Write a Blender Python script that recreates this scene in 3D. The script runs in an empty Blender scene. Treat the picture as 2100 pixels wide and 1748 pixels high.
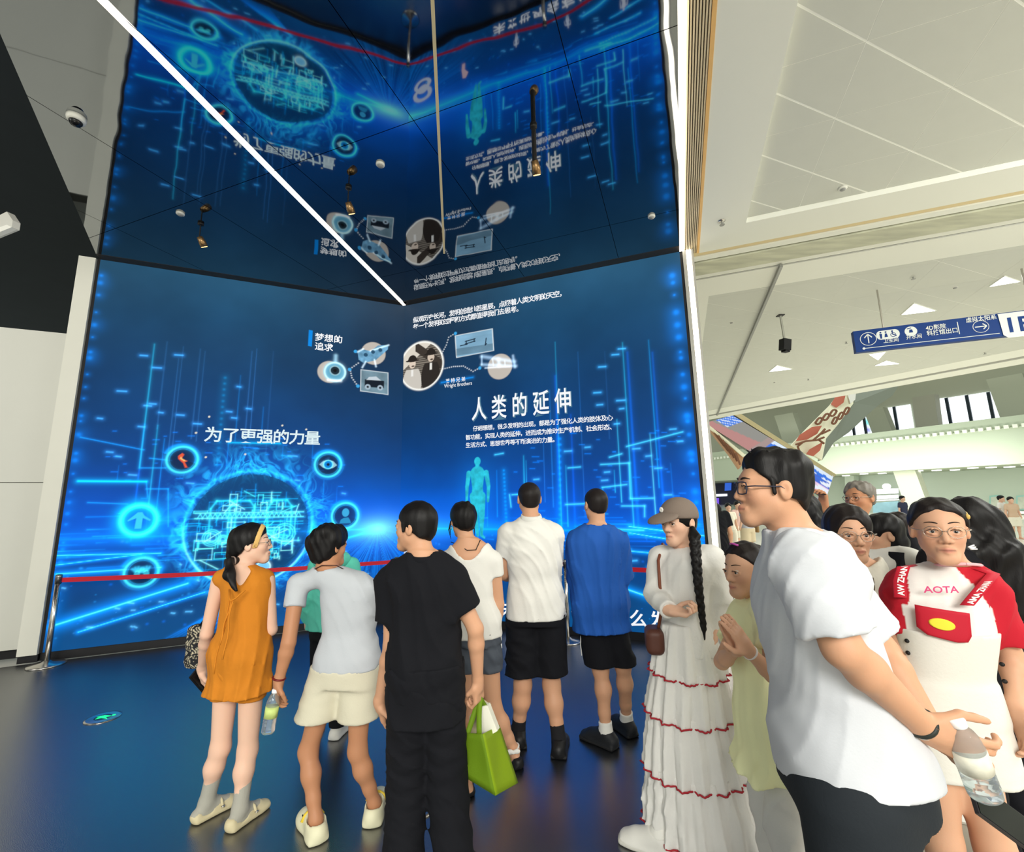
import bpy, math, random
import numpy as np
from mathutils import Vector, Matrix

# ------------------------------------------------------------------ camera, world, exposure, large lights
SC = bpy.context.scene
COL = SC.collection
HC = 1.62
FPX = 913.4
CR = np.array([0.99982789, 0.00310577, -0.0182908])
CU = np.array([0.01855261, -0.16737466, 0.98571879])
CF = np.array([0.0, 0.98588847, 0.16740347])
CO = np.array([0.0, 0.0, HC])

cam_data = bpy.data.cameras.new('camera')
cam_data.sensor_fit = 'HORIZONTAL'
cam_data.sensor_width = 36.0
cam_data.lens = 36.0 * FPX / 2100.0
cam_data.clip_start = 0.05
cam_data.clip_end = 400
cam = bpy.data.objects.new('camera', cam_data)
COL.objects.link(cam)
cam.matrix_world = Matrix(((CR[0], CU[0], -CF[0], CO[0]), (CR[1], CU[1], -CF[1], CO[1]), (CR[2], CU[2], -CF[2], CO[2]), (0, 0, 0, 1)))
SC.camera = cam

world = bpy.data.worlds.new('hall_light')
SC.world = world
world.use_nodes = True
world.node_tree.nodes['Background'].inputs[0].default_value = (0.93, 1.0, 0.90, 1)
world.node_tree.nodes['Background'].inputs[1].default_value = 1.0

SC.view_settings.view_transform = 'Standard'
SC.view_settings.look = 'None'
SC.view_settings.exposure = 0.0
SC.view_settings.gamma = 1.0
SC.view_settings.use_curve_mapping = False


def area_light(name, loc, target, size, size_y, power, color):
    d = bpy.data.lights.new(name, 'AREA')
    d.shape = 'RECTANGLE'
    d.size, d.size_y, d.energy, d.color = size, size_y, power, color
    o = bpy.data.objects.new(name, d)
    COL.objects.link(o)
    o.location = loc
    v = Vector(target) - Vector(loc)
    o.rotation_euler = v.to_track_quat('-Z', 'Y').to_euler()
    return o


# ceiling lights of the bright hall: behind the viewer, over the right-hand hall, in the atrium
area_light('hall_light_behind', (1.2, -6.5, 5.4), (0.2, 3.0, 0.9), 6.0, 3.0, 1250, (1.0, 0.97, 0.90))
area_light('hall_light_right', (6.2, 2.2, 4.62), (4.0, 4.0, 0.0), 4.0, 4.0, 420, (1.0, 1.0, 0.95))
area_light('hall_light_far', (9.5, 11.0, 4.62), (9.0, 11.0, 0.0), 6.0, 6.0, 620, (1.0, 1.0, 0.95))
area_light('atrium_light', (26, 22, 17.0), (26, 26, 0), 22, 22, 700, (0.94, 1.0, 0.88))

area_light('hall_light_left', (-8.5, -1.5, 4.6), (-6.0, 5.2, 1.6), 3.0, 3.0, 105, (1.0, 0.97, 0.92))
area_light('balcony_light', (27.5, 34.0, 3.42), (31.5, 36.5, 0.6), 14.0, 3.0, 900, (0.97, 1.0, 0.94))


# ------------------------------------------------------------------ helpers
def lin(c):
    c = np.asarray(c, float)
    if c.max() > 1.001:
        c = c / 255.0
    return np.where(c <= 0.04045, c / 12.92, ((c + 0.055) / 1.055) ** 2.4)


def ray(x, y):
    return CF + (x - 1050.0) / FPX * CR - (y - 874.0) / FPX * CU


def onz(x, y, z):
    d = ray(x, y)
    return d * ((z - HC) / d[2]) + CO


def at(x, y, Y):
    d = ray(x, y)
    return d * (Y / d[1]) + CO


KS = 1.0588                     # plan scale of the booth and the hall ceiling
CEIL = 4.737
C0 = np.array([-1.5834, 6.3155]) * KS
DL = np.array([-0.91844, -0.39556])
DR = np.array([0.93741, -0.34823])
LENL, LENR, SCR0 = 3.586 * KS, 3.890 * KS, 0.09
R0 = C0 + DR * LENR
L0 = C0 + DL * LENL
EV = np.array([DR[1], -DR[0]])       # towards the viewer along the hall side
NL = np.array([DL[1], -DL[0]])
if NL[1] > 0:
    NL = -NL
NR = EV.copy()


def uvp(u, v, z):
    q = R0 + (DR * u + EV * v) * KS
    return (q[0], q[1], z)


def to_wall(x, y, d):
    n = np.array([d[1], -d[0], 0.0])
    r = ray(x, y)
    c = np.array([C0[0], C0[1], 0])
    t = (n @ (c - CO)) / (n @ r)
    q = r * t + CO
    return (q[:2] - C0) @ d, q[2]


def wl(x, y):
    return to_wall(x, y, DL)


def wr(x, y):
    return to_wall(x, y, DR)


MATS = {}


def mat(name, color=(200, 200, 200), rough=0.6, metal=0.0, spec=0.4, attr=None, bump=0.0, bscale=40.0, bstretch=(1, 1, 1),
        vary=0.0, vscale=8.0, emit=None, estr=0.0, alpha=1.0, trans=0.0, sheen=0.0, ior=1.45, sss=0.0):
    if name in MATS:
        return MATS[name]
    m = bpy.data.materials.new(name)
    m.use_nodes = True
    nt = m.node_tree
    b = nt.nodes['Principled BSDF']
    L = nt.links.new
    col = lin(color)
    b.inputs['Base Color'].default_value = (*col, 1)
    b.inputs['Roughness'].default_value = rough
    b.inputs['Metallic'].default_value = metal
    b.inputs['Specular IOR Level'].default_value = spec
    b.inputs['IOR'].default_value = ior
    b.inputs['Transmission Weight'].default_value = trans
    b.inputs['Alpha'].default_value = alpha
    if sheen:
        b.inputs['Sheen Weight'].default_value = sheen
    if sss:
        b.inputs['Subsurface Weight'].default_value = sss
        b.inputs['Subsurface Radius'].default_value = (0.012, 0.005, 0.003)
        b.inputs['Subsurface Scale'].default_value = 1.0
    src = None
    if attr:
        a = nt.nodes.new('ShaderNodeAttribute')
        a.attribute_name = attr
        src = a.outputs['Color']
        L(src, b.inputs['Base Color'])
    tc = None
    if bump or vary:
        tc = nt.nodes.new('ShaderNodeTexCoord')
        mp = nt.nodes.new('ShaderNodeMapping')
        mp.inputs['Scale'].default_value = bstretch
        L(tc.outputs['Object'], mp.inputs['Vector'])
    if bump:
        n = nt.nodes.new('ShaderNodeTexNoise')
        n.inputs['Scale'].default_value = bscale
        n.inputs['Detail'].default_value = 3
        L(mp.outputs[0], n.inputs['Vector'])
        bp = nt.nodes.new('ShaderNodeBump')
        bp.inputs['Strength'].default_value = min(1.0, bump)
        bp.inputs['Distance'].default_value = 0.0025
        L(n.outputs['Fac'], bp.inputs['Height'])
        L(bp.outputs[0], b.inputs['Normal'])
    if vary:
        n2 = nt.nodes.new('ShaderNodeTexNoise')
        n2.inputs['Scale'].default_value = vscale
        n2.inputs['Detail'].default_value = 4
        L(mp.outputs[0], n2.inputs['Vector'])
        mr = nt.nodes.new('ShaderNodeMapRange')
        mr.inputs['To Min'].default_value = 1 - vary
        mr.inputs['To Max'].default_value = 1 + vary
        L(n2.outputs['Fac'], mr.inputs['Value'])
        hs = nt.nodes.new('ShaderNodeHueSaturation')
        L(mr.outputs[0], hs.inputs['Value'])
        if src is not None:
            L(src, hs.inputs['Color'])
        else:
            hs.inputs['Color'].default_value = (*col, 1)
        L(hs.outputs[0], b.inputs['Base Color'])
    if emit is not None:
        b.inputs['Emission Color'].default_value = (*lin(emit), 1)
        b.inputs['Emission Strength'].default_value = estr
    MATS[name] = m
    return m


def emat(name, strength=1.0, attr='Col', base=(6, 8, 12), rough=0.35):
    """A lit display: the picture (an attribute on the mesh) is what it emits."""
    if name in MATS:
        return MATS[name]
    m = mat(name, base, rough, spec=0.3)
    nt = m.node_tree
    b = nt.nodes['Principled BSDF']
    a = nt.nodes.new('ShaderNodeAttribute')
    a.attribute_name = attr
    nt.links.new(a.outputs['Color'], b.inputs['Emission Color'])
    b.inputs['Emission Strength'].default_value = strength
    return m


def link(name, me, m=None, parent=None, smooth=False):
    o = bpy.data.objects.new(name, me)
    COL.objects.link(o)
    if m is not None and not me.materials:
        me.materials.append(m)
    if parent is not None:
        o.parent = parent
    if smooth:
        me.polygons.foreach_set('use_smooth', np.ones(len(me.polygons), bool))
    return o


def mesh(name, verts, faces, m=None, parent=None, smooth=False, col=None):
    me = bpy.data.meshes.new(name)
    me.from_pydata([tuple(map(float, v)) for v in verts], [], [tuple(f) for f in faces])
    me.update()
    if col is not None:
        setcol(me, col)
    return link(name, me, m, parent, smooth)


def setcol(me, col):
    a = me.color_attributes.new('Col', 'FLOAT_COLOR', 'POINT')
    c = np.ones((len(me.vertices), 4), np.float32)
    c[:, :3] = col
    a.data.foreach_set('color', c.ravel())


def fastmesh(name, V, Q, m=None, parent=None, col=None, smooth=True):
    me = bpy.data.meshes.new(name)
    k = Q.shape[1]
    me.vertices.add(len(V))
    me.vertices.foreach_set('co', np.asarray(V, np.float32).ravel())
    me.loops.add(Q.size)
    me.loops.foreach_set('vertex_index', Q.astype(np.int32).ravel())
    me.polygons.add(len(Q))
    me.polygons.foreach_set('loop_start', np.arange(0, Q.size, k, dtype=np.int32))
    me.update(calc_edges=True)
    if col is not None:
        setcol(me, col)
    return link(name, me, m, parent, smooth)


def tag(o, label=None, cat=None, group=None, kind=None):
    if label:
        o['label'] = label
    if cat:
        o['category'] = cat
    if group:
        o['group'] = group
    if kind:
        o['kind'] = kind
    return o


def empty(name, loc=(0, 0, 0), rz=0.0):
    o = bpy.data.objects.new(name, None)
    o.empty_display_size = 0.1
    COL.objects.link(o)
    o.location = loc
    o.rotation_euler = (0, 0, rz)
    return o


class MB:
    """collects simple solids, links them as one mesh"""

    def __init__(s):
        s.v, s.f = [], []

    def add(s, vs, fs):
        n = len(s.v)
        s.v += [tuple(map(float, v)) for v in vs]
        s.f += [tuple(i + n for i in f) for f in fs]
        return s

    def box(s, x0, x1, y0, y1, z0, z1):
        vs = [(x, y, z) for z in (z0, z1) for y in (y0, y1) for x in (x0, x1)]
        return s.add(vs, [(0, 2, 3, 1), (4, 5, 7, 6), (0, 1, 5, 4), (2, 6, 7, 3), (0, 4, 6, 2), (1, 3, 7, 5)])

    def obox(s, o, ex, ey, ez, x0, x1, y0, y1, z0, z1):
        o, ex, ey, ez = map(lambda q: np.asarray(q, float), (o, ex, ey, ez))
        vs = [o + ex * x + ey * y + ez * z for z in (z0, z1) for y in (y0, y1) for x in (x0, x1)]
        fs = [(0, 2, 3, 1), (4, 5, 7, 6), (0, 1, 5, 4), (2, 6, 7, 3), (0, 4, 6, 2), (1, 3, 7, 5)]
        if np.dot(np.cross(ex, ey), ez) < 0:
            fs = [f[::-1] for f in fs]
        return s.add(vs, fs)

    def prism(s, poly, d):
        """polygon (3-D points) pushed along vector d"""
        d = np.asarray(d, float)
        a = [np.asarray(q, float) for q in poly]
        n = len(a)
        nrm = np.cross(a[1] - a[0], a[2] - a[0])
        if nrm @ d > 0:
            a = a[::-1]
        vs = a + [q + d for q in a]
        fs = [tuple(range(n)), tuple(range(2 * n - 1, n - 1, -1))]
        for i in range(n):
            j = (i + 1) % n
            fs.append((i, i + n, j + n, j))
        return s.add(vs, fs)

    def tube(s, pts, r, n=10, caps=True):
        pts = [np.asarray(q, float) for q in pts]
        rs = r if hasattr(r, '__len__') else [r] * len(pts)
        base = []
        up = np.array([0.0, 0, 1])
        prev = None
        for i, q in enumerate(pts):
            t = pts[min(i + 1, len(pts) - 1)] - pts[max(i - 1, 0)]
            t = t / (np.linalg.norm(t) + 1e-9)
            if prev is None:
                a = np.cross(t, up)
                if np.linalg.norm(a) < 0.2:
                    a = np.cross(t, np.array([1.0, 0, 0]))
            else:
                a = prev - t * (prev @ t)
            a = a / np.linalg.norm(a)
            prev = a
            b = np.cross(t, a)
            base.append([q + rs[i] * (a * math.cos(k * 2 * math.pi / n) + b * math.sin(k * 2 * math.pi / n)) for k in range(n)])
        vs = [v for ring in base for v in ring]
        fs = []
        for i in range(len(pts) - 1):
            for k in range(n):
                k2 = (k + 1) % n
                fs.append((i * n + k, i * n + k2, (i + 1) * n + k2, (i + 1) * n + k))
        if caps:
            fs.append(tuple(range(n))[::-1])
            fs.append(tuple((len(pts) - 1) * n + k for k in range(n)))
        return s.add(vs, fs)

    def lathe(s, prof, c=(0, 0, 0), n=24):
        vs, fs = [], []
        for r, z in prof:
            for k in range(n):
                a = 2 * math.pi * k / n
                vs.append((c[0] + r * math.cos(a), c[1] + r * math.sin(a), c[2] + z))
        for i in range(len(prof) - 1):
            for k in range(n):
                k2 = (k + 1) % n
                fs.append((i * n + k, i * n + k2, (i + 1) * n + k2, (i + 1) * n + k))
        fs.append(tuple(range(n))[::-1])
        fs.append(tuple((len(prof) - 1) * n + k for k in range(n)))
        return s.add(vs, fs)

    def build(s, name, m, parent=None, smooth=False):
        return mesh(name, s.v, s.f, m, parent, smooth)


DG = [None]


def text_mesh(name, body, size, o, ex, ey, m, parent, sx=1.0, bold=0.0, spacing=1.0, depth=0.0, center=False):
    """lettering laid on a surface: o = left end of the baseline, ex / ey = its directions"""
    c = bpy.data.curves.new(name, 'FONT')
    c.body = body
    c.size = 1.0
    c.offset = bold
    c.space_character = spacing
    c.extrude = depth
    c.resolution_u = 3
    if center:
        c.align_x = 'CENTER'
    t = bpy.data.objects.new(name + '_src', c)
    COL.objects.link(t)
    dg = bpy.context.evaluated_depsgraph_get()
    me = bpy.data.meshes.new_from_object(t.evaluated_get(dg))
    bpy.data.objects.remove(t)
    bpy.data.curves.remove(c)
    n = len(me.vertices)
    co = np.zeros(n * 3, np.float32)
    me.vertices.foreach_get('co', co)
    co = co.reshape(-1, 3)
    o, ex, ey = (np.asarray(q, float) for q in (o, ex, ey))
    ez = np.cross(ex, ey)
    P = o + np.outer(co[:, 0] * size * sx, ex) + np.outer(co[:, 1] * size, ey) + np.outer(co[:, 2] * size, ez)
    me.vertices.foreach_set('co', P.astype(np.float32).ravel())
    me.update()
    me.materials.clear()
    return link(name, me, m, parent)


# smooth value noise for painting and for cloth
_RN = np.random.RandomState(7)
_LAT = _RN.rand(64, 64)


def vnoise(x, y):
    xi, yi = np.floor(x).astype(int), np.floor(y).astype(int)
    fx, fy = x - xi, y - yi
    fx, fy = fx * fx * (3 - 2 * fx), fy * fy * (3 - 2 * fy)
    a = _LAT[xi % 64, yi % 64]
    b = _LAT[(xi + 1) % 64, yi % 64]
    c = _LAT[xi % 64, (yi + 1) % 64]
    d = _LAT[(xi + 1) % 64, (yi + 1) % 64]
    return (a * (1 - fx) + b * fx) * (1 - fy) + (c * (1 - fx) + d * fx) * fy


def fbm(x, y, n=4):
    s, a, t = 0, 1.0, 0
    for i in range(n):
        s = s + a * vnoise(x * 2 ** i + 13.7 * i, y * 2 ** i + 5.1 * i)
        t += a
        a *= 0.5
    return s / t


# ------------------------------------------------------------------ the setting
M_white = mat('white_panel', (218, 216, 204), 0.45, vary=0.03, vscale=3)
M_ceilw = mat('ceiling_white', (236, 236, 226), 0.7)
M_tile = mat('ceiling_tile', (208, 209, 200), 0.7, vary=0.02, vscale=6)
M_tee = mat('tee_bar', (248, 248, 240), 0.6)
M_dark = mat('dark_void', (38, 44, 48), 0.9, vary=0.15, vscale=2)
M_black = mat('black_matte', (14, 14, 16), 0.55)
M_grey = mat('grey_metal', (150, 150, 146), 0.4, metal=0.6)
M_steel = mat('brushed_steel', (196, 192, 186), 0.22, metal=1.0)
M_strip = mat('led_strip', (255, 250, 240), 0.5, emit=(255, 244, 226), estr=5.0)
M_lightpanel = mat('light_panel', (255, 255, 255), 0.5, emit=(244, 246, 255), estr=3.2)
M_wood = mat('warm_trim', (240, 190, 118), 0.45, vary=0.06, vscale=12, bstretch=(1, 1, 6))
M_slat = mat('louver_slat', (226, 208, 172), 0.5)
M_skirt = mat('dark_skirting', (20, 19, 22), 0.5)


def mirror_material():
    m = bpy.data.materials.new('black_mirror')
    m.use_nodes = True
    nt = m.node_tree
    b = nt.nodes['Principled BSDF']
    b.inputs['Base Color'].default_value = (0.31, 0.325, 0.335, 1)
    b.inputs['Metallic'].default_value = 1.0
    b.inputs['Roughness'].default_value = 0.03
    tc = nt.nodes.new('ShaderNodeTexCoord')
    n = nt.nodes.new('ShaderNodeTexNoise')
    n.inputs['Scale'].default_value = 1.4
    n.inputs['Detail'].default_value = 2.0
    nt.links.new(tc.outputs['Object'], n.inputs['Vector'])
    bp = nt.nodes.new('ShaderNodeBump')
    bp.inputs['Strength'].default_value = 0.075
    bp.inputs['Distance'].default_value = 0.05
    nt.links.new(n.outputs['Fac'], bp.inputs['Height'])
    nt.links.new(bp.outputs[0], b.inputs['Normal'])
    return m


M_mirror = mirror_material()


def floor_material():
    m = mat('black_floor', (15, 17, 21), 0.27, spec=0.5, ior=3.3)
    nt = m.node_tree
    b = nt.nodes['Principled BSDF']
    tc = nt.nodes.new('ShaderNodeTexCoord')
    n = nt.nodes.new('ShaderNodeTexNoise')
    n.inputs['Scale'].default_value = 260
    n.inputs['Detail'].default_value = 2
    nt.links.new(tc.outputs['Object'], n.inputs['Vector'])
    bp = nt.nodes.new('ShaderNodeBump')
    bp.inputs['Strength'].default_value = 0.25
    bp.inputs['Distance'].default_value = 0.003
    nt.links.new(n.outputs['Fac'], bp.inputs['Height'])
    nt.links.new(bp.outputs[0], b.inputs['Normal'])
    return m


M_floor = floor_material()


def poly3(pts, z):
    return [(q[0], q[1], z) for q in pts]


def struct(name, mb, m, parent=None):
    o = mb.build(name, m, parent)
    if parent is None:
        o['kind'] = 'structure'
    return o


def clip(poly, a, b):
    """keep the part of the polygon left of a->b"""
    out = []
    n = len(poly)
    s = lambda q: (b[0] - a[0]) * (q[1] - a[1]) - (b[1] - a[1]) * (q[0] - a[0])
    for i in range(n):
        p, q = poly[i], poly[(i + 1) % n]
        sp, sq = s(p), s(q)
        if sp >= 0:
            out.append(p)
        if sp * sq < 0:
            t = sp / (sp - sq)
            out.append((p[0] + (q[0] - p[0]) * t, p[1] + (q[1] - p[1]) * t))
    return out


def area2(poly):
    return 0.5 * sum(poly[i][0] * poly[(i + 1) % len(poly)][1] - poly[(i + 1) % len(poly)][0] * poly[i][1] for i in range(len(poly)))


def ccw(poly):
    return poly if area2(poly) > 0 else poly[::-1]


# floors: black exhibition floor, pale hall floor around it
P = lambda u, v: tuple(R0 + (DR * u + EV * v) * KS)
fl = ccw([tuple(L0 + DL * 0.2 + NL * 0.05), tuple(C0), tuple(R0), P(0.42, 0.0), P(0.42, 9.0), (-9.0, -3.0), tuple(L0 + DL * 3.5 + NL * 0.35)])
struct('floor', MB().prism(poly3(fl, 0.0), (0, 0, -0.06)), M_floor)
m = mat('hall_floor', (222, 218, 206), 0.25, vary=0.04, vscale=1.2)
struct('floor.001', MB().box(-14, 75, -8, 80, -0.2, -0.06001), m)
hall = ccw([P(0.421, 9.0), P(0.421, -45), (70, -6), (70, -8), (10, -8)])
# hall floor tiles near enough to tell apart
hf = struct('floor.002', MB().prism(poly3(ccw([P(0.425, 8), P(0.425, -70), P(60, -70), P(60, 8)]), -0.012), (0, 0, -0.045)), mat('tile_joint', (170, 160, 145), 0.7))
tile_me = {}
for i in range(7):
    for j in range(-9, 3):
        u, v = 0.43 + i * 0.8, j * 0.8
        mbx = MB()
        mbx.obox((0, 0, 0), (*DR, 0), (*EV, 0), (0, 0, 1), 0.003, 0.844, 0.003, 0.844, -0.01, 0.0)
        if 'm' not in tile_me:
            o = mbx.build('floor_tile', m, hf)
            tile_me['m'] = o.data
        else:
            o = link('floor_tile', tile_me['m'], None, hf)
        o.location = uvp(u, v, 0.0)
struct('floor.003', MB().prism(poly3(ccw([P(0.425, -7.2), P(0.425, -70), P(60, -70), P(60, -7.2)]), 0.0), (0, 0, -0.01)), m)
struct('floor.004', MB().prism(poly3(ccw([P(6.03, -7.2), P(60, -7.2), P(60, 8), P(6.03, 8)]), 0.0), (0, 0, -0.01)), m)

# mirror ceiling over the black floor: glossy panels with open joints under a dark slab
LDIR = np.array([0.56, -0.83])
LDIR = LDIR / np.linalg.norm(LDIR)
outer = ccw([tuple(L0 + DL * 0.02), tuple(C0), tuple(R0), tuple(R0 + EV * 6.2), tuple(L0 + LDIR * 6.4)])
ceil = struct('ceiling', MB().prism(poly3(outer, CEIL + 0.012), (0, 0, 0.25)), mat('ceiling_joint', (16, 16, 16), 0.8))
inner = ccw([tuple(L0 + DL * 0.02 + NL * 0.02), tuple(C0 + (NL + NR) * 0.075), tuple(R0 + EV * 0.14), tuple(R0 + EV * 6.2), tuple(L0 + LDIR * 6.4)])
inner = clip(inner, tuple(C0 + NL * 0.14), tuple(L0 + DL + NL * 0.14)) if area2([tuple(C0 + NL * 0.14), tuple(L0 + DL + NL * 0.14), (0, 0)]) > 0 else clip(inner, tuple(L0 + DL + NL * 0.14), tuple(C0 + NL * 0.14))
ga, gb = DR, EV
k = 0
for i in range(-6, 3):
    for j in range(-2, 5):
        q = [R0 + ga * (i * 1.30 - 0.75 + a) + gb * (j * 2.05 + 0.9 + b) for a, b in ((0.003, 0.003), (1.297, 0.003), (1.297, 2.047), (0.003, 2.047))]
        q = ccw([tuple(w) for w in q])
        for e in range(len(inner)):
            if q:
                q = clip(q, inner[e], inner[(e + 1) % len(inner)])
        if len(q) >= 3 and abs(area2(q)) > 0.01:
            MB().prism(poly3(ccw(q), CEIL), (0, 0, 0.012)).build('ceiling_panel', M_mirror, ceil)
# dull brown soffit band along the top of both screens
M_soff = mat('soffit_band', (62, 56, 50), 0.5)
for d, nn, ln, nm in ((DL, NL, LENL, 'trim_1'), (DR, NR, LENR, 'trim_2')):
    a, b = C0, C0 + d * ln
    struct(nm, MB().prism(poly3(ccw([tuple(a), tuple(b), tuple(b + nn * 0.14), tuple(a + nn * 0.14)]), CEIL - 0.002), (0, 0, 0.012)), M_soff)
# glowing strip added in place of the warm streak in the mirror ceiling
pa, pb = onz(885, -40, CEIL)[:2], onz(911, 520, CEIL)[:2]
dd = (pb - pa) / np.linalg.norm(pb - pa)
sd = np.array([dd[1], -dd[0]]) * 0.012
tag(MB().prism(poly3(ccw([tuple(pa - sd - dd * 2), tuple(pb - sd), tuple(pb + sd), tuple(pa + sd - dd * 2)]), CEIL - 0.004), (0, 0, 0.003)).build('glowing_streak', mat('streak_glow', (120, 108, 80), 0.35, emit=(206, 190, 146), estr=0.42)),
    'dim warm streak of light added across the mirror ceiling above the right screen', 'light')

# dark open void beyond the mirror ceiling on the left
struct('ceiling.001', MB().box(-22, -1, -6, 16, 6.2, 6.4), M_dark)
struct('wall_void', MB().box(-22, 2.5, 15.8, 16, 3.0, 6.2), M_dark)
struct('wall_void.001', MB().box(-22, -21.8, -6, 16, 0, 6.2), M_dark)

# walls carrying the screens, frames at both ends, skirting
for d, nn, ln, nm in ((DL, NL, LENL, 'wall_left'), (DR, NR, LENR, 'wall_right')):
    mb = MB().obox((*C0, 0), (*d, 0), (*(-nn), 0), (0, 0, 1), -0.05, ln + 0.03, 0.035, 0.30, 0.0, CEIL + 0.2)
    struct(nm, mb, M_black)
    mb = MB().obox((*C0, 0), (*d, 0), (*(-nn), 0), (0, 0, 1), 0, ln, 0.0, 0.034, 0.0, SCR0 - 0.004)
    struct('baseboard_left' if nm == 'wall_left' else 'baseboard_right', mb, M_skirt)
struct('trim_4', MB().obox((*C0, 0), (*DL, 0), (*(-NL), 0), (0, 0, 1), LENL + 0.035, LENL + 0.20, -0.03, 0.35, 0.08, CEIL - 0.005), M_white)
struct('trim_5', MB().obox((*C0, 0), (*DL, 0), (*(-NL), 0), (0, 0, 1), LENL + 0.035, LENL + 0.20, 0.0, 0.34, 0.0, 0.08), M_skirt)
struct('trim_6', MB().obox((*C0, 0), (*DR, 0), (*(-NR), 0), (0, 0, 1), LENR + 0.033, LENR + 0.075, -0.02, 0.30, 0.0, CEIL - 0.005), mat('frame_grey', (176, 174, 166), 0.4))
struct('trim_7', MB().obox((*C0, 0), (*DR, 0), (*(-NR), 0), (0, 0, 1), LENR + 0.135, LENR + 0.16, -0.02, 0.30, 0.0, CEIL - 0.005), mat('frame_grey'))
tag(MB().obox((*C0, 0), (*DR, 0), (*(-NR), 0), (0, 0, 1), LENR + 0.077, LENR + 0.133, -0.012, 0.06, 0.15, CEIL - 0.006).build('led_strip_light', M_strip),
    'vertical white light strip up the right edge of the right screen', 'light')
# white side wall left of the left screen, set back, with its own panels
wl_o = struct('wall_side', MB().obox((*C0, 0), (*DL, 0), (*(-NL), 0), (0, 0, 1), LENL + 0.2, LENL + 7.0, 0.22, 0.42, 0.11, 3.78), mat('panel_joint', (120, 120, 112), 0.7))
M_wp = mat('wall_panel_white', (206, 205, 196), 0.4, vary=0.02, vscale=2)
for i in range(4):
    for z0, z1 in ((0.11, 1.935), (1.945, 3.78)):
        MB().obox((*C0, 0), (*DL, 0), (*(-NL), 0), (0, 0, 1), LENL + 0.202 + 1.7 * i, LENL + 0.202 + 1.7 * i + 1.694, 0.195, 0.22, z0, z1).build('wall_panel', M_wp, wl_o)
struct('baseboard_side', MB().obox((*C0, 0), (*DL, 0), (*(-NL), 0), (0, 0, 1), LENL + 0.2, LENL + 7.0, 0.28, 0.40, 0.0, 0.11), M_skirt)

# light strips in the mirror ceiling
pa, pb = C0 + (NL + NR) * 0.02, onz(210, 0, CEIL)[:2]
dd = (pb - pa) / np.linalg.norm(pb - pa)
sd = np.array([dd[1], -dd[0]]) * 0.02
pe = pa + dd * 5.6
s1 = ccw([tuple(pa - sd), tuple(pa + sd), tuple(pe + sd), tuple(pe - sd)])
tag(MB().prism(poly3(s1, CEIL - 0.014), (0, 0, 0.0132)).build('led_strip_light', M_strip), 'white light strip running diagonally across the mirror ceiling from the screen corner', 'light')
s2 = ccw([P(0.0, 0.02), P(0.05, 0.02), P(0.05, 6.2), P(0.0, 6.2)])
tag(MB().prism(poly3(s2, CEIL - 0.014), (0, 0, 0.0132)).build('led_strip_light', M_strip), 'white light strip along the edge of the mirror ceiling beside the slotted grille', 'light')

# ------------------------------------------------------------------ hall ceiling on the right
VE = lambda u, d=0.0: -12.94 + 0.737 * (u - 0.86) + d        # slanting front edge of the hall ceiling
hc = struct('ceiling.002', MB().prism(poly3(ccw([P(0.05, 9), P(0.05, VE(0.05)), P(16, VE(16)), P(16, 9)]), CEIL + 0.10), (0, 0, 0.35)), mat('ceiling_back', (150, 150, 140), 0.8))


def slab(name, u0, u1, v0, v1, m, parent=hc, z0=CEIL, z1=CEIL + 0.1):
    return MB().prism(poly3(ccw([P(u0, v0), P(u1, v0), P(u1, v1), P(u0, v1)]), z0), (0, 0, z1 - z0)).build(name, m, parent)


lv = tag(empty('slotted_air_grille', uvp(0.13, 3, CEIL)), 'long beige slotted air grille beside the light strip on the ceiling edge', 'air grille')


def slab_l(name, u0, u1, v0, v1, z0, z1, m):
    o = slab(name, u0, u1, v0, v1, m, None, z0, z1)
    o.parent = lv
    o.matrix_parent_inverse = Matrix.Translation(-Vector(lv.location))
    return o


slab_l('back_plate', 0.051, 0.20, -0.1, 8.5, CEIL + 0.06, CEIL + 0.07, M_black)
for i in range(8):
    slab_l('slat', 0.054 + i * 0.0182, 0.054 + i * 0.0182 + 0.0105, -0.1, 8.5, CEIL, CEIL + 0.05, M_slat)
slab_l('frame', 0.196, 0.2235, -0.12, 8.5, CEIL - 0.004, CEIL + 0.05, M_wood)
slab('ceiling_board', 0.224, 0.68, 0.33, 8.5, M_ceilw)
slab('ceiling_board', 0.224, 14, -0.13, 0.33, M_ceilw)
slab('cove', 0.06, 14, -0.22, -0.132, mat('cove_tan', (226, 206, 160), .6), z0=CEIL + 0.015)
slab('cove_board', 0.06, 14, -0.33, -0.222, M_ceilw)
slab('shadow_gap', 0.06, 14, -0.352, -0.332, M_black, z0=CEIL + 0.02)
slab('beam_face', 0.06, 14, -0.69, -0.354, mat('streaked_beam', (190, 190, 166), 0.4, vary=0.42, vscale=4, bstretch=(0.5, 2.5, 1)), z0=CEIL - 0.02)
slab('ceiling_board', 0.06, 14, -0.84, -0.692, M_ceilw, z0=CEIL + 0.01)
slab('shadow_gap', 0.06, 14, -0.865, -0.842, M_black, z0=CEIL + 0.02)
slab('ceiling_board', 0.06, 14, -1.45, -0.867, M_ceilw)
slab('ceiling_board', 0.06, 0.40, -11.6, -1.452, M_ceilw)


def slant(name, d0, d1, m, z0=CEIL, u0=0.06, u1=14.0, top=None):
    q = [P(u0, VE(u0, d0)), P(u1, VE(u1, d0))] + ([P(u1, VE(u1, d1)), P(u0, VE(u0, d1))] if top is None else [P(u1, top), P(u0, top)])
    return MB().prism(poly3(ccw(q), z0), (0, 0, CEIL + 0.0999 - z0)).build(name, m, hc)


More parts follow.
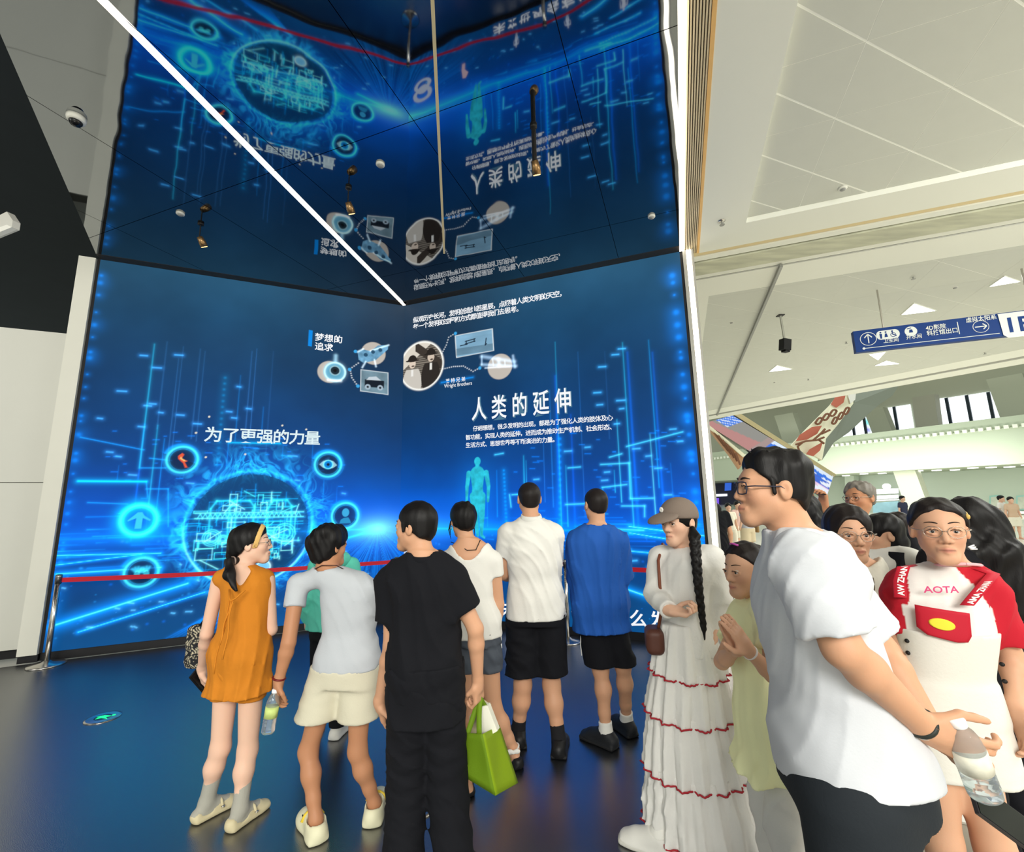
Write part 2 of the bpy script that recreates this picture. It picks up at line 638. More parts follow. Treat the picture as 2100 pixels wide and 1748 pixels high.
slant('ceiling_board', 0.98, 1.9, M_ceilw)
slant('shadow_gap', 0.80, 0.98, M_black, CEIL + 0.03)
slant('edge_board', 0.0, 0.80, M_ceilw, CEIL - 0.02)

# triangular tiles between tee bars
TILE = {}


def tri_tiles(u0, u1, v0, v1, zt, ou, ov, du=0.74, dv=0.655, g0=0.006, vlow=None):
    vlow = vlow or (lambda u: v0)
    n = 0
    for i in range(-40, 41):
        for j in range(-40, 41):
            for h in (0, 1):
                u, v = ou + i * du, ov + j * dv
                g = g0
                if h == 0:
                    tri = [(u + g, v - g), (u + g, v - dv + 2.2 * g), (u + du - 2.2 * g, v - dv + g * 1.1)]
                    tri = [(u + g * .3, v - 1.5 * g), (u + g * .3, v - dv + g * .3), (u + du - 1.6 * g, v - dv + g * .3)]
                else:
                    tri = [(u + 1.6 * g, v - g * .3), (u + du - g * .3, v - g * .3), (u + du - g * .3, v - dv + 1.5 * g)]
                cu, cv = sum(t[0] for t in tri) / 3, sum(t[1] for t in tri) / 3
                if not (u0 - du < cu < u1 + du and vlow(cu) - dv < cv < v1 + dv):
                    continue
                whole = all(u0 <= t[0] <= u1 and vlow(t[0]) <= t[1] <= v1 for t in tri)
                # far outside the picture nothing is shown of them
                w = np.array(uvp(cu, cv, zt)) - CO
                if w @ CF < 0.3 or (w @ CR) / (w @ CF) * FPX > 1500 or (w @ CU) / (w @ CF) * FPX > 1500:
                    continue
                if not whole:
                    q = ccw([tuple(t) for t in tri])
                    box = [(u0, vlow(u0)), (u1, vlow(u1)), (u1, v1), (u0, v1)]
                    for e in range(4):
                        if q:
                            q = clip(q, box[e], box[(e + 1) % 4])
                    if len(q) < 3 or abs(area2(q)) < 0.004:
                        continue
                    MB().prism(poly3(ccw([P(*t) for t in q]), zt), (0, 0, 0.02)).build('ceiling_tile', M_tile, hc)
                else:
                    if (h, du) not in TILE:
                        mb = MB().prism(poly3(ccw([tuple((DR * (t[0] - u) + EV * (t[1] - v)) * KS) for t in tri]), 0.0), (0, 0, 0.02))
                        o = mb.build('ceiling_tile', M_tile, hc)
                        TILE[h, du] = o.data
                    else:
                        o = link('ceiling_tile', TILE[h, du], None, hc)
                    o.location = uvp(u, v, zt)
                n += 1
    return n


n1 = tri_tiles(0.682, 6.0, 0.332, 6.2, CEIL + 0.06, 1.19, 2.16, g0=0.008)
n2 = tri_tiles(0.402, 12.5, -11.5, -1.452, CEIL + 0.004, 1.19, -2.42, du=0.98, dv=0.86, g0=0.004, vlow=lambda u: VE(u, 1.9))
slab('tee_bar', 0.68, 8.0, 0.33, 8.4, M_tee, z0=CEIL + 0.0615, z1=CEIL + 0.0999)
slant('tee_bar', 1.9, 0, M_tee, CEIL + 0.0055, 0.40, 13.0, -1.45)
print('tiles', n1, n2)
slab('track_rail', 1.20, 1.235, -11.9, -0.80, M_grey, z0=CEIL - 0.05, z1=CEIL - 0.005)

# triangular light panels in the hall ceiling
for tri, lab in (([(3.45, -3.44), (3.44, -3.0), (3.89, -3.46)], 'large white triangular ceiling light above the blue sign, left of the frame edge one'),
                 ([(4.20, -2.69), (4.20, -2.38), (4.50, -2.66)], 'white triangular ceiling light nearest the right frame edge'),
                 ([(1.99, -6.37), (2.06, -5.90), (2.43, -6.35)], 'white triangular ceiling light under the black track spotlight'),
                 ([(4.21, -6.85), (4.30, -6.50), (4.67, -6.89)], 'lower of the two white triangular ceiling lights below the blue sign'),
                 ([(3.76, -5.79), (4.09, -6.33), (4.01, -5.73)], 'upper of the two white triangular ceiling lights below the blue sign')):
    r = tag(empty('triangular_ceiling_light', uvp(*tri[0], CEIL)), lab, 'ceiling light', 'triangular ceiling lights')
    c = np.mean(np.array(tri), 0)
    for nm, sc, m_, z in (('trim_frame', 1.12, M_tee, CEIL - 0.010), ('diffuser', 1.0, M_lightpanel, CEIL - 0.014)):
        q = ccw([P(*(c + (np.array(t) - c) * sc)) for t in tri])
        MB().prism([(a - r.location[0], b - r.location[1], z - CEIL) for a, b in q], (0, 0, 0.014)).build(nm, m_, r)
# ------------------------------------------------------------------ the two lit screens and what they show
class Canvas:
    """the picture of one screen, painted on its own surface grid (s along the wall, z up)"""

    def __init__(s, d, length, nx, nz, tow):
        s.d, s.len, s.nx, s.nz, s.tow = d, length, nx, nz, tow
        s.S = np.linspace(0, length, nx)
        s.Z = np.linspace(SCR0, CEIL, nz)
        s.ds, s.dz = s.S[1] - s.S[0], s.Z[1] - s.Z[0]
        s.G, s.H = np.meshgrid(s.S, s.Z, indexing='ij')
        s.I = np.zeros((nx, nz, 3))

    def sl(s, s0, s1, z0, z1):
        i0, i1 = max(0, int((s0) / s.ds)), min(s.nx, int(s1 / s.ds) + 2)
        j0, j1 = max(0, int((z0 - SCR0) / s.dz)), min(s.nz, int((z1 - SCR0) / s.dz) + 2)
        return slice(i0, max(i0, i1)), slice(j0, max(j0, j1))

    def line(s, a, b, w, c, glow=0.0, fade=None, gw=3.0):
        """a soft bright line; fade=(f0,f1) brightness at both ends"""
        m = w * (gw * 2 if glow else 1.6) + 0.01
        q = s.sl(min(a[0], b[0]) - m, max(a[0], b[0]) + m, min(a[1], b[1]) - m, max(a[1], b[1]) + m)
        x, y = s.G[q], s.H[q]
        if x.size == 0:
            return
        dx, dy = b[0] - a[0], b[1] - a[1]
        t = np.clip(((x - a[0]) * dx + (y - a[1]) * dy) / (dx * dx + dy * dy + 1e-12), 0, 1)
        dd = np.hypot(x - a[0] - t * dx, y - a[1] - t * dy)
        f = np.exp(-(dd / w) ** 2 * 1.2)
        if glow:
            f = f + glow * np.exp(-(dd / (w * gw)) ** 2)
        if fade:
            f = f * (fade[0] + (fade[1] - fade[0]) * t)
        s.I[q] += f[..., None] * lin(c)

    def plines(s, pts, *a, **k):
        for p, q in zip(pts[:-1], pts[1:]):
            s.line(p, q, *a, **k)

    def glow(s, c, r, col, e=2.0, sx=1.0, sz=1.0):
        f = np.exp(-(np.hypot((s.G - c[0]) / sx, (s.H - c[1]) / sz) / r) ** e)
        s.I += f[..., None] * lin(col)

    def ring(s, c, r, w, col, glow=0.5, arc=None, gw=3.0):
        q = s.sl(c[0] - r * 1.4 - w * 6, c[0] + r * 1.4 + w * 6, c[1] - r * 1.4 - w * 6, c[1] + r * 1.4 + w * 6)
        x, y = s.G[q] - c[0], s.H[q] - c[1]
        dd = np.abs(np.hypot(x, y) - r)
        f = np.exp(-(dd / w) ** 2) + glow * np.exp(-(dd / (w * gw)) ** 2)
        if arc:
            a = np.degrees(np.arctan2(y, x)) % 360
            lo, hi = arc
            f = f * (((a - lo) % 360) < (hi - lo))
        s.I[q] += f[..., None] * lin(col)

    def disc(s, c, r, col, soft=0.01, mix=1.0):
        q = s.sl(c[0] - r * 1.1, c[0] + r * 1.1, c[1] - r * 1.1, c[1] + r * 1.1)
        f = np.clip((r - np.hypot(s.G[q] - c[0], s.H[q] - c[1])) / soft, 0, 1)[..., None] * mix
        s.I[q] = s.I[q] * (1 - f) + lin(col) * f

    def shape(s, fn, bb, col, soft=0.008, mix=1.0):
        """fn(x, y) = signed distance in metres"""
        q = s.sl(*bb)
        f = np.clip(-fn(s.G[q], s.H[q]) / soft, 0, 1)[..., None] * mix
        cc = col(s.G[q], s.H[q]) if callable(col) else lin(col)
        s.I[q] = s.I[q] * (1 - f) + cc * f

    def poly(s, pts, col, mix=1.0):
        pts = [np.asarray(p, float) for p in pts]
        xs, ys = [p[0] for p in pts], [p[1] for p in pts]

        def fn(x, y):
            ins = np.zeros(x.shape, bool)
            dm = np.full(x.shape, 9.0)
            for a, b in zip(pts, pts[1:] + pts[:1]):
                cond = (a[1] > y) != (b[1] > y)
                xi = (b[0] - a[0]) * (y - a[1]) / (b[1] - a[1] + 1e-12) + a[0]
                ins ^= cond & (x < xi)
                dx, dy = b - a
                t = np.clip(((x - a[0]) * dx + (y - a[1]) * dy) / (dx * dx + dy * dy + 1e-12), 0, 1)
                dm = np.minimum(dm, np.hypot(x - a[0] - t * dx, y - a[1] - t * dy))
            return np.where(ins, -dm, dm)
        s.shape(fn, (min(xs), max(xs), min(ys), max(ys)), col, mix=mix)

    def at(s, x, y):
        return s.tow(x, y)


def grad(z, stops):
    zs = [q[0] for q in stops][::-1]
    cs = np.array([lin(q[1]) for q in stops][::-1])
    return np.stack([np.interp(z, zs, cs[:, k]) for k in range(3)], -1)


CYAN, BLUE, DEEP, PALE = (40, 205, 255), (0, 110, 255), (0, 60, 190), (190, 240, 255)
L = Canvas(DL, LENL, 500, 610, wl)
R = Canvas(DR, LENR, 540, 610, wr)
rnd = random.Random(5)

# background: dark slate blue above, bright blue around the far horizon, mid blue below
baseA = [(4.74, (42, 90, 122)), (4.1, (26, 76, 114)), (3.3, (10, 64, 112)), (2.7, (4, 66, 126)), (2.2, (2, 72, 150)), (1.85, (2, 80, 180)),
         (1.5, (0, 92, 214)), (1.28, (0, 106, 238)), (1.08, (0, 78, 176)), (0.9, (4, 70, 142)), (0.5, (6, 70, 130)), (0.09, (8, 84, 146))]
baseB = [(4.74, (46, 66, 86)), (4.1, (28, 54, 82)), (3.3, (12, 54, 92)), (2.7, (4, 56, 108)), (2.2, (2, 64, 128)), (1.85, (0, 76, 156)),
         (1.5, (0, 90, 200)), (1.28, (0, 116, 246)), (1.08, (0, 86, 196)), (0.9, (2, 72, 152)), (0.5, (4, 68, 136)), (0.09, (6, 78, 140))]
for cv, far in ((L, 2.2), (R, 2.4)):
    t = np.clip(cv.G / far, 0, 1)[..., None]
    t = t * t * (3 - 2 * t)
    cv.I = grad(cv.H, baseB) * (1 - t) + grad(cv.H, baseA) * t
    n = fbm(cv.G * 1.3 + (3 if cv is R else 0), cv.H * 1.3, 4)
    cv.I *= (0.66 + 0.56 * n)[..., None]
    # fine sparkle dust low down
    for k in range(150):
        s0, z0 = rnd.uniform(0, cv.len), rnd.uniform(0.2, 1.3)
        r = rnd.choice((0.008, 0.010, 0.014, 0.02))
        cv.line((s0, z0), (s0 + 0.004, z0), r * .8, rnd.choice((BLUE, (30, 150, 230), (60, 140, 200))), 0.0, (0.35, 0.35))
    for k in range(26):
        s0, z0 = rnd.uniform(0.3, cv.len), rnd.uniform(0.25, 1.0)
        cv.line((s0, z0), (s0 + rnd.uniform(.01, .06), z0 + rnd.uniform(0, .015)), 0.009, (80, 170, 230), 0.2)

# glow of the vanishing point, horizon streaks and the fan of rays below it
vL, vR = wl(775, 1085), wr(850, 1088)
L.glow(vL, 0.12, (150, 255, 255), 1.3, sx=1.9)
L.glow(vL, 0.62, (0, 70, 190), 1.5, sx=1.6, sz=0.8)
R.glow((-0.33, vL[1]), 0.7, (0, 84, 210), 1.5, sx=1.6, sz=0.8)
R.glow((-0.33, vL[1]), 0.22, (120, 240, 255), 1.2, sx=2.4, sz=0.45)
for cv, c in ((L, vL), (R, (-0.30, vL[1]))):
    cv.line((c[0], c[1]), (cv.len, c[1] + (0.02 if cv is L else -0.03)), 0.014, (0, 150, 250), 0.7, (1.0, 0.25), gw=6)
    dx, dz = cv.G - c[0], c[1] - cv.H
    ang = np.degrees(np.arctan2(dz, np.abs(dx) * np.where(dx > 0, 1, -1)))
    rr = np.hypot(dx, dz)
    below = np.clip(dz / 0.05, 0, 1)
    n1 = np.abs(vnoise(ang * 0.55 + 20, ang * 0 + 3.3) - 0.5) * 2
    n2 = vnoise(ang * 1.6 + 9, ang * 0 + 8.1)
    rays = np.clip(0.42 - n1, 0, 1) * 1.9 + np.clip(n2 - 0.66, 0, 1) * 2.4
    band = np.clip(1 - rr / (1.55 if cv is L else 1.9), 0, 1) ** 0.8
    wide = np.clip((ang - 14) / 20, 0, 1) * np.clip((178 - ang) / 20, 0, 1) if cv is L else np.clip((ang - 10) / 20, 0, 1)
    cv.I += (rays * below * band * wide * 0.62)[..., None] * lin((20, 150, 255))
    # thin level streaks either side of the horizon
    for k in range(46):
        z0 = c[1] + rnd.gauss(-0.04, 0.12)
        s0 = rnd.uniform(0.9, cv.len)
        cv.line((s0, z0), (s0 + rnd.uniform(0.1, 0.7), z0 + rnd.uniform(-0.006, 0.006)), rnd.choice((0.004, 0.006, 0.009)), rnd.choice((BLUE, (0, 130, 245), (20, 170, 250))), 0.3, (0.12, 0.55))
L.line(wl(690, 1110), wl(775, 1086), 0.016, (0, 170, 255), 0.5)
for a, b, w in (((105, 1285), (385, 1197), 0.028), ((160, 1297), (420, 1215), 0.010), ((115, 1178), (330, 1164), 0.016), ((112, 1140), (330, 1135), 0.012), ((110, 1160), (290, 1137), 0.008)):
    L.line(wl(*a), wl(*b), w, (0, 140, 255), 0.7)
    L.line(wl(*a), wl(*b), w * 0.3, (90, 215, 255), 0.0)
for k in range(9):
    a, b = (340 + k * 12, 1310 - k * 2), (470 + k * 5, 1240 - k * 2)
    L.line(wl(*a), wl(*b), 0.008, (0, 120, 240), 0.5, (0.2, 1))
for a, b, w in (((1260, 1200), (1340, 1228), 0.018), ((1330, 1165), (1450, 1190), 0.010), ((1285, 1130), (1400, 1140), 0.010), ((1290, 1080), (1450, 1100), 0.010), ((1290, 1093), (1440, 1118), 0.008)):
    R.line(wr(*a), wr(*b), w, (0, 150, 255), 0.6)
    R.line(wr(*a), wr(*b), w * 0.3, (120, 225, 255))

# upright beams (pixel columns read off the photograph, laid on the wall): foot x, top y, foot y, half width, colour, brightness
beamsL = [(286, 705, 960, .011, CYAN, .85), (268, 870, 1110, .012, BLUE, .9), (299, 872, 1085, .011, CYAN, .75), (317, 900, 1080, .008, (0, 150, 255), .9),
          (322, 700, 880, .006, (60, 130, 200), .5), (345, 735, 930, .006, (60, 130, 200), .5), (352, 710, 930, .006, (60, 130, 200), .4), (392, 715, 900, .006, (60, 130, 200), .5),
          (402, 720, 905, .006, (60, 130, 200), .4), (482, 770, 905, .007, (0, 130, 220), .7), (502, 720, 900, .006, (60, 130, 210), .6), (512, 715, 900, .006, (60, 130, 210), .5),
          (535, 835, 905, .007, (0, 130, 230), .7), (545, 720, 930, .006, (50, 110, 180), .4), (464, 900, 960, .007, (0, 140, 240), .8), (579, 905, 940, .006, (0, 130, 230), .6),
          (640, 900, 945, .006, (0, 130, 230), .6), (240, 955, 985, .006, (0, 120, 220), .6), (662, 985, 1030, .006, (0, 140, 240), .7), (690, 1000, 1030, .006, (0, 130, 230), .5)]
for x, y0, y1, w, c, b in beamsL:
    xt = x + (y1 - y0) * 0.085 * (1 - (x - 200) / 700)
    p, q = wl(x, y1), wl(xt, y0)
    L.line((p[0], p[1]), (p[0], q[1]), w * .72, c, 0.28, (b * .72, b * 0.34))
beamsR = [(1000, 1000, 1080, .006, (0, 140, 250), .6), (1020, 965, 1060, .007, (0, 150, 255), .8), (1075, 935, 990, .009, CYAN, .9), (1080, 945, 995, .006, CYAN, .7), (1118, 900, 1030, .006, (40, 130, 230), .6),
          (1135, 800, 1040, .007, (30, 140, 240), .7), (1150, 770, 1090, .022, (0, 100, 255), .8), (1152, 700, 1080, .006, CYAN, .8), (1180, 850, 1085, .018, (0, 90, 240), .7), (1165, 955, 1080, .008, CYAN, .8),
          (1200, 720, 1060, .006, (40, 120, 210), .5), (1240, 1000, 1080, .009, CYAN, .9), (1275, 860, 1030, .008, (60, 210, 255), 1.0), (1262, 965, 1010, .007, CYAN, .7), (1300, 700, 1080, .010, CYAN, .8), (1310, 720, 1090, .024, (0, 110, 255), .8),
          (1345, 890, 1060, .008, (90, 225, 255), 1.0), (1352, 695, 1000, .008, (0, 170, 255), .8), (1365, 720, 1090, .020, (0, 110, 255), .7), (1385, 950, 1080, .006, (0, 140, 250), .6), (1250, 720, 900, .005, (50, 120, 200), .4)]
for x, y0, y1, w, c, b in beamsR:
    p = wr(x, y1)
    q = wr(x, y0)
    R.line((p[0], p[1]), (p[0], q[1]), w * .72, c, 0.28, (b * .75, b * 0.32))
# little level dashes
dL = [(250, 802, 18), (295, 729, 14), (322, 754, 17), (367, 728, 16), (303, 832, 14), (313, 828, 13), (205, 858, 9), (290, 875, 12), (370, 851, 14), (405, 869, 15), (470, 844, 10), (480, 857, 9), (510, 838, 9), (490, 793, 7), (330, 846, 8),
      (225, 927, 12), (243, 936, 10), (272, 974, 15), (390, 991, 14), (600, 935, 18), (610, 985, 9), (705, 1012, 6)]
for x, y, w in dL:
    L.line(wl(x - w / 2, y), wl(x + w / 2, y + 1), 0.010, (60, 160, 255), 0.3)
dR_ = [(1275, 715, 14), (1262, 727, 13), (1235, 752, 14), (1225, 805, 14), (1273, 821, 16), (1230, 830, 11), (1275, 838, 8), (1265, 869, 10), (1205, 917, 10), (1165, 925, 14), (1305, 920, 14), (1330, 935, 10), (1240, 985, 12), (1380, 880, 12), (1395, 905, 10), (1350, 960, 14), (1100, 983, 10), (1370, 1015, 14), (1245, 968, 10), (1300, 1150, 12)]
for x, y, w in dR_:
    R.line(wr(x - w / 2, y + 1), wr(x + w / 2, y), 0.010, (60, 170, 255), 0.3)
for k in range(60):
    for cv, fn in ((L, wl), (R, wr)):
        x = rnd.uniform(200, 700) if cv is L else rnd.uniform(1050, 1400)
        y = rnd.uniform(880, 1080)
        w = rnd.uniform(4, 14)
        cv.line(fn(x, y), fn(x + w, y), 0.006, (0, 120, 240), 0.2, (.6, .6))
# circuit corners
for pts in ([(160, 987), (300, 988), (303, 1020)], [(300, 1003), (345, 1003), (345, 1080)], [(180, 1031), (262, 1034)], [(289, 960), (340, 960)], [(165, 897), (295, 923)], [(307, 940), (352, 945)], [(578, 934), (598, 938)]):
    L.plines([wl(*q) for q in pts], 0.006, (10, 130, 225), 0.3)
L.line(wl(160, 987), wl(300, 988), 0.013, (0, 190, 255), 0.4)
for pts in ([(1232, 953), (1290, 950), (1293, 1023), (1340, 1022)], [(1235, 1000), (1285, 994)], [(1275, 1038), (1322, 1038), (1322, 1060)], [(1285, 916), (1400, 886)], [(1250, 938), (1275, 931)], [(1015, 933), (1032, 930)], [(1160, 1035), (1210, 1033), (1212, 1045)],
            [(1045, 1015), (1048, 1040)], [(1050, 1015), (1065, 1014)], [(1255, 1085), (1320, 1088)], [(1165, 960), (1190, 958)]):
    R.plines([wr(*q) for q in pts], 0.007, (60, 190, 255), 0.4)
# columns of light dots down both outer edges and in the field
for k in range(30):
    y = 560 + k * 26 + rnd.uniform(-8, 8)
    x = 203 - (y - 530) * 0.142 + 10
    q = wl(x, y)
    L.line(q, (q[0] + .002, q[1]), rnd.choice((.012, .02, .03)), (0, 120, 225), 0.4, (.7, .7))
    x = 1387 + (y - 514) * 0.106 - 14
    q = wr(x, y)
    R.line(q, (q[0] + .002, q[1]), rnd.choice((.015, .025, .04)), (0, 125, 240), 0.4, (.8, .8))
for k in range(16):
    q = wl(462 - k * 1.1, 775 + k * 12)
    L.line(q, (q[0] + .002, q[1]), .018, (0, 130, 190), 0.3, (.5, .5))
    q = wr(1033 + k * .4, 965 + k * 8)
    R.line(q, (q[0] + .002, q[1]), .016, (0, 150, 240), 0.3, (.6, .6))
    q = wr(1148, 900 + k * 12)
    R.line(q, (q[0] + .002, q[1]), .02, (0, 140, 255), 0.3, (.6, .6))

# ring of blue fire around a drawing of an assembly hall
rc = np.array([(wl(375, 1080)[0] + wl(640, 1080)[0]) / 2, (wl(508, 968)[1] + wl(508, 1205)[1]) / 2 + 0.02])
rr = (wl(375, 1080)[0] - wl(640, 1080)[0]) / 2
x, y = L.G - rc[0], L.H - rc[1]
rad, th = np.hypot(x, y), np.arctan2(y, x)
ins = np.clip((rr - rad) / 0.06, 0, 1)[..., None]
L.I = L.I * (1 - 0.72 * ins) + lin((0, 62, 92)) * 0.72 * ins
for k in range(26):
    z0 = rc[1] + rnd.uniform(-0.2, 0.45)
    hw = math.sqrt(max(0.01, (rr * 0.9) ** 2 - (z0 - rc[1]) ** 2)) * rnd.uniform(0.5, 1)
    L.line((rc[0] - hw, z0), (rc[0] + hw * rnd.uniform(-.2, 1), z0 + rnd.uniform(-.01, .01)), 0.006, rnd.choice(((0, 150, 210), (40, 190, 225), (0, 110, 170))), 0.2, (.8, .3))
for z0 in (0.18, 0.115):
    L.line((rc[0] - rr * .84, rc[1] + z0), (rc[0] + rr * .84, rc[1] + z0 + .01), 0.009, (90, 215, 240), 0.2)
for k in range(22):
    xa = rc[0] - rr * .8 + k * rr * 1.6 / 22
    L.line((xa, rc[1] + .12), (xa + .03, rc[1] + .18), 0.007, (70, 205, 235), 0.1)
    L.line((xa + .03, rc[1] + .18), (xa + .06, rc[1] + .12), 0.007, (70, 205, 235), 0.1)
for k in range(150):
    a = rnd.uniform(0, 6.28)
    r = rr * 0.85 * math.sqrt(rnd.random())
    p = (rc[0] + r * math.cos(a), rc[1] + r * math.sin(a) * 0.8 - 0.08)
    w, h = rnd.uniform(.03, .2), rnd.uniform(.02, .14)
    c = rnd.choice(((0, 140, 200), (60, 210, 235), (0, 100, 160), (130, 235, 245)))
    kind = rnd.random()
    if kind < .4:
        L.plines([p, (p[0] + w, p[1]), (p[0] + w, p[1] + h), (p[0], p[1] + h), p], 0.005, c, 0.1)
    elif kind < .7:
        L.line(p, (p[0] + w * rnd.choice((-1, 1)), p[1] + h), 0.006, c, 0.15)
    else:
        L.line(p, (p[0], p[1] + h * 1.5), 0.007, c, 0.2)
for sx in (-.5, .1, .38):
    L.plines([(rc[0] + sx * rr - .1, rc[1] - .1), (rc[0] + sx * rr - .1, rc[1] + .26), (rc[0] + sx * rr - .04, rc[1] + .34), (rc[0] + sx * rr + .12, rc[1] + .34), (rc[0] + sx * rr + .18, rc[1] + .24), (rc[0] + sx * rr + .18, rc[1] - .1)], 0.012, (40, 185, 220), 0.25)
for cx, cz, r in ((-.42, -.12, .10), (.40, -.1, .13), (-.3, -.15, .06), (.22, -.12, .07)):
    for k in (1.0, .78, .5):
        L.ring((rc[0] - cx, rc[1] + cz), r * k, 0.006, (70, 210, 240), 0.2)
L.line((rc[0] - rr * .8, rc[1] - .22), (rc[0] + rr * .8, rc[1] - .17), 0.016, (0, 26, 60), 0)
L.line((rc[0] - rr * .8, rc[1] - .20), (rc[0] + rr * .8, rc[1] - .15), 0.009, (80, 190, 255), 0.3)
wx, wz = fbm(x * 2.2 + 11, y * 2.2 + 3, 3) - .5, fbm(x * 2.2 + 51, y * 2.2 + 23, 3) - .5
xa, ya = x * 3.4 + 3.4 * wx + 30, y * 3.4 + 3.4 * wz + 30
ridge = lambda f, o: np.clip(1 - np.abs(fbm(xa * f + o, ya * f + o, 4) - 0.5) * 11, 0, 1)
up_ = np.clip(0.45 + 0.75 * np.sin(th), 0.25, 1.2)
edge = rad - rr - 0.07 * (fbm(xa, ya, 3) - .5)
near = np.exp(-np.abs(edge - .01) / 0.05)
out = np.exp(-((rad - rr - 0.05) / (0.07 + 0.14 * up_)) ** 2) * (rad > rr * .93)
L.I += (np.exp(-(edge / 0.020) ** 2) * (.35 + .7 * fbm(xa * 2, ya * 2, 3)) + near * .22)[..., None] * lin((30, 170, 255))
L.I += (ridge(1.0, 0) * out * .62 + ridge(1.9, 9) * out * .45 + ridge(3.0, 4) * near * .5)[..., None] * lin((40, 195, 255))
L.I += (out * .30 * (.4 + fbm(xa * .7, ya * .7, 3)))[..., None] * lin((0, 90, 205))
tx, tz_ = L.G - wl(500, 940)[0], L.H - wl(500, 940)[1]
tip = np.exp(-((tx / (.10 + .5 * np.clip(-tz_, 0, 1))) ** 2)) * np.exp(-((tz_ + .05) / .16) ** 2)
L.I += (ridge(2.4, 6) * tip * .6)[..., None] * lin((20, 170, 255))
L.I += (np.exp(-((rad - rr * 0.99) / 0.012) ** 2) * np.clip(-np.sin(th) + .2, 0, 1) * 0.8)[..., None] * lin((150, 240, 255))

# round picture buttons around the ring (centre px, radius px)
def px_r(fn, cv, x, y, r):
    a, b = fn(x - r, y), fn(x + r, y)
    return abs(a[0] - b[0]) / 2


BUT = [(374, 943, 32), (673, 953, 27), (285, 1067, 37), (290, 1174, 35), (708, 1058, 27)]
for n_, (bx, by, br) in enumerate(BUT):
    c = wl(bx, by)
    r = px_r(wl, L, bx, by, br)
    L.ring(c, r * 1.22, 0.006, (0, 60, 120), 0.3)
    L.disc(c, r, (6, 34, 66) if n_ != 2 else (0, 110, 235), 0.02, 0.85)
    L.ring(c, r, 0.013, (60, 205, 245), 0.5, gw=2.2)
    L.ring((c[0] + 0.02, c[1] + 0.012), r * 1.06, 0.02, (0, 120, 220), 0.2, arc=(20, 200))
    if n_ == 2:
        L.ring(c, r * 0.98, 0.03, (0, 200, 250), 0.6)
    L.ring(c, r * 0.82, 0.004, (0, 110, 180), 0.0)
# what the buttons show: a running leg, an eye, a torso, two hands, a head
c, k = wl(374, 943), px_r(wl, L, 374, 943, 32)


def loc(c, k, pts, fl=-1):
    return [(c[0] + fl * a * k, c[1] + b * k) for a, b in pts]


L.poly(loc(c, k, [(-.05, .55), (.12, .4), (-.02, .1), (.42, -.12), (.2, -.2), (.38, -.55), (.5, -.62), (.2, -.64), (.05, -.28), (-.3, .05), (-.32, .3)]), (235, 90, 60))
L.poly(loc(c, k, [(-.1, .3), (0, .1), (.3, -.1), (.1, -.15), (-.2, .08)]), (255, 205, 120))
c, k = wl(673, 953), px_r(wl, L, 673, 953, 27)
L.poly(loc(c, k, [(-.7, 0), (-.4, .3), (0, .4), (.4, .3), (.72, -.05), (.4, -.3), (0, -.38), (-.4, -.28)]), (150, 200, 215))
L.disc(c, k * .36, (0, 130, 215), 0.01)
L.ring(c, k * .34, 0.01, (40, 190, 240), 0)
L.disc(c, k * .14, (4, 30, 60), 0.008)
L.line(loc(c, k, [(-.75, .05)])[0], loc(c, k, [(0, .5)])[0], 0.02, (30, 70, 100), 0)
c, k = wl(285, 1067), px_r(wl, L, 285, 1067, 37)
L.poly(loc(c, k, [(-.12, .55), (.15, .55), (.3, .3), (.7, 0), (.62, -.1), (.22, .1), (.2, -.6), (-.22, -.6), (-.18, .1), (-.6, -.1), (-.66, 0), (-.3, .35)]), (60, 215, 250))
c, k = wl(290, 1174), px_r(wl, L, 290, 1174, 35)
for ox, tilt in ((-.25, .1), (.3, -.5)):
    for f in range(5):
        a = math.radians(140 - f * 25) - tilt
        p0 = loc(c, k, [(ox, -.05)])[0]
        L.line(p0, (p0[0] - math.cos(a) * k * .42, p0[1] + math.sin(a) * k * .42), 0.016, (50, 175, 205), 0)
    L.disc(loc(c, k, [(ox, -.12)])[0], k * .2, (60, 185, 210), 0.01)
c, k = wl(708, 1058), px_r(wl, L, 708, 1058, 27)
L.poly(loc(c, k, [(-.45, -.62), (-.35, -.3), (-.1, -.15), (.25, -.12), (.4, -.35), (.5, -.62)]), (40, 150, 205))
L.shape(lambda X, Y: np.hypot((X - c[0] + .02 * k) / .8, (Y - c[1] - .25 * k)) - k * .36, (c[0] - k, c[0] + k, c[1] - k, c[1] + k), (60, 175, 230))
# pale round figure half hidden behind the woman in orange
c, k = wl(540, 1163), px_r(wl, L, 540, 1163, 14)
L.disc(c, k, (120, 205, 250), 0.02)
L.ring(c, k, 0.008, (190, 240, 255), 0.3)

# glowing walking figure on the right screen
fc, top, bot = wr(978, 1015), wr(978, 936)[1], wr(978, 1103)[1]
fh = top - bot


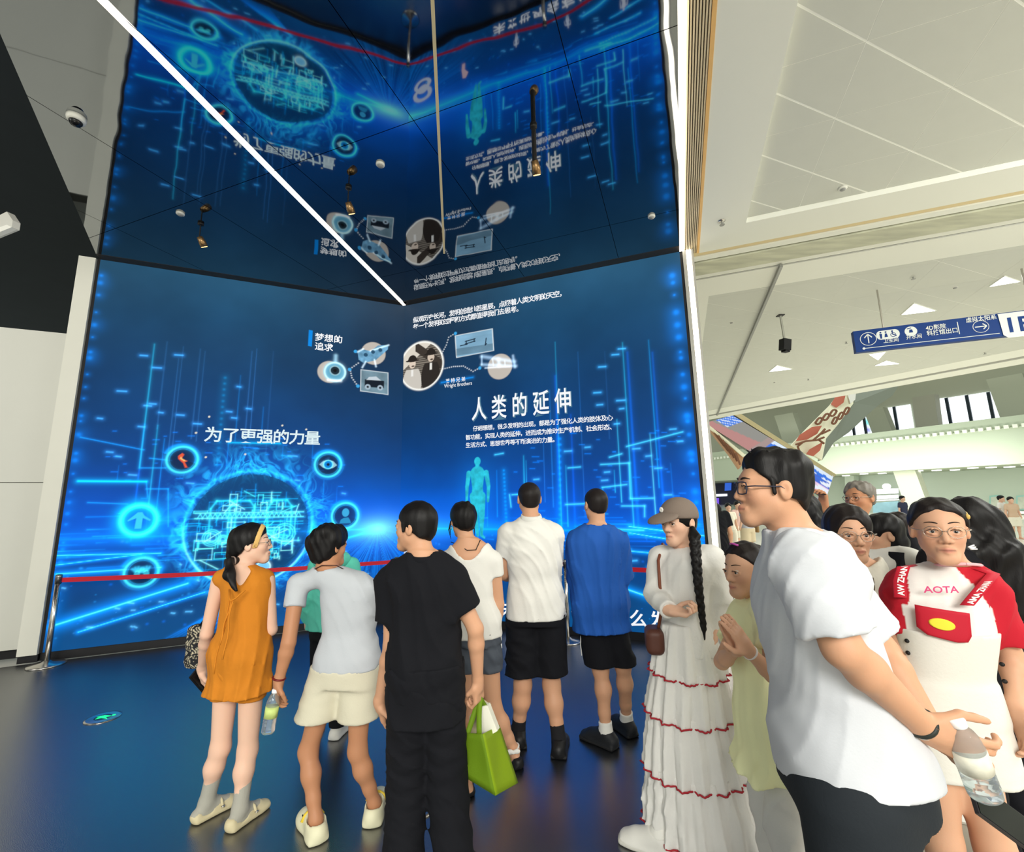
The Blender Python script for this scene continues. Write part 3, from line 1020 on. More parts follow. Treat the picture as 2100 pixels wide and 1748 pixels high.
def figure(X, Y, cx, z0, h):
    u, v = (X - cx) / h, (Y - z0) / h

    def cap(a, b, r0, r1):
        dx, dy = b[0] - a[0], b[1] - a[1]
        t = np.clip(((u - a[0]) * dx + (v - a[1]) * dy) / (dx * dx + dy * dy), 0, 1)
        return np.hypot(u - a[0] - t * dx, v - a[1] - t * dy) - (r0 + (r1 - r0) * t)
    d = np.hypot(u / .8, v - .935) - .058
    for q in ((((0, .9), (0, .82), .03, .035)), ((-.07, .79), (.07, .79), .04, .04), ((0, .78), (0, .6), .10, .075), ((0, .6), (0, .5), .075, .09), ((-.12, .79), (-.145, .62), .036, .028), ((-.145, .62), (-.15, .44), .027, .02),
              ((.12, .79), (.15, .62), .036, .028), ((.15, .62), (.14, .44), .027, .02), ((-.05, .5), (-.03, .27), .062, .044), ((-.03, .27), (.0, .03), .042, .022), ((.05, .5), (.055, .27), .062, .044), ((.055, .27), (.05, .03), .042, .022), ((.05, .03), (.09, .0), .024, .015)):
        d = np.minimum(d, cap(*q))
    return d * h


fcol = lambda X, Y: lin((40, 190, 215)) * (0.55 + 0.9 * fbm(X * 16, Y * 16, 3))[..., None]
R.glow((fc[0], (top + bot) / 2), 0.45, (0, 80, 150), 2, sx=0.6)
R.shape(lambda X, Y: figure(X, Y, fc[0] + .01, bot, fh), (fc[0] - .4, fc[0] + .4, bot - .02, top + .02), fcol)
# small pale figures along the foot of the right screen
kz = lambda z: 1.62 + (z - 1.62) * KS
for s0, z0, h0, c_ in ((1.88, .52, .30, (205, 215, 235)), (2.67, .52, .30, (205, 215, 235)), (3.46, .56, .30, (215, 220, 235))):
    s0, z0 = s0 * KS, kz(z0)
    R.shape(lambda X, Y: figure(X, Y, s0, z0, h0), (s0 - .2, s0 + .2, z0 - .02, z0 + h0 + .02), c_)
for z0, r in ((.92, .10), (.75, .09), (.83, .05)):
    R.shape(lambda X, Y: np.abs(np.hypot((X - .27) / 1.5, Y - z0) - r) - .028, (.0, .6, z0 - .2, z0 + .2), (205, 215, 235))
R.poly([(1.0, .92), (1.06, .93), (1.10, .80), (1.04, .72), (1.06, .60), (1.0, .62), (.98, .74)], (225, 190, 200))

# pictures on the upper wall
PIC = (150, 178, 196)


def boxpic(cv, q, paint):
    """a small picture: q = four px corners (clockwise from top left)"""
    pts = [cv.at(*p) for p in q]
    xs, ys = [p[0] for p in pts], [p[1] for p in pts]
    cv.poly(pts, (215, 226, 232))
    cx, cy = np.mean(xs), np.mean(ys)
    inn = [(cx + (p[0] - cx) * .95, cy + (p[1] - cy) * .94) for p in pts]
    cv.poly(inn, paint)
    return cx, cy, (max(xs) - min(xs)) / 2, (max(ys) - min(ys)) / 2


def sky(X, Y):
    return lin((128, 172, 200)) * (0.75 + 0.6 * fbm(X * 3, Y * 8, 4))[..., None]


cx, cy, hw, hh = boxpic(R, [(932, 688), (1011, 673), (1014, 720), (935, 735)], sky)
R.line((cx - hw * .75, cy - .02), (cx + hw * .1, cy + .02), 0.010, (20, 40, 60))
R.I[R.sl(cx - hw * .9, cx + hw * .9, cy - hh * .75, cy - hh * .3)] *= 0.62
for a, b in (((-.7, -.05), (-.35, 0)), ((-.45, .25), (.05, .35)), ((-.45, .05), (.05, .15)), ((-.4, .05), (-.4, .28)), ((0, .12), (0, .35)), ((.55, -.3), (.6, .25)), ((.55, -.25), (.62, -.2))):
    p, q = (cx + a[0] * hw, cy + a[1] * hh), (cx + b[0] * hw, cy + b[1] * hh)
    R.shape(lambda X, Y: np.hypot(X - p[0] - np.clip(((X - p[0]) * (q[0] - p[0]) + (Y - p[1]) * (q[1] - p[1])) / ((q[0] - p[0]) ** 2 + (q[1] - p[1]) ** 2 + 1e-9), 0, 1) * (q[0] - p[0]),
                                  Y - p[1] - np.clip(((X - p[0]) * (q[0] - p[0]) + (Y - p[1]) * (q[1] - p[1])) / ((q[0] - p[0]) ** 2 + (q[1] - p[1]) ** 2 + 1e-9), 0, 1) * (q[1] - p[1])) - .012,
            (min(p[0], q[0]) - .03, max(p[0], q[0]) + .03, min(p[1], q[1]) - .03, max(p[1], q[1]) + .03), (22, 40, 58))
cx, cy, hw, hh = boxpic(L, [(739, 757), (797, 764), (797, 811), (738, 803)], lambda X, Y: lin((120, 150, 165)) * (0.5 + 0.8 * fbm(X * 6, Y * 9, 4))[..., None])
L.shape(lambda X, Y: np.maximum(np.abs(X - cx) / .8 - hw * .85, np.abs(Y - cy + hh * .15) - hh * .33), (cx - hw, cx + hw, cy - hh, cy + hh), (14, 26, 40))
L.poly([(cx - hw * .5, cy + hh * .15), (cx - hw * .1, cy + hh * .5), (cx + hw * .4, cy + hh * .4), (cx + hw * .6, cy + hh * .1)], (200, 212, 220))
for k in (-.4, .45):
    L.disc((cx + hw * k, cy - hh * .45), hh * .25, (170, 190, 205), 0.01)
    L.disc((cx + hw * k, cy - hh * .45), hh * .12, (10, 20, 30), 0.01)
# discs with machines on them
for cv, bx, by, br in ((L, 676, 763, 26), (L, 766, 725, 26), (R, 1025, 752, 26)):
    c = cv.at(bx, by)
    r = px_r(cv.tow, cv, bx, by, br)
    cv.disc(c, r, (196, 188, 178), 0.015)
    if bx == 676:
        c2 = cv.at(687, 763)
        cv.disc(c2, r * .95, (96, 170, 200), 0.012)
        cv.ring(c2, r * .82, 0.012, (190, 225, 240), 0.2)
        cv.disc((c2[0], c2[1] + r * .12), r * .48, (150, 195, 210), 0.01)
        cv.disc((c2[0], c2[1] + r * .12), r * .38, (24, 44, 56), 0.01)
        cv.disc((c2[0], c2[1] + r * .12), r * .18, (6, 14, 20), 0.01)
        cv.line((c2[0], c2[1] + r * 1.0), (c2[0], c2[1] + r * 1.45), 0.03, (150, 195, 215))
        cv.line((c2[0] + r * .5, c2[1] - r * .75), (c2[0] - r * .5, c2[1] - r * .75), 0.02, (215, 230, 240))
    elif bx == 766:
        cv.poly([cv.at(*p) for p in ((733, 722), (745, 716), (760, 720), (775, 708), (797, 708), (796, 717), (785, 727), (770, 740), (745, 745), (735, 738))], lambda X, Y: lin((110, 165, 200)) * (0.4 + 1.2 * fbm(X * 14, Y * 14, 3))[..., None])
        for a, b in (((750, 742), (743, 754)), ((768, 738), (771, 752)), ((733, 722), (745, 716)), ((760, 720), (797, 708))):
            cv.line(cv.at(*a), cv.at(*b), 0.014, (200, 225, 240))
        for a in ((750, 728), (765, 722), (780, 718)):
            cv.disc(cv.at(*a), .035, (40, 80, 110), 0.01)
    else:
        for a, b, w in (((988, 731), (1055, 742), .03), ((988, 748), (1058, 751), .025), ((988, 731), (988, 748), .015), ((1052, 730), (1056, 753), .02), ((1010, 736), (1012, 750), .01), ((1035, 740), (1036, 751), .01), ((1022, 737), (1024, 750), .03)):
            cv.line(cv.at(*a), cv.at(*b), w, (150, 180, 205))
        cv.line(cv.at(995, 755), cv.at(1045, 752), .012, (190, 210, 225))
# dotted connecting threads
for cv, pts in ((R, [(906, 725), (915, 708), (920, 692), (933, 684)]), (R, [(908, 757), (930, 752), (950, 751), (970, 762), (983, 755)]), (L, [(735, 745), (718, 757), (722, 775), (734, 792)])):
    q = [cv.at(*p) for p in pts]
    for a, b in zip(q[:-1], q[1:]):
        n_ = max(2, int(math.hypot(a[0] - b[0], a[1] - b[1]) / 0.032))
        for k in range(n_):
            t = k / n_
            w = (a[0] + (b[0] - a[0]) * t, a[1] + (b[1] - a[1]) * t)
            cv.line(w, (w[0] + .004, w[1]), 0.009, (230, 235, 235))
for cv, p in ((R, (934, 684)), (R, (984, 755)), (L, (734, 792)), (L, (717, 758)), (L, (729, 721))):
    cv.disc(cv.at(*p), 0.03, (60, 170, 235), 0.01)
# the round photograph of two men in hats
c = R.at(864, 750)
r = px_r(R.tow, R, 864, 750, 44)
R.disc(c, r * 1.05, (18, 30, 44), 0.03)
R.disc(c, r, (222, 214, 200), 0.012)


def inside(fn):
    return lambda X, Y: np.maximum(fn(X, Y), np.hypot(X - c[0], Y - c[1]) - r * .97)


bb = (c[0] - r, c[0] + r, c[1] - r, c[1] + r)
R.shape(inside(lambda X, Y: (Y - c[1]) - (.55 * r + .75 * (X - c[0]))), bb, lambda X, Y: (lin((122, 114, 104)) * (0.35 + 0.9 * (np.sin((Y) * 190) > -.2))[..., None]))
R.shape(inside(lambda X, Y: np.maximum(np.abs(Y - c[1] - .55 * r + .75 * (X - c[0] - .1 * r)) - .22 * r, -(X - c[0] + .3 * r))), bb, (62, 54, 48))


def man(cx, cz, sc, coat, shirt, skin):
    R.shape(inside(lambda X, Y: np.maximum(np.hypot((X - cx) / 1.0, (Y - cz + 1.32 * sc) / 1.75) - .72 * sc, Y - cz + .35 * sc)), bb, coat)
    R.shape(inside(lambda X, Y: np.maximum(np.abs(X - cx) - .10 * sc, np.abs(Y - cz + .62 * sc) - .24 * sc)), bb, shirt)
    R.shape(inside(lambda X, Y: np.hypot((X - cx) / .8, Y - cz) - .33 * sc), bb, skin)
    R.shape(inside(lambda X, Y: np.hypot((X - cx - .05 * sc) / .5, (Y - cz + .16 * sc) / .22) - .25 * sc), bb, (70, 56, 48))
    R.shape(inside(lambda X, Y: np.maximum(np.hypot((X - cx) / .95, (Y - cz - .26 * sc)) - .36 * sc, -(Y - cz - .2 * sc))), bb, (40, 34, 30))
    R.shape(inside(lambda X, Y: np.hypot((X - cx) / 1.6, (Y - cz - .22 * sc) / .25) - .34 * sc), bb, (40, 34, 30))


man(c[0] - .42 * r, c[1] + .12 * r, .62 * r, (206, 200, 190), (240, 238, 232), (226, 208, 190))
man(c[0] + .44 * r, c[1] + .30 * r, .62 * r, (46, 40, 36), (236, 234, 228), (214, 196, 178))
R.ring(c, r, 0.014, (232, 232, 226), 0.0)

# blue bar beside the small heading and the light under the ring's heading
L.poly([wl(633, 676), wl(642, 678), (wl(642, 678)[0], wl(642, 712)[1]), (wl(633, 676)[0], wl(633, 710)[1])], (0, 140, 235))
L.line(wl(470, 908), wl(575, 910), 0.008, (0, 170, 240), 0.4)
for p in ((402, 888), (437, 882), (429, 855), (579, 873), (628, 881), (422, 938), (503, 932), (585, 890)):
    L.disc(wl(*p), 0.016, (240, 235, 215), 0.008)
R.line(wr(905, 785), wr(970, 774), 0.01, (0, 110, 190), 0.5)

M_scr = emat('led_display', 1.0, base=(4, 5, 7), rough=0.6)
M_scr.node_tree.nodes['Principled BSDF'].inputs['Specular IOR Level'].default_value = 0.12
M_txt = mat('lit_lettering', (10, 10, 10), 0.5, emit=(250, 252, 255), estr=0.96)
M_txtc = mat('lit_lettering_pale', (10, 10, 10), 0.5, emit=(226, 246, 250), estr=0.93)
M_txto = mat('lit_lettering_outline', (10, 10, 10), 0.5, emit=(70, 120, 150), estr=0.9)


for m_ in (M_txt, M_txtc, M_txto):
    m_.cycles.emission_sampling = 'NONE'


def screen(cv, label):
    th = empty('led_screen', (*(C0 + cv.d * cv.len / 2), SCR0))
    tag(th, label, 'screen')
    base = np.array(th.location)
    V = np.stack([C0[0] + cv.d[0] * cv.G - base[0], C0[1] + cv.d[1] * cv.G - base[1], cv.H - base[2]], -1).reshape(-1, 3)
    i = np.arange(cv.nx * cv.nz).reshape(cv.nx, cv.nz)
    Q = np.stack([i[:-1, :-1], i[1:, :-1], i[1:, 1:], i[:-1, 1:]], -1).reshape(-1, 4)
    n0 = np.cross(V[Q[0, 1]] - V[Q[0, 0]], V[Q[0, 3]] - V[Q[0, 0]])
    nn = NL if cv is L else NR
    if n0[:2] @ nn < 0:
        Q = Q[:, ::-1]
    fastmesh('display', V, Q, M_scr, th, np.clip(cv.I, 0, 1.0).reshape(-1, 3), smooth=False)
    MB().obox((C0[0] - base[0], C0[1] - base[1], -base[2]), (*cv.d, 0), (*(-nn), 0), (0, 0, 1), 0.0, cv.len + (0.03 if cv is L else 0.032), 0.003, 0.034, SCR0 - 0.003, CEIL - 0.003).build('cabinet', M_black, th)
    return th


scrL = screen(L, 'left lit blue screen with a ring of blue fire and round picture buttons')
scrR = screen(R, 'right lit blue screen with a glowing walking figure and a large white title')


def words(cv, par, name, body, px, size_px, m=M_txt, sx=1.0, bold=0.012, spacing=1.0, end=None, lift=0.003):
    """px: left end of the baseline in the photograph; end: where the line ends, sets the letter spacing"""
    d = cv.d if cv is R else -cv.d
    nn = NR if cv is R else NL
    p = np.array(cv.at(*px))
    up = cv.at(px[0], px[1] - size_px)
    size = (up[1] - p[1])
    if end is not None:
        q = np.array(cv.at(*end))
        n_ = len(body)
        full = abs(q[0] - p[0])
        spacing = (full / n_) / (size * sx)
    base = np.array(par.location)
    o = np.array([*(C0 + cv.d * p[0] + nn * lift), p[1]]) - base
    return text_mesh(name, body, size, o, (*d, 0), (0, 0, 1), m, par, sx, bold, spacing)


words(L, scrL, 'title_lettering', '为了更强的力量', (417, 903), 33, M_txtc, 1.0, 0.016, end=(640, 908))
words(L, scrL, 'small_lettering', '梦想的', (645, 697), 17, M_txt, 1.0, 0.02, end=(704, 701))
words(L, scrL, 'small_lettering', '追求', (645, 716), 17, M_txt, 1.0, 0.02, end=(683, 719))
for li, (o_, m_, lf, bd) in enumerate(((1.6, M_txto, 0.002, 0.04), (0, M_txt, 0.004, 0.012))):
    words(R, scrR, 'title_lettering', '人类的延伸', (967 + o_, 859 + o_ * .4), 50, m_, 0.66, bd, end=(1240, 836), lift=lf)
words(R, scrR, 'caption_lettering', '纵观历史长河，发明创造灿若星辰，点缀着人类文明的天空，', (847, 662), 12.5, M_txt, 1.0, 0.02, end=(1118, 614))
words(R, scrR, 'caption_lettering', '每一个发明的过程和方式都值得我们去思考。', (847, 676), 12.5, M_txt, 1.0, 0.02, end=(1042, 643))
words(R, scrR, 'caption_lettering', '仔细想想，很多发明的出现，都是为了强化人类的肢体及心', (970, 884), 11.5, M_txt, 1.0, 0.016, end=(1234, 868))
words(R, scrR, 'caption_lettering', '智功能，实现人类的延伸，进而成为推动生产机制、社会形态、', (955, 902), 11.5, M_txt, 1.0, 0.016, end=(1236, 885))
words(R, scrR, 'caption_lettering', '生活方式、思想世界等不断演进的力量。', (955, 918), 11.5, M_txt, 1.0, 0.016, end=(1130, 907))
words(R, scrR, 'name_lettering', '莱特兄弟', (914, 786), 10, M_txt, 0.95, 0.012, end=(964, 779))
words(R, scrR, 'name_lettering', 'Wright Brothers', (911, 796), 10.5, M_txt, 0.86, 0.008)
# big question along the foot of the right screen, mostly behind the visitors
d_ = 0.247 * KS
text_mesh('question_lettering', '未来世界会有什么发明', 0.205, np.array([*(C0 + DR * (2.24 * KS - 3 * d_) + NR * 0.003), 0.165]) - np.array(scrR.location), (*DR, 0), (0, 0, 1), M_txt, scrR, 1.0, 0.02, d_ / 0.205)
# ------------------------------------------------------------------ atrium beyond the hall ceiling
FA, FB = np.array([22.0, 52.5]), np.array([36.5, 25.0])
FD = (FB - FA) / np.linalg.norm(FB - FA)
FN = np.array([-FD[1], FD[0]])
if FN[1] < 0:
    FN = -FN                       # away from the viewer


def fp(a, n, z):
    q = FA + FD * a + FN * n
    return np.array([q[0], q[1], z])


def onf(x, y, n):
    """the point of the upright plane n behind the balcony front that shows at x, y"""
    r = ray(x, y)
    N = np.array([FN[0], FN[1], 0])
    t = (N @ (np.array([*(FA + FN * n), 0]) - CO)) / (N @ r)
    return r * t + CO


def fbox(name, a0, a1, n0, n1, z0, z1, m, parent=None):
    o = MB().obox((*FA, 0), (*FD, 0), (*FN, 0), (0, 0, 1), a0, a1, n0, n1, z0, z1).build(name, m, parent)
    if parent is None:
        o['kind'] = 'structure'
    return o


M_atr = mat('atrium_plaster', (178, 187, 166), 0.7)
M_atr2 = mat('atrium_wall', (196, 206, 190), 0.7)
M_atr3 = mat('atrium_upper_wall', (206, 208, 190), 0.7)
bal = fbox('wall_balcony', -14, 46, 0, 0.5, 3.5, 6.0, M_atr)
fbox('ledge', -14, 46, 0.12, 0.6, 6.0, 6.75, M_atr, bal)
fbox('slab', -14, 46, 0.5, 9, 3.5, 3.9, M_atr, bal)
me0 = None
for i in range(110):
    if me0 is None:
        o = MB().obox((0, 0, 0), (*FD, 0), (*FN, 0), (0, 0, 1), 0, 0.24, -0.14, 0.12, -0.14, 0.10).build('bracket', mat('bracket_white', (226, 230, 214), 0.6), bal)
        me0 = o.data
    else:
        o = link('bracket', me0, None, bal)
    o.location = fp(-8 + i * 0.42, 0, 6.05)
fbox('wall_lower', -14, 46, 7.0, 7.4, 0, 3.5, M_atr2)
up = fbox('wall_upper', -14, 46, 7.0, 7.4, 3.9, 13.5, M_atr3)
fbox('ceiling.003', -14, 46, -2, 9, 13.2, 13.6, mat('upper_ceiling', (196, 194, 182), 0.7))
fbox('trim_8', -14, 22, -2.6, -1.6, 11.4, 13.6, M_atr)
fbox('wall_far', -60, 90, 14, 14.4, 0, 18, M_atr3)

# windows of the upper floor: daylight on the panes, dark mullions
M_day = mat('daylight_pane', (235, 245, 255), 0.2, emit=(244, 250, 255), estr=1.15)
M_mull = mat('mullion', (44, 56, 70), 0.5)


def stained(name, c1, c2, c3):
    m = mat(name, (200, 230, 240), 0.2)
    nt = m.node_tree
    b = nt.nodes['Principled BSDF']
    tc = nt.nodes.new('ShaderNodeTexCoord')
    v = nt.nodes.new('ShaderNodeTexNoise')
    v.inputs['Scale'].default_value = 0.9
    v.inputs['Detail'].default_value = 3
    cr = nt.nodes.new('ShaderNodeValToRGB')
    e = cr.color_ramp.elements
    e[0].position, e[0].color = 0.36, (*lin(c1), 1)
    e[1].position, e[1].color = 0.47, (*lin(c2), 1)
    x = e.new(0.56)
    x.color = (*lin((250, 252, 255)), 1)
    x = e.new(0.66)
    x.color = (*lin(c3), 1)
    nt.links.new(tc.outputs['Object'], v.inputs['Vector'])
    nt.links.new(v.outputs['Fac'], cr.inputs[0])
    nt.links.new(cr.outputs[0], b.inputs['Emission Color'])
    b.inputs['Emission Strength'].default_value = 0.95
    return m


M_st = stained('coloured_pane', (40, 190, 210), (150, 240, 240), (140, 130, 225))
wn = 0
for (x0, x1, yt0, yt1, yb0, yb1, mull, ms) in (
        (1700, 1795, 866, 843, 914, 898, (1755, 1779), (M_day, M_day, M_st)),
        (1825, 1876, 836, 828, 891, 886, (1843,), (M_day, M_day)),
        (1914, 2060, 820, 800, 880, 861, (1952, 1994, 2039), (M_day,) * 4),
        (2110, 2250, 792, 774, 855, 838, (2160, 2210), (M_day,) * 3)):
    wn += 1
    xs = [x0, *mull, x1]
    q0 = onf((x0 + x1) / 2, (yb0 + yb1) / 2, 6.9)
    w = empty('window_%d' % wn, q0)
    w['kind'] = 'structure'
    inv = Matrix.Translation(-Vector(q0))
    for i in range(len(xs) - 1):
        f0, f1 = (xs[i] - x0) / (x1 - x0), (xs[i + 1] - x0) / (x1 - x0)
        lo = [onf(xs[i], yb0 + (yb1 - yb0) * f0, 6.9), onf(xs[i + 1], yb0 + (yb1 - yb0) * f1, 6.9)]
        za, zb = onf(x0, (yt0), 6.9)[2], lo[0][2]
        zt = max(onf(xs[i], yt0 + (yt1 - yt0) * f0, 6.9)[2], 0)
        sh = 0.0
        p = [lo[0], lo[1], lo[1] + np.array([-FD[0] * sh, -FD[1] * sh, zt - lo[1][2]]), lo[0] + np.array([-FD[0] * sh, -FD[1] * sh, zt - lo[0][2]])]
        o = MB().prism([v - q0 for v in p], (FN[0] * .05, FN[1] * .05, 0)).build('pane', ms[i], w)
        if i > 0:
            a, b = p[0] - q0, p[3] - q0
            o = MB().prism([a - np.array([*FD, 0]) * .10, a + np.array([*FD, 0]) * .10, b + np.array([*FD, 0]) * .10, b - np.array([*FD, 0]) * .10], (-FN[0] * .15, -FN[1] * .15, 0)).build('mullion', M_mull, w)

# leaning white columns
M_col = mat('column_white', (184, 187, 168), 0.6)
nc = 0


def column(pb, pt, n, w, m=M_col, dpt=0.9):
    global nc
    nc += 1
    a, b = onf(*pb, n), onf(*pt, n)
    e = np.array([*FD, 0]) * w / 2
    o = MB().prism([a - e, a + e, b + e, b - e], (FN[0] * dpt, FN[1] * dpt, 0)).build('column', m)
    o['kind'] = 'structure'
    return o


column((1816, 905), (1790, 838), 4.0, 1.5)
column((1902, 885), (1893, 812), 5.0, 1.5, mat('column_grey', (188, 186, 172), 0.7))  # grey column between the narrow and the wide window
column((2092, 862), (2058, 772), 4.0, 1.9)
column((1632, 925), (1606, 850), 2.0, 1.9)
column((1888, 1062), (1852, 962), 1.2, 1.45)
column((1745, 1075), (1741, 968), 5.5, 0.8, M_atr2)

# small lights of the atrium ceilings
M_spot = mat('downlight_lit', (255, 255, 255), 0.5, emit=(255, 255, 255), estr=3)
for k, (x, y, n, r) in enumerate([(1535, 862, -1.0, .34), (1557, 868, -1.0, .36), (1567, 861, -1.0, .38), (1650, 845, -1.0, .22), (1670, 844, -1.0, .42), (1838, 806, 2, .4), (1897, 796, 2, .42), (1835, 818, 2, .4)]):
    q = at(x, y, 44.0 if x < 1700 else 36.0)
    t = (13.18 - HC) / (q - CO)[2]
    q = CO + (q - CO) * t if 0.5 < t < 2.5 else q
    o = MB().lathe([(r, 0), (r, 0.06), (r * .8, 0.10)], (0, 0, -0.1), 12).build('downlight', M_spot)
    o.location = q
    tag(o, ('leftmost of the three white downlights above the screen ribbon', 'lower middle of the three white downlights above the screen ribbon', 'rightmost of the three white downlights above the screen ribbon', 'small white downlight left of the top of the printed ribbon', 'large white downlight beside the top of the printed ribbon', 'white downlight above the narrow far window', 'single white downlight above the wide far window', 'lower white downlight just above the narrow far window')[k], 'downlight', 'atrium ceiling downlights')
for k in range(13):
    q = onf(1660 + k * 37, 975 - k * 2.9, 2.0 + (k % 3))
    o = MB().lathe([(.3, 0), (.3, 0.05), (.25, 0.08)], (0, 0, 0), 12).build('downlight', M_spot)
    o.location = (q[0], q[1], 3.44)
    tag(o, 'round white downlight under the atrium balcony, number %s from the left' % ('one', 'two', 'three', 'four', 'five', 'six', 'seven', 'eight', 'nine', 'ten', 'eleven', 'twelve', 'thirteen')[k], 'downlight', 'downlights under the balcony')

# blue hanging sign
sx = np.array([DR[0], DR[1], 0.0])
SY = 6.55
p_tl, p_bl, p_br = at(1748, 680, SY), at(1757, 723, SY), None
sh = p_tl[2] - p_bl[2]
sgn = tag(empty('hanging_sign', (p_bl + p_tl) / 2), 'long blue hanging direction sign reading 1F with white pictograms', 'sign')
so = np.array([0.0, 0, -sh / 2])
M_sign = mat('sign_blue', (8, 52, 118), 0.5, spec=.2)
M_sw = mat('sign_white', (206, 210, 206), 0.5, emit=(210, 216, 214), estr=0.12)
SN = np.array([NR[0], NR[1], 0])
SW = 2.7
MB().obox(so, sx, -SN, (0, 0, 1), 0, SW, 0, 0.09, 0, sh).build('sign_board', M_sign, sgn)
W2 = np.array([0, 0, 1.0])


def sp(u, v, off=0.004):
    return so + sx * (u * .80) + W2 * (v * sh) + SN * off


def spoly(name, pts, m, off=0.003):
    return MB().prism([sp(u, v, off - 0.003) for u, v in pts], SN * 0.003).build(name, m, sgn)


def circ(u, v, r, n=28):
    return [(u + r / .8 * math.cos(k * 2 * math.pi / n), v + r * math.sin(k * 2 * math.pi / n) / sh) for k in range(n)]


def ringp(name, u, v, r, w, m):
    mb = MB()
    n = 28
    vs = []
    for k in range(n):
        a = 2 * math.pi * k / n
        for rr in (r, r - w):
            vs.append(sp(u + rr / .8 * math.cos(a), v + rr * math.sin(a) / sh, 0.004))
    fs = [(2 * k, 2 * ((k + 1) % n), 2 * ((k + 1) % n) + 1, 2 * k + 1) for k in range(n)]
    return mb.add(vs, fs).build(name, m, sgn)


def bar(name, a, b, w, m, off=0.005):
    a, b = np.array(a, float), np.array(b, float)
    d = np.array([b[0] - a[0], (b[1] - a[1]) * sh])
    d = d / np.linalg.norm(d)
    n = np.array([-d[1], d[0] / 1.0]) * w / 2
    q = [(a[0] + n[0], a[1] + n[1] / sh), (a[0] - n[0], a[1] - n[1] / sh), (b[0] - n[0], b[1] - n[1] / sh), (b[0] + n[0], b[1] + n[1] / sh)]
    return spoly(name, q, m, off)


ringp('arrow_ring', 0.22, 0.56, 0.105, 0.008, M_sw)
bar('arrow', (0.22, 0.36), (0.22, 0.78), 0.016, M_sw)
bar('arrow', (0.16, 0.62), (0.22, 0.78), 0.016, M_sw)
bar('arrow', (0.28, 0.62), (0.22, 0.78), 0.016, M_sw)
pill = [(0.42 + 0.07 * math.cos(a) + (0.22 if math.cos(a) > 0 else 0), 0.66 + 0.07 * math.sin(a) / sh) for a in [k * 2 * math.pi / 28 for k in range(28)]]
spoly('pictogram_plate', pill, M_sw)
for u in (0.42, 0.50):
    spoly('pictogram', circ(u, 0.78, 0.012, 10), M_sign, 0.006)
    spoly('pictogram', [(u - .02, .72), (u + .02, .72), (u + .012, .50), (u - .012, .50)] if u < .45 else [(u - .012, .72), (u + .012, .72), (u + .026, .55), (u - .026, .55)], M_sign, 0.006)
ringp('pictogram', 0.61, 0.62, 0.035, 0.008, M_sign)
spoly('pictogram', circ(0.60, 0.79, 0.012, 10), M_sign, 0.006)
bar('pictogram', (0.60, 0.76), (0.605, 0.62), 0.014, M_sign, 0.006)
bar('pictogram', (0.605, 0.64), (0.66, 0.56), 0.012, M_sign, 0.006)
spoly('pictogram_plate', circ(0.88, 0.68, 0.075), M_sw)
spoly('pictogram', [(0.85, .62), (0.91, .62), (0.90, .76), (0.86, .76)], M_sign, 0.006)
bar('pictogram', (0.83, 0.80), (0.89, 0.83), 0.012, M_sign, 0.006)
for body, u, v, s in (('卫生间', 0.44, 0.30, .075), ('开水间', 0.79, 0.34, .075), ('4D影院', 1.10, 0.64, .085), ('科技馆出口', 1.10, 0.40, .085), ('虚拟太阳系', 1.68, 0.78, .08)):
    text_mesh('sign_lettering', body, s, sp(u, v, 0.006), sx, W2, M_sw, sgn, .85, 0.012)
bar('divider', (1.56, .30), (1.56, .85), 0.012, M_sw)
ringp('arrow_ring', 1.87, 0.52, 0.09, 0.006, M_sw)
bar('arrow', (1.79, .52), (1.95, .52), 0.014, M_sw)
bar('arrow', (1.90, .64), (1.95, .52), 0.014, M_sw)
bar('arrow', (1.90, .40), (1.95, .52), 0.014, M_sw)
bar('rule_line', (0.13, .14), (2.1, .14), 0.008, M_sw)
spoly('rule_dot', circ(0.13, .14, 0.018, 12), M_sw)
pl = [(2.12, .96), (2.80, .96), (2.80, .02), (2.76, -.10), (2.20, -.10), (2.14, .04)]
spoly('floor_plate', pl, M_sw, 0.012)
text_mesh('sign_lettering', '1F', 0.30, sp(2.16, 0.13, 0.014), sx, W2, M_sign, sgn, 1.0, 0.02)
for u in (0.5, 2.6):
    MB().tube([sp(u, 1.0, -.045), sp(u, 1.0, -.045) + np.array([0, 0, CEIL + 0.02 - p_tl[2]])], 0.012).build('hanger_rod', M_steel, sgn)

# ribbon sculpture hanging in the atrium: a screen ribbon and a printed ribbon crossing it
sc = tag(empty('ribbon_sculpture', at(1620, 930, 21)), 'large ribbon sculpture of a screen band and a printed band crossing in the atrium', 'sculpture')
b0 = np.array(sc.location)


def rib(name, pts, m, d=0.5, col=None):
    q = [at(x, y, Y) - b0 for x, y, Y in pts]
    return MB().prism(q, np.array([0.32, 0.95, 0]) * d).build(name, m, sc)


M_gold = mat('ribbon_gold', (206, 190, 150), 0.35, metal=0.35)
M_cream = mat('ribbon_cream', (244, 240, 214), 0.5)
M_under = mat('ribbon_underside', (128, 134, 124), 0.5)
M_red = mat('ribbon_red', (196, 108, 88), 0.5)
M_brown = mat('ribbon_brown', (128, 84, 62), 0.6)


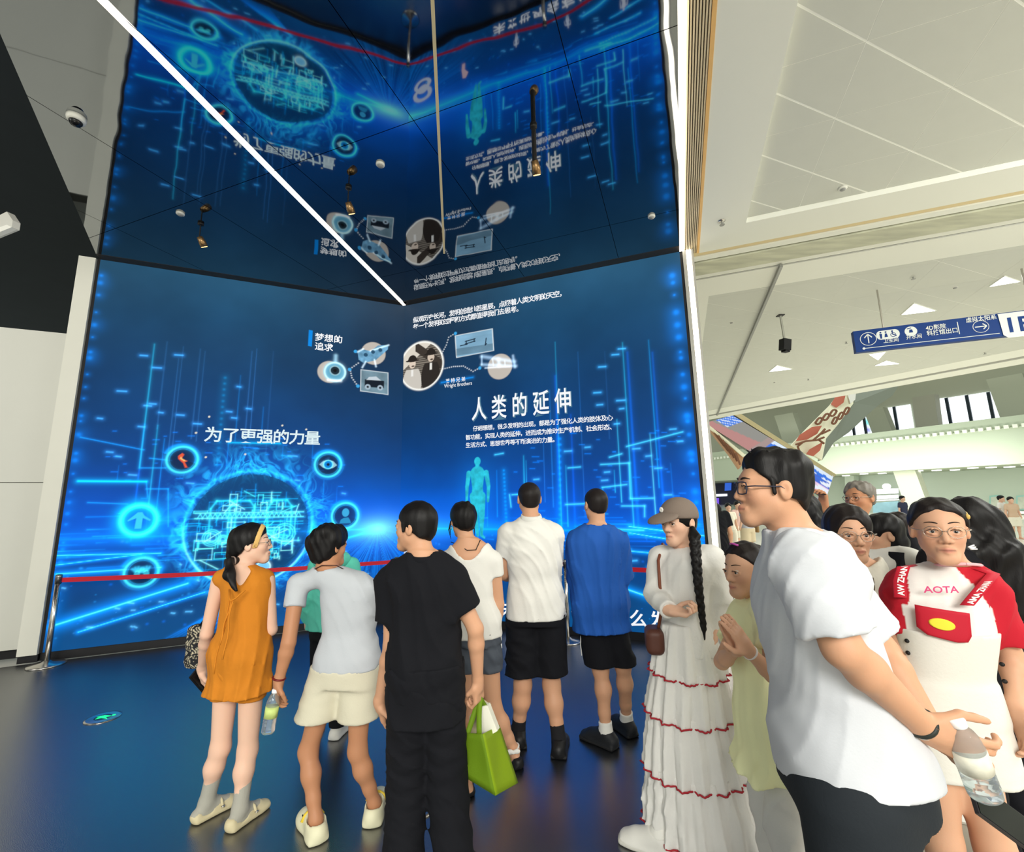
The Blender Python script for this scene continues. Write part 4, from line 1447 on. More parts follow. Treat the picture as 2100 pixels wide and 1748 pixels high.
def led_ribbon():
    """screen band as a strip of quads between its two edges, its picture a colour per point"""
    n, k = 90, 24
    up_ = [(1445, 864, 19.2), (1506, 851, 19.6), (1600, 912, 20.4), (1709, 977, 21.4)]
    A = [np.array(at(1502, 852, 19.2)), np.array(at(1709, 977, 21.6))]
    B = [np.array(at(1445, 868, 19.0)), np.array(at(1694, 1023, 21.4))]
    V, Cc = [], []
    for i in range(n + 1):
        t = i / n
        a, b = A[0] * (1 - t) + A[1] * t, B[0] * (1 - t) + B[1] * t
        for j in range(k + 1):
            s = j / k
            V.append(a * (1 - s) + b * s - b0)
            w = fbm(np.array([t * 7 + s * 2]), np.array([s * 9 - t * 2]), 4)[0]
            if t < 0.10 and s < .62:
                c = (70, 130, 235) if (s * 9 + t * 30) % 1.6 < 1.1 else (225, 238, 255)
            elif t < 0.34:
                c = (150, 148, 142) if s + t < .75 else (190, 138, 134)
            elif t < 0.40:
                c = (170, 150, 146)
            else:
                f = s + (w - .5) * .7
                c = (225, 240, 255) if f < .16 else (52, 120, 230) if f < .34 else (240, 246, 255) if w > .56 else (70, 110, 215) if f < .62 else (240, 205, 235)
                if s > .86 and t > .5:
                    c = (236, 196, 226)
            Cc.append(lin(c))
    i = np.arange((n + 1) * (k + 1)).reshape(n + 1, k + 1)
    Q = np.stack([i[:-1, :-1], i[:-1, 1:], i[1:, 1:], i[1:, :-1]], -1).reshape(-1, 4)
    V = np.array(V)
    if np.cross(V[Q[0, 1]] - V[Q[0, 0]], V[Q[0, 3]] - V[Q[0, 0]])[1] > 0:
        Q = Q[:, ::-1]
    fastmesh('screen_band', V, Q, emat('ribbon_display', 0.95), sc, np.array(Cc), smooth=False)


led_ribbon()
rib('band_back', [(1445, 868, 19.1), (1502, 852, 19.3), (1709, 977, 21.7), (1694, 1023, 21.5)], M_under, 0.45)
rib('upper_edge', [(1501, 848, 19.2), (1518, 848, 19.3), (1716, 974, 21.7), (1709, 979, 21.6)], M_gold, 0.8)
rib('lower_edge', [(1443, 868, 19.0), (1452, 870, 19.0), (1530, 934, 19.9), (1524, 938, 19.9)], M_cream, 0.6)
rib('branch_edge', [(1452, 876, 19.3), (1532, 942, 20.1), (1516, 962, 20.0), (1496, 932, 19.8)], mat('branch_tan', (186, 140, 104), 0.6), 0.5)
for k in range(6):
    rib('branch', [(1462 + k * 9, 884 + k * 9, 19.2), (1466 + k * 9, 884 + k * 9, 19.2), (1490 + k * 6, 918 + k * 7, 19.7), (1486 + k * 6, 919 + k * 7, 19.7)], M_brown, 0.04)
rib('lower_hull', [(1640, 1012, 21.2), (1694, 1024, 21.5), (1686, 1046, 21.4), (1650, 1040, 21.2)], mat('hull_grey', (176, 178, 186), 0.4), 0.9)
rib('printed_band', [(1722, 806, 23.4), (1752, 800, 23.6), (1750, 828, 23.2), (1718, 872, 22.6), (1694, 901, 22.2), (1686, 944, 21.8), (1672, 936, 21.9), (1618, 918, 21.6), (1654, 880, 22.2), (1704, 830, 23.0)], M_cream, 0.25)
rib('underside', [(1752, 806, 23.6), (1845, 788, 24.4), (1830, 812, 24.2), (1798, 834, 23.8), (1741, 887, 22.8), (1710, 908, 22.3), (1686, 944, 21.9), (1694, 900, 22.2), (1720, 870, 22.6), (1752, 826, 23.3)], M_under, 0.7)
for pts in ([(1632, 905), (1640, 892), (1665, 876), (1686, 873), (1676, 890), (1655, 902)], [(1653, 932), (1660, 922), (1688, 906), (1682, 924), (1668, 936)], [(1704, 829), (1716, 810), (1735, 808), (1730, 826), (1716, 836)]):
    rib('red_print', [(x, y, 21.55 if y > 860 else 22.9) for x, y in pts], M_red, 0.03)
for x0, y0, x1, y1 in ((1672, 868, 1716, 843), (1706, 868, 1742, 838)):
    for ph in (0, math.pi):
        pts = []
        for k in range(19):
            t = k / 18
            x, y = x0 + (x1 - x0) * t, y0 + (y1 - y0) * t + 6 * math.sin(t * 9.4 + ph)
            pts.append(at(x, y, 22.2) - b0)
        MB().tube(pts, 0.05, 6).build('helix_strand', M_brown, sc)
for pts in ([(1632, 912), (1652, 905), (1675, 903), (1690, 897)], [(1668, 903), (1685, 888), (1692, 880)], [(1680, 903), (1690, 910)], [(1640, 928), (1636, 916), (1645, 908)], [(1685, 890), (1702, 882)]):
    MB().tube([at(x, y, 21.3) - b0 for x, y in pts], 0.05, 6).build('branch_print', M_brown, sc)
rib('steel_joint', [(1738, 808, 22.8), (1756, 802, 22.9), (1754, 820, 22.7), (1744, 828, 22.6)], M_steel, 0.2)
for x, y in ((1520, 845), (1770, 796)):
    q = at(x, y, 21 if x < 1700 else 23.6) - b0
    MB().tube([q, q + np.array([0, 0, 13.2 - q[2] - b0[2]])], 0.025, 6).build('hanger_cable', M_steel, sc)

# far ground floor: shop front, lit sign, framed pictures, counter
sf = tag(empty('shop_front', onf(1500, 1010, 6.6)), 'dark shop front with white lettering and a purple screen far behind the light strip', 'shop')
f0 = np.array(sf.location)
V_ = lambda q: np.array([q[0], q[1], min(q[2], 3.44)])


def onshop(name, pts, m, n=6.6, d=0.3):
    pts = [onf(x, y, n) for x, y in pts]
    return MB().prism([V_(q) - f0 for q in pts], (FN[0] * d, FN[1] * d, 0)).build(name, m, sf)


onshop('fascia', [(1440, 993), (1560, 988), (1560, 1034), (1440, 1036)], mat('shop_dark', (40, 42, 70), 0.5), 6.6)
onshop('lit_band', [(1459, 1014), (1491, 1013), (1491, 1018), (1459, 1019)], mat('shop_lit', (250, 250, 255), 0.5, emit=(240, 245, 255), estr=1.0), 6.5, 0.05)
onshop('purple_screen', [(1460, 1022), (1474, 1022), (1474, 1040), (1460, 1040)], mat('shop_purple', (120, 80, 220), 0.5, emit=(120, 84, 226), estr=0.8), 6.45, 0.05)
onshop('blue_screen', [(1486, 985), (1499, 984), (1499, 1006), (1486, 1007)], mat('shop_blue', (50, 100, 200), 0.5, emit=(46, 96, 206), estr=0.8), 6.45, 0.05)
ls = tag(empty('lit_sign', onf(1818, 1005, 5)), 'glowing white two-line shop sign with a round emblem on the far wall', 'sign')
g0 = np.array(ls.location)
M_ls = mat('lit_sign_white', (250, 250, 255), 0.5, emit=(246, 248, 255), estr=1.3)
for pts in ([(1797, 1004), (1841, 1002), (1841, 1012), (1797, 1014)], [(1798, 1017), (1841, 1015), (1841, 1022), (1798, 1024)]):
    n_ = 6
    for i in range(n_):
        f = lambda t, a, b: (a[0] + (b[0] - a[0]) * t, a[1] + (b[1] - a[1]) * t)
        q = [f(i / n_ + .004, pts[0], pts[1]), f((i + .93) / n_, pts[0], pts[1]), f((i + .93) / n_, pts[3], pts[2]), f(i / n_ + .004, pts[3], pts[2])]
        MB().prism([onf(x, y, 5.0) - g0 for x, y in q], (FN[0] * .2, FN[1] * .2, 0)).build('lit_character', M_ls, ls)
MB().prism([onf(1817 + 8 * math.cos(a), 998 - 6 * math.sin(a), 5.0) - g0 for a in [k * math.pi / 9 for k in range(18)]], (FN[0] * .2, FN[1] * .2, 0)).build('emblem', M_ls, ls)
MB().prism([onf(x, y, 5.0) - g0 for x, y in ((1795, 1026), (1842, 1024), (1842, 1026), (1795, 1028))], (FN[0] * .2, FN[1] * .2, 0)).build('lit_rule', M_ls, ls)
dsp = tag(MB().prism([onf(x, y, 5.1) for x, y in ((1790, 1032), (1842, 1028), (1848, 1056), (1790, 1060))], (FN[0] * .2, FN[1] * .2, 0)).build('display_panel', mat('display_teal', (150, 190, 205), 0.4, vary=0.4, vscale=1.2)), 'teal and white display panel below the glowing shop sign', 'display')
M_pf, M_pp = mat('picture_frame_teal', (150, 196, 186), 0.5), mat('picture_print', (196, 200, 184), 0.6, vary=0.3, vscale=2)
for k, (x0, x1) in enumerate(((2029, 2052), (2084, 2112))):
    q0 = onf((x0 + x1) / 2, 1030, 6.8)
    r = tag(empty('wall_picture', q0), ('left' if k == 0 else 'right') + ' teal framed picture on the far wall at the frame right edge', 'picture', 'framed pictures on the far wall')
    for nm, e, m_, n in (('frame', 0, M_pf, 6.75), ('print', 3, M_pp, 6.70)):
        MB().prism([onf(x, y, n) - q0 for x, y in ((x0 + e, 1017 + e), (x1 - e, 1015 + e), (x1 - e, 1046 - e), (x0 + e, 1048 - e))], (FN[0] * .05, FN[1] * .05, 0)).build(nm, m_, r)
cn = tag(empty('counter', onf(2070, 1065, 3.4)), 'long white counter along the far wall behind the woman in black', 'counter')
c0 = np.array(cn.location)
for nm, y0, y1, n in (('counter_top', 1050, 1055, 3.2), ('counter_front', 1055, 1085, 3.4)):
    MB().prism([onf(x, y, n) - c0 for x, y in ((1850, y0 + 2), (2200, y0 - 2), (2200, y1 - 2), (1850, y1 + 2))], (FN[0] * .8, FN[1] * .8, 0)).build(nm, M_atr if nm == 'counter_front' else M_ceilw, cn)

# ------------------------------------------------------------------ small fittings on the ceilings
M_cw = mat('plastic_white', (226, 224, 214), 0.35)
M_lens = mat('dark_dome', (22, 22, 24), 0.12)
dm = tag(empty('dome_camera', onz(157, 240, CEIL)), 'white dome security camera with a dark lens on the mirror ceiling', 'security camera')
MB().lathe([(0.062, 0), (0.062, -0.02), (0.058, -0.036), (0.050, -0.044)], n=28).build('housing', M_cw, dm, True)
MB().lathe([(0.044, -0.040), (0.042, -0.055), (0.033, -0.071), (0.015, -0.081), (0.003, -0.083)], n=24).build('lens_dome', M_lens, dm, True)
M_lamp = mat('lamp_black', (26, 24, 22), 0.45)
M_glow = mat('lamp_face', (255, 214, 150), 0.4, emit=(255, 206, 130), estr=2.5)
for (mx, my), (lx, ly), lab in (((412, 458), (411, 494), 'small black spotlight hanging from the mirror ceiling left of the light strip'),
                                ((715, 384), (715, 424), 'small glowing spotlight hanging beside the diagonal light strip'),
                                ((1094, 258), (1096, 340), 'small glowing spotlight hanging before the reflected title')):
    q = onz(mx, my, CEIL)
    l = at(lx, ly, q[1])
    h = CEIL - l[2]
    r = tag(empty('pendant_spotlight', q), lab, 'spotlight')
    MB().lathe([(0.03, 0), (0.03, -0.02), (0.012, -0.025)], n=16).build('canopy', M_lamp, r, True)
    MB().tube([(0, 0, -0.02), (0, 0, -h + 0.04)], 0.006 if h < .25 else 0.02, 8).build('rod', M_lamp, r)
    hd = MB().tube([(0, 0.0, -h + 0.05), (0.012, 0.03, -h + 0.01), (0.02, 0.06, -h - 0.035)], [0.028, 0.036, 0.038], 16).build('lamp_head', mat('lamp_bronze', (150, 118, 80), 0.3, metal=0.8), r, True)
    sd_ = bpy.data.lights.new('lamp_beam', 'SPOT')
    sd_.energy, sd_.color, sd_.spot_size, sd_.spot_blend, sd_.shadow_soft_size = 10, (1.0, 0.86, 0.66), 2.2, 0.8, 0.03
    so_ = bpy.data.objects.new('lamp_beam', sd_)
    COL.objects.link(so_)
    so_.parent = r
    so_.location = (0.024, 0.078, -h - 0.056)
    so_.rotation_euler = Vector((0.1, 0.45, -0.88)).to_track_quat('-Z', 'Y').to_euler()
    MB().tube([(0.0201, 0.0605, -h - 0.0358), (0.0207, 0.0625, -h - 0.0388)], 0.031, 16).build('lamp_face', M_glow, r)
for (x, y), z, lab in (((370, 437), CEIL, 'smoke detector on the mirror ceiling near the left spotlight'), ((780, 336), CEIL, 'smoke detector on the mirror ceiling right of the light strip'),
                       ((1336, 443), CEIL, 'smoke detector on the mirror ceiling near the right screen top'), ((1728, 385), CEIL + 0.06, 'smoke detector on the triangular ceiling tiles'),
                       ((1958, 588), CEIL + .02, 'smoke detector on the far hall ceiling left of the right-hand triangular light'), ((1500, 660), CEIL + .02, 'smoke detector on the hall ceiling beside the thin track rail'),
                       ((1588, 783), CEIL + .02, 'smoke detector on the hall ceiling near its front edge')):
    q = onz(x, y, z)
    r = tag(empty('smoke_detector', q), lab, 'smoke detector')
    MB().lathe([(0.040, 0), (0.040, -0.014), (0.034, -0.02)], n=20).build('base', M_cw, r, True)
    MB().lathe([(0.026, -0.019), (0.024, -0.03), (0.014, -0.035)], n=20).build('sensor', mat('sensor_grey', (150, 150, 146), 0.4), r, True)
for (x, y), lab in (((1480, 453), 'sprinkler head in the ceiling board beside the wood trimmed grille'), ((1872, 566), 'dark sprinkler head in the hall ceiling near the upper triangular lights'),
                    ((1735, 700), 'sprinkler head in the hall ceiling left of the blue sign'), ((1657, 776), 'sprinkler head in the hall ceiling right of the lower triangular light'), ((2019, 722), 'sprinkler head in the hall ceiling under the blue sign right end')):
    q = onz(x, y, CEIL + (0.02 if y > 500 else 0))
    r = tag(empty('sprinkler', q), lab, 'sprinkler')
    MB().lathe([(0.04, 0), (0.04, -0.006), (0.012, -0.012)], n=16).build('plate', M_steel, r, True)
    MB().lathe([(0.008, -0.01), (0.008, -0.045), (0.028, -0.05), (0.028, -0.054)], n=12).build('head', M_grey, r)
ts = tag(empty('track_spotlight', onz(1600, 645, CEIL + .02)), 'black box spotlight hanging on a grey rod from the hall ceiling', 'spotlight')
l = at(1610, 707, ts.location[1] + 0.0) - np.array(ts.location)
MB().obox((0, 0, 0), (1, 0, 0), (0, 1, 0), (0, 0, 1), -.05, .05, -.05, .05, -.03, 0).build('canopy', M_lamp, ts)
MB().tube([(0, 0, -.02), (l[0], l[1], l[2] + .07)], 0.018, 8).build('rod', mat('rod_grey', (170, 170, 160), 0.4, metal=.5), ts)
MB().obox(l, (0.94, 0.2, -.1), (-.2, .95, .1), (0.1, -.1, 1), -.075, .075, -.06, .06, -.10, .09).build('lamp_body', M_black, ts)
MB().obox(l, (0.94, 0.2, -.1), (-.2, .95, .1), (0.1, -.1, 1), -.03, .06, -.05, .05, -.13, -.10).build('lamp_snout', M_black, ts)
hl = tag(empty('angled_wall_lamp', at(8, 456, 4.4)), 'pale angular lamp box in the dark ceiling at the left edge', 'lamp')
MB().prism([at(x, y, 4.4) - np.array(hl.location) for x, y in ((-60, 470), (14, 434), (26, 452), (24, 466), (-60, 500))], (0.02, 0.06, 0)).build('lamp_body', mat('lamp_pale', (206, 204, 196), 0.5), hl)
MB().prism([at(x, y, 4.39) - np.array(hl.location) for x, y in ((-60, 500), (24, 466), (14, 461), (-60, 486))], (0, 0.05, 0)).build('lamp_lip', mat('lamp_lip_white', (236, 234, 226), 0.5), hl)

# ------------------------------------------------------------------ floor exit light, barrier posts and belts
fx = tag(empty('floor_exit_light', onz(211, 1473, 0.0)), 'round floor light with a glowing green running-man sign in the black floor', 'floor light')
MB().lathe([(0.115, 0), (0.115, 0.004), (0.098, 0.006)], n=32).build('rim', M_steel, fx, True)
MB().lathe([(0.098, 0.0045), (0.05, 0.0062), (0.002, 0.0064)], n=32).build('glass', mat('exit_glass', (30, 60, 66), 0.15), fx)
M_green = mat('exit_green', (20, 220, 120), 0.4, emit=(30, 235, 130), estr=1.4)
fw_ = [(-.05, .0), (-.01, .03), (.05, .02), (.02, .0), (.06, -.03), (.0, -.015), (-.03, -.035), (-.02, -.005)]
MB().prism([(a, b, .0066) for a, b in fw_], (0, 0, .0012)).build('running_figure', M_green, fx)
MB().lathe([(.012, .0066), (.010, .008)], (.055, .035, 0), 12).build('figure_head', M_green, fx)
f2 = tag(empty('floor_light', onz(852, 1656, 0.0)), 'round steel floor light between the legs of the man in black', 'floor light')
MB().lathe([(0.115, 0), (0.115, 0.004), (0.098, 0.006)], n=32).build('rim', M_steel, f2, True)
MB().lathe([(0.098, 0.0045), (0.05, 0.0062), (0.002, 0.0064)], n=32).build('glass', mat('floor_glass', (120, 140, 150), 0.15), f2)

M_belt = mat('belt_red', (190, 16, 40), 0.6, bump=0.2, bscale=200)
POST = {}


def post(loc, lab, h=0.92):
    r = tag(empty('barrier_post', loc), lab, 'barrier post', 'steel barrier posts before the screens')
    parts = (('base', [(0.16, 0), (0.16, 0.010), (0.15, 0.018), (0.05, 0.032), (0.026, 0.05)]), ('pole', [(0.025, 0.03), (0.025, h - 0.09)]), ('belt_head', [(0.029, h - 0.09), (0.03, h - 0.02), (0.029, h), (0.02, h + 0.006)]))
    for nm, prof in parts:
        if nm in POST:
            o = link(nm, POST[nm], None, r)
        else:
            o = MB().lathe(prof, n=28).build(nm, M_steel if nm != 'belt_head' else mat('head_steel', (130, 128, 126), 0.3, metal=1.0), r, True)
            POST[nm] = o.data
    return r


p1 = np.array([*(L0 - DL * 0.12 + NL * 0.19), 0])
p3 = onz(1165, 1316, 0)
p2 = np.array([at(813, 1158, 6.1)[0], 6.1, 0])
p4 = np.array(uvp(-0.05, 0.42, 0))
post(p1, 'steel barrier post at the left end of the red belt by the white frame')
post(p2, 'steel barrier post hidden behind the man in the black shirt')
post(p3, 'steel barrier post between the man in the white polo and the man in blue')
post(p4, 'steel barrier post behind the woman in the cap')
for k, (a, b, lab) in enumerate(((p1, p2, 'red barrier belt across the left screen'), (p2, p3, 'red barrier belt behind the woman in the white tee'), (p3, p4, 'red barrier belt behind the man in the blue tee'))):
    d = (b - a) / np.linalg.norm(b - a)
    n_ = np.array([-d[1], d[0], 0])
    vs, fs = [], []
    N = 16
    for i in range(N + 1):
        t = i / N
        q = a + d * 0.031 + (b - a - d * 0.062) * t
        z = 0.865 - 0.02 * math.sin(math.pi * t)
        for dn in (-0.0012, 0.0012):
            for dz in (-0.024, 0.024):
                vs.append(q + n_ * dn + np.array([0, 0, z + dz]))
    for i in range(N):
        o = i * 4
        for f in ((0, 1, 5, 4), (2, 6, 7, 3), (0, 4, 6, 2), (1, 3, 7, 5)):
            fs.append(tuple(o + w for w in f))
    fs += [(0, 2, 3, 1), (N * 4, N * 4 + 1, N * 4 + 3, N * 4 + 2)]
    tag(MB().add(vs, fs).build('barrier_belt', M_belt), lab, 'barrier belt', 'red belts between the posts')
# ------------------------------------------------------------------ bodies: signed distances turned into one smooth surface
def V3(*a):
    return np.array(a, float)


class Prim:
    """a solid given by its distance function and the box outside which it may be ignored"""

    def __init__(s, fn, lo, hi):
        s.fn, s.lo, s.hi = fn, np.asarray(lo, float), np.asarray(hi, float)

    def cut(s, p, n):
        """keep the side that n points away from"""
        p, n = np.asarray(p, float), np.asarray(n, float) / np.linalg.norm(n)
        f = s.fn
        return Prim(lambda X, Y, Z: np.maximum(f(X, Y, Z), (X - p[0]) * n[0] + (Y - p[1]) * n[1] + (Z - p[2]) * n[2]), s.lo, s.hi)

    def minus(s, o):
        f, g = s.fn, o.fn
        return Prim(lambda X, Y, Z: np.maximum(f(X, Y, Z), -g(X, Y, Z)), s.lo, s.hi)


def cone(a, b, ra, rb):
    a, b = np.asarray(a, float), np.asarray(b, float)
    d = b - a
    L2 = d @ d + 1e-12
    r = max(ra, rb)

    def fn(X, Y, Z):
        x, y, z = X - a[0], Y - a[1], Z - a[2]
        t = np.clip((x * d[0] + y * d[1] + z * d[2]) / L2, 0, 1)
        return np.sqrt((x - t * d[0]) ** 2 + (y - t * d[1]) ** 2 + (z - t * d[2]) ** 2) - (ra + (rb - ra) * t)
    return Prim(fn, np.minimum(a, b) - r, np.maximum(a, b) + r)


def ell(c, r, R=None):
    """ellipsoid; R = rows are its own axes"""
    c, r = np.asarray(c, float), np.asarray(r, float)
    m = r.max()

    def fn(X, Y, Z):
        x, y, z = X - c[0], Y - c[1], Z - c[2]
        if R is not None:
            x, y, z = R[0][0] * x + R[0][1] * y + R[0][2] * z, R[1][0] * x + R[1][1] * y + R[1][2] * z, R[2][0] * x + R[2][1] * y + R[2][2] * z
        k0 = np.sqrt((x / r[0]) ** 2 + (y / r[1]) ** 2 + (z / r[2]) ** 2)
        k1 = np.sqrt((x / r[0] ** 2) ** 2 + (y / r[1] ** 2) ** 2 + (z / r[2] ** 2) ** 2) + 1e-9
        return k0 * (k0 - 1) / k1
    return Prim(fn, c - m, c + m)


def rbox(c, h, R, rad):
    c, h = np.asarray(c, float), np.asarray(h, float)
    m = np.linalg.norm(h) + rad

    def fn(X, Y, Z):
        x, y, z = X - c[0], Y - c[1], Z - c[2]
        q = [np.abs(R[i][0] * x + R[i][1] * y + R[i][2] * z) - h[i] + rad for i in range(3)]
        o = np.sqrt(np.maximum(q[0], 0) ** 2 + np.maximum(q[1], 0) ** 2 + np.maximum(q[2], 0) ** 2)
        return o + np.minimum(np.maximum(q[0], np.maximum(q[1], q[2])), 0) - rad
    return Prim(fn, c - m, c + m)


def loft(sec, ex=(1, 0, 0), ey=(0, 1, 0), p=2.2, ruffle=None, capr=0.0):
    """sections along z: (z, cx, cy, a, b) = height, centre, half width along ex, half depth along ey"""
    sec = np.array(sorted(sec, key=lambda q: q[0]), float)
    zz = np.linspace(sec[0, 0], sec[-1, 0], 60)
    # smooth interpolation of the sections
    tab = []
    for k in range(1, 5):
        v = np.interp(zz, sec[:, 0], sec[:, k])
        for _ in range(3):
            v[1:-1] = (v[:-2] + 2 * v[1:-1] + v[2:]) / 4
        tab.append(v)
    m = max(sec[:, 3].max(), sec[:, 4].max()) * 1.15
    lo = V3(sec[:, 1].min() - m, sec[:, 2].min() - m, sec[0, 0])
    hi = V3(sec[:, 1].max() + m, sec[:, 2].max() + m, sec[-1, 0])
    ex, ey = np.asarray(ex, float), np.asarray(ey, float)

    def fn(X, Y, Z):
        z1 = Z[0, 0, :] if Z.ndim == 3 else Z
        cx, cy, a, b = (np.interp(z1, zz, t) for t in tab)
        if Z.ndim == 3:
            cx, cy, a, b = (t[None, None, :] for t in (cx, cy, a, b))
        dx, dy = X - cx, Y - cy
        u, v = dx * ex[0] + dy * ex[1], dx * ey[0] + dy * ey[1]
        k = (np.abs(u / a) ** p + np.abs(v / b) ** p) ** (1 / p)
        d = (k - 1) * np.minimum(a, b) * (0.55 + 0.45 * np.minimum(1, np.minimum(a, b) / np.maximum(a, b)) ** 0.3)
        if ruffle is not None:
            d = d - ruffle(np.arctan2(v / b, u / a), Z)
        return np.maximum(d, np.maximum(Z - sec[-1, 0], sec[0, 0] - Z))
    return Prim(fn, lo, hi)


class Solid:
    def __init__(s):
        s.ops = []

    def u(s, prim, k=0.02):
        s.ops.append(('u', prim, k))
        return s

    def s(s, prim, k=0.01):
        s.ops.append(('s', prim, k))
        return s

    def plane(s, p, n):
        s.ops.append(('p', np.asarray(p, float), np.asarray(n, float) / np.linalg.norm(n)))
        return s

    def disp(s, fn):
        s.ops.append(('d', fn, 0))
        return s

    def grid(s, res, fine):
        us = [o for o in s.ops if o[0] == 'u']
        lo = np.min([o[1].lo for o in us], 0) - 0.03
        hi = np.max([o[1].hi for o in us], 0) + 0.03
        for o in s.ops:          # half spaces square to an axis shrink the box
            if o[0] == 'p':
                for k in range(3):
                    if o[2][k] > 0.999:
                        hi[k] = min(hi[k], o[1][k] + 0.02)
                    if o[2][k] < -0.999:
                        lo[k] = max(lo[k], o[1][k] - 0.02)
        axs = []
        for k in range(3):
            x, out = lo[k], []
            while x < hi[k]:
                out.append(x)
                st = res
                for (c, r, fr) in fine:
                    e = abs(x - c[k]) - r
                    if e < 0:
                        st = min(st, fr)
                    elif e < 0.05:
                        st = min(st, fr + (res - fr) * e / 0.05)
                x += st
            out.append(x)
            axs.append(np.array(out))
        return axs

    def field(s, axs):
        sh = tuple(len(a) for a in axs)
        D = np.full(sh, 0.25, np.float32)
        for o in s.ops:
            if o[0] in 'us':
                pr, k = o[1], o[2]
                m = k + 0.022
                sl = []
                for i in range(3):
                    a = np.searchsorted(axs[i], pr.lo[i] - m)
                    b = np.searchsorted(axs[i], pr.hi[i] + m)
                    sl.append(slice(max(0, a - 1), min(sh[i], b + 1)))
                sl = tuple(sl)
                X = axs[0][sl[0]][:, None, None]
                Y = axs[1][sl[1]][None, :, None]
                Z = axs[2][sl[2]][None, None, :]
                if X.size == 0 or Y.size == 0 or Z.size == 0:
                    continue
                d = pr.fn(X, Y, Z)
                e = D[sl]
                if o[0] == 'u':
                    h = np.maximum(k - np.abs(e - d), 0) / k
                    D[sl] = np.minimum(e, d) - h * h * k * 0.25
                else:
                    d = -d
                    h = np.maximum(k - np.abs(e - d), 0) / k
                    D[sl] = np.maximum(e, d) + h * h * k * 0.25
            elif o[0] == 'p':
                X, Y, Z = axs[0][:, None, None], axs[1][None, :, None], axs[2][None, None, :]
                D = np.maximum(D, ((X - o[1][0]) * o[2][0] + (Y - o[1][1]) * o[2][1] + (Z - o[1][2]) * o[2][2]).astype(np.float32))
            elif o[0] == 'd':
                w = np.nonzero(np.abs(D) < 0.05)
                D[w] += o[1](axs[0][w[0]], axs[1][w[1]], axs[2][w[2]])
        return D

    def surface(s, res=0.009, fine=(), smooth=1):
        axs = s.grid(res, fine)
        D = s.field(axs)
        return nets(D, axs, smooth)


_EDG = []
for _a in range(8):
    for _b in range(3):
        if not (_a >> _b) & 1:
            _EDG.append((_a, _a | (1 << _b), _b))


def nets(D, axs, smooth=1):
    D = D.copy()
    D[0], D[-1] = np.maximum(D[0], .01), np.maximum(D[-1], .01)
    D[:, 0], D[:, -1] = np.maximum(D[:, 0], .01), np.maximum(D[:, -1], .01)
    D[:, :, 0], D[:, :, -1] = np.maximum(D[:, :, 0], .01), np.maximum(D[:, :, -1], .01)
    I = (D < 0).astype(np.int8)
    S = I[:-1, :-1, :-1] + I[1:, :-1, :-1] + I[:-1, 1:, :-1] + I[1:, 1:, :-1] + I[:-1, :-1, 1:] + I[1:, :-1, 1:] + I[:-1, 1:, 1:] + I[1:, 1:, 1:]
    i, j, k = np.nonzero((S > 0) & (S < 8))
    n = len(i)
    C = np.stack([D[i + (c & 1), j + ((c >> 1) & 1), k + ((c >> 2) & 1)] for c in range(8)], 1)
    acc, cnt = np.zeros((n, 3)), np.zeros(n)
    for a, b, ax in _EDG:
        m = (C[:, a] < 0) != (C[:, b] < 0)
        t = np.where(m, C[:, a] / np.where(m, C[:, a] - C[:, b], 1), 0)
        p = np.array([a & 1, (a >> 1) & 1, (a >> 2) & 1], float)
        q = np.repeat(p[None], n, 0)
        q[:, ax] += t
        acc += q * m[:, None]
        cnt += m
    acc /= cnt[:, None]
    idx = (i, j, k)
    P = np.stack([axs[d][idx[d]] + acc[:, d] * (axs[d][idx[d] + 1] - axs[d][idx[d]]) for d in range(3)], 1)
    M = np.full(S.shape, -1, np.int32)
    M[i, j, k] = np.arange(n)
    quads = []
    for ax in range(3):
        b = 1 << ax
        m = (C[:, 0] < 0) != (C[:, b] < 0)
        o1, o2 = [(1, 2), (2, 0), (0, 1)][ax]
        ok = m & (idx[o1] > 0) & (idx[o2] > 0)
        w = np.nonzero(ok)[0]
        c = [idx[0][w], idx[1][w], idx[2][w]]

        def sh(d1, d2):
            e = [x.copy() for x in c]
            e[o1] -= d1
            e[o2] -= d2
            return M[e[0], e[1], e[2]]
        q = np.stack([sh(0, 0), sh(1, 0), sh(1, 1), sh(0, 1)], 1)
        fl = C[w, 0] < 0
        q[~fl] = q[~fl][:, ::-1]
        quads.append(q)
    Q = np.concatenate(quads)
    Q = Q[(Q >= 0).all(1)]
    for _ in range(smooth):
        E = np.concatenate([Q[:, [0, 1]], Q[:, [1, 2]], Q[:, [2, 3]], Q[:, [3, 0]]])
        den = np.bincount(E[:, 0], minlength=n) + np.bincount(E[:, 1], minlength=n)
        new = np.stack([(np.bincount(E[:, 0], P[E[:, 1], d], n) + np.bincount(E[:, 1], P[E[:, 0], d], n)) / np.maximum(den, 1) for d in range(3)], 1)
        P = P * 0.5 + new * 0.5
    return P, Q


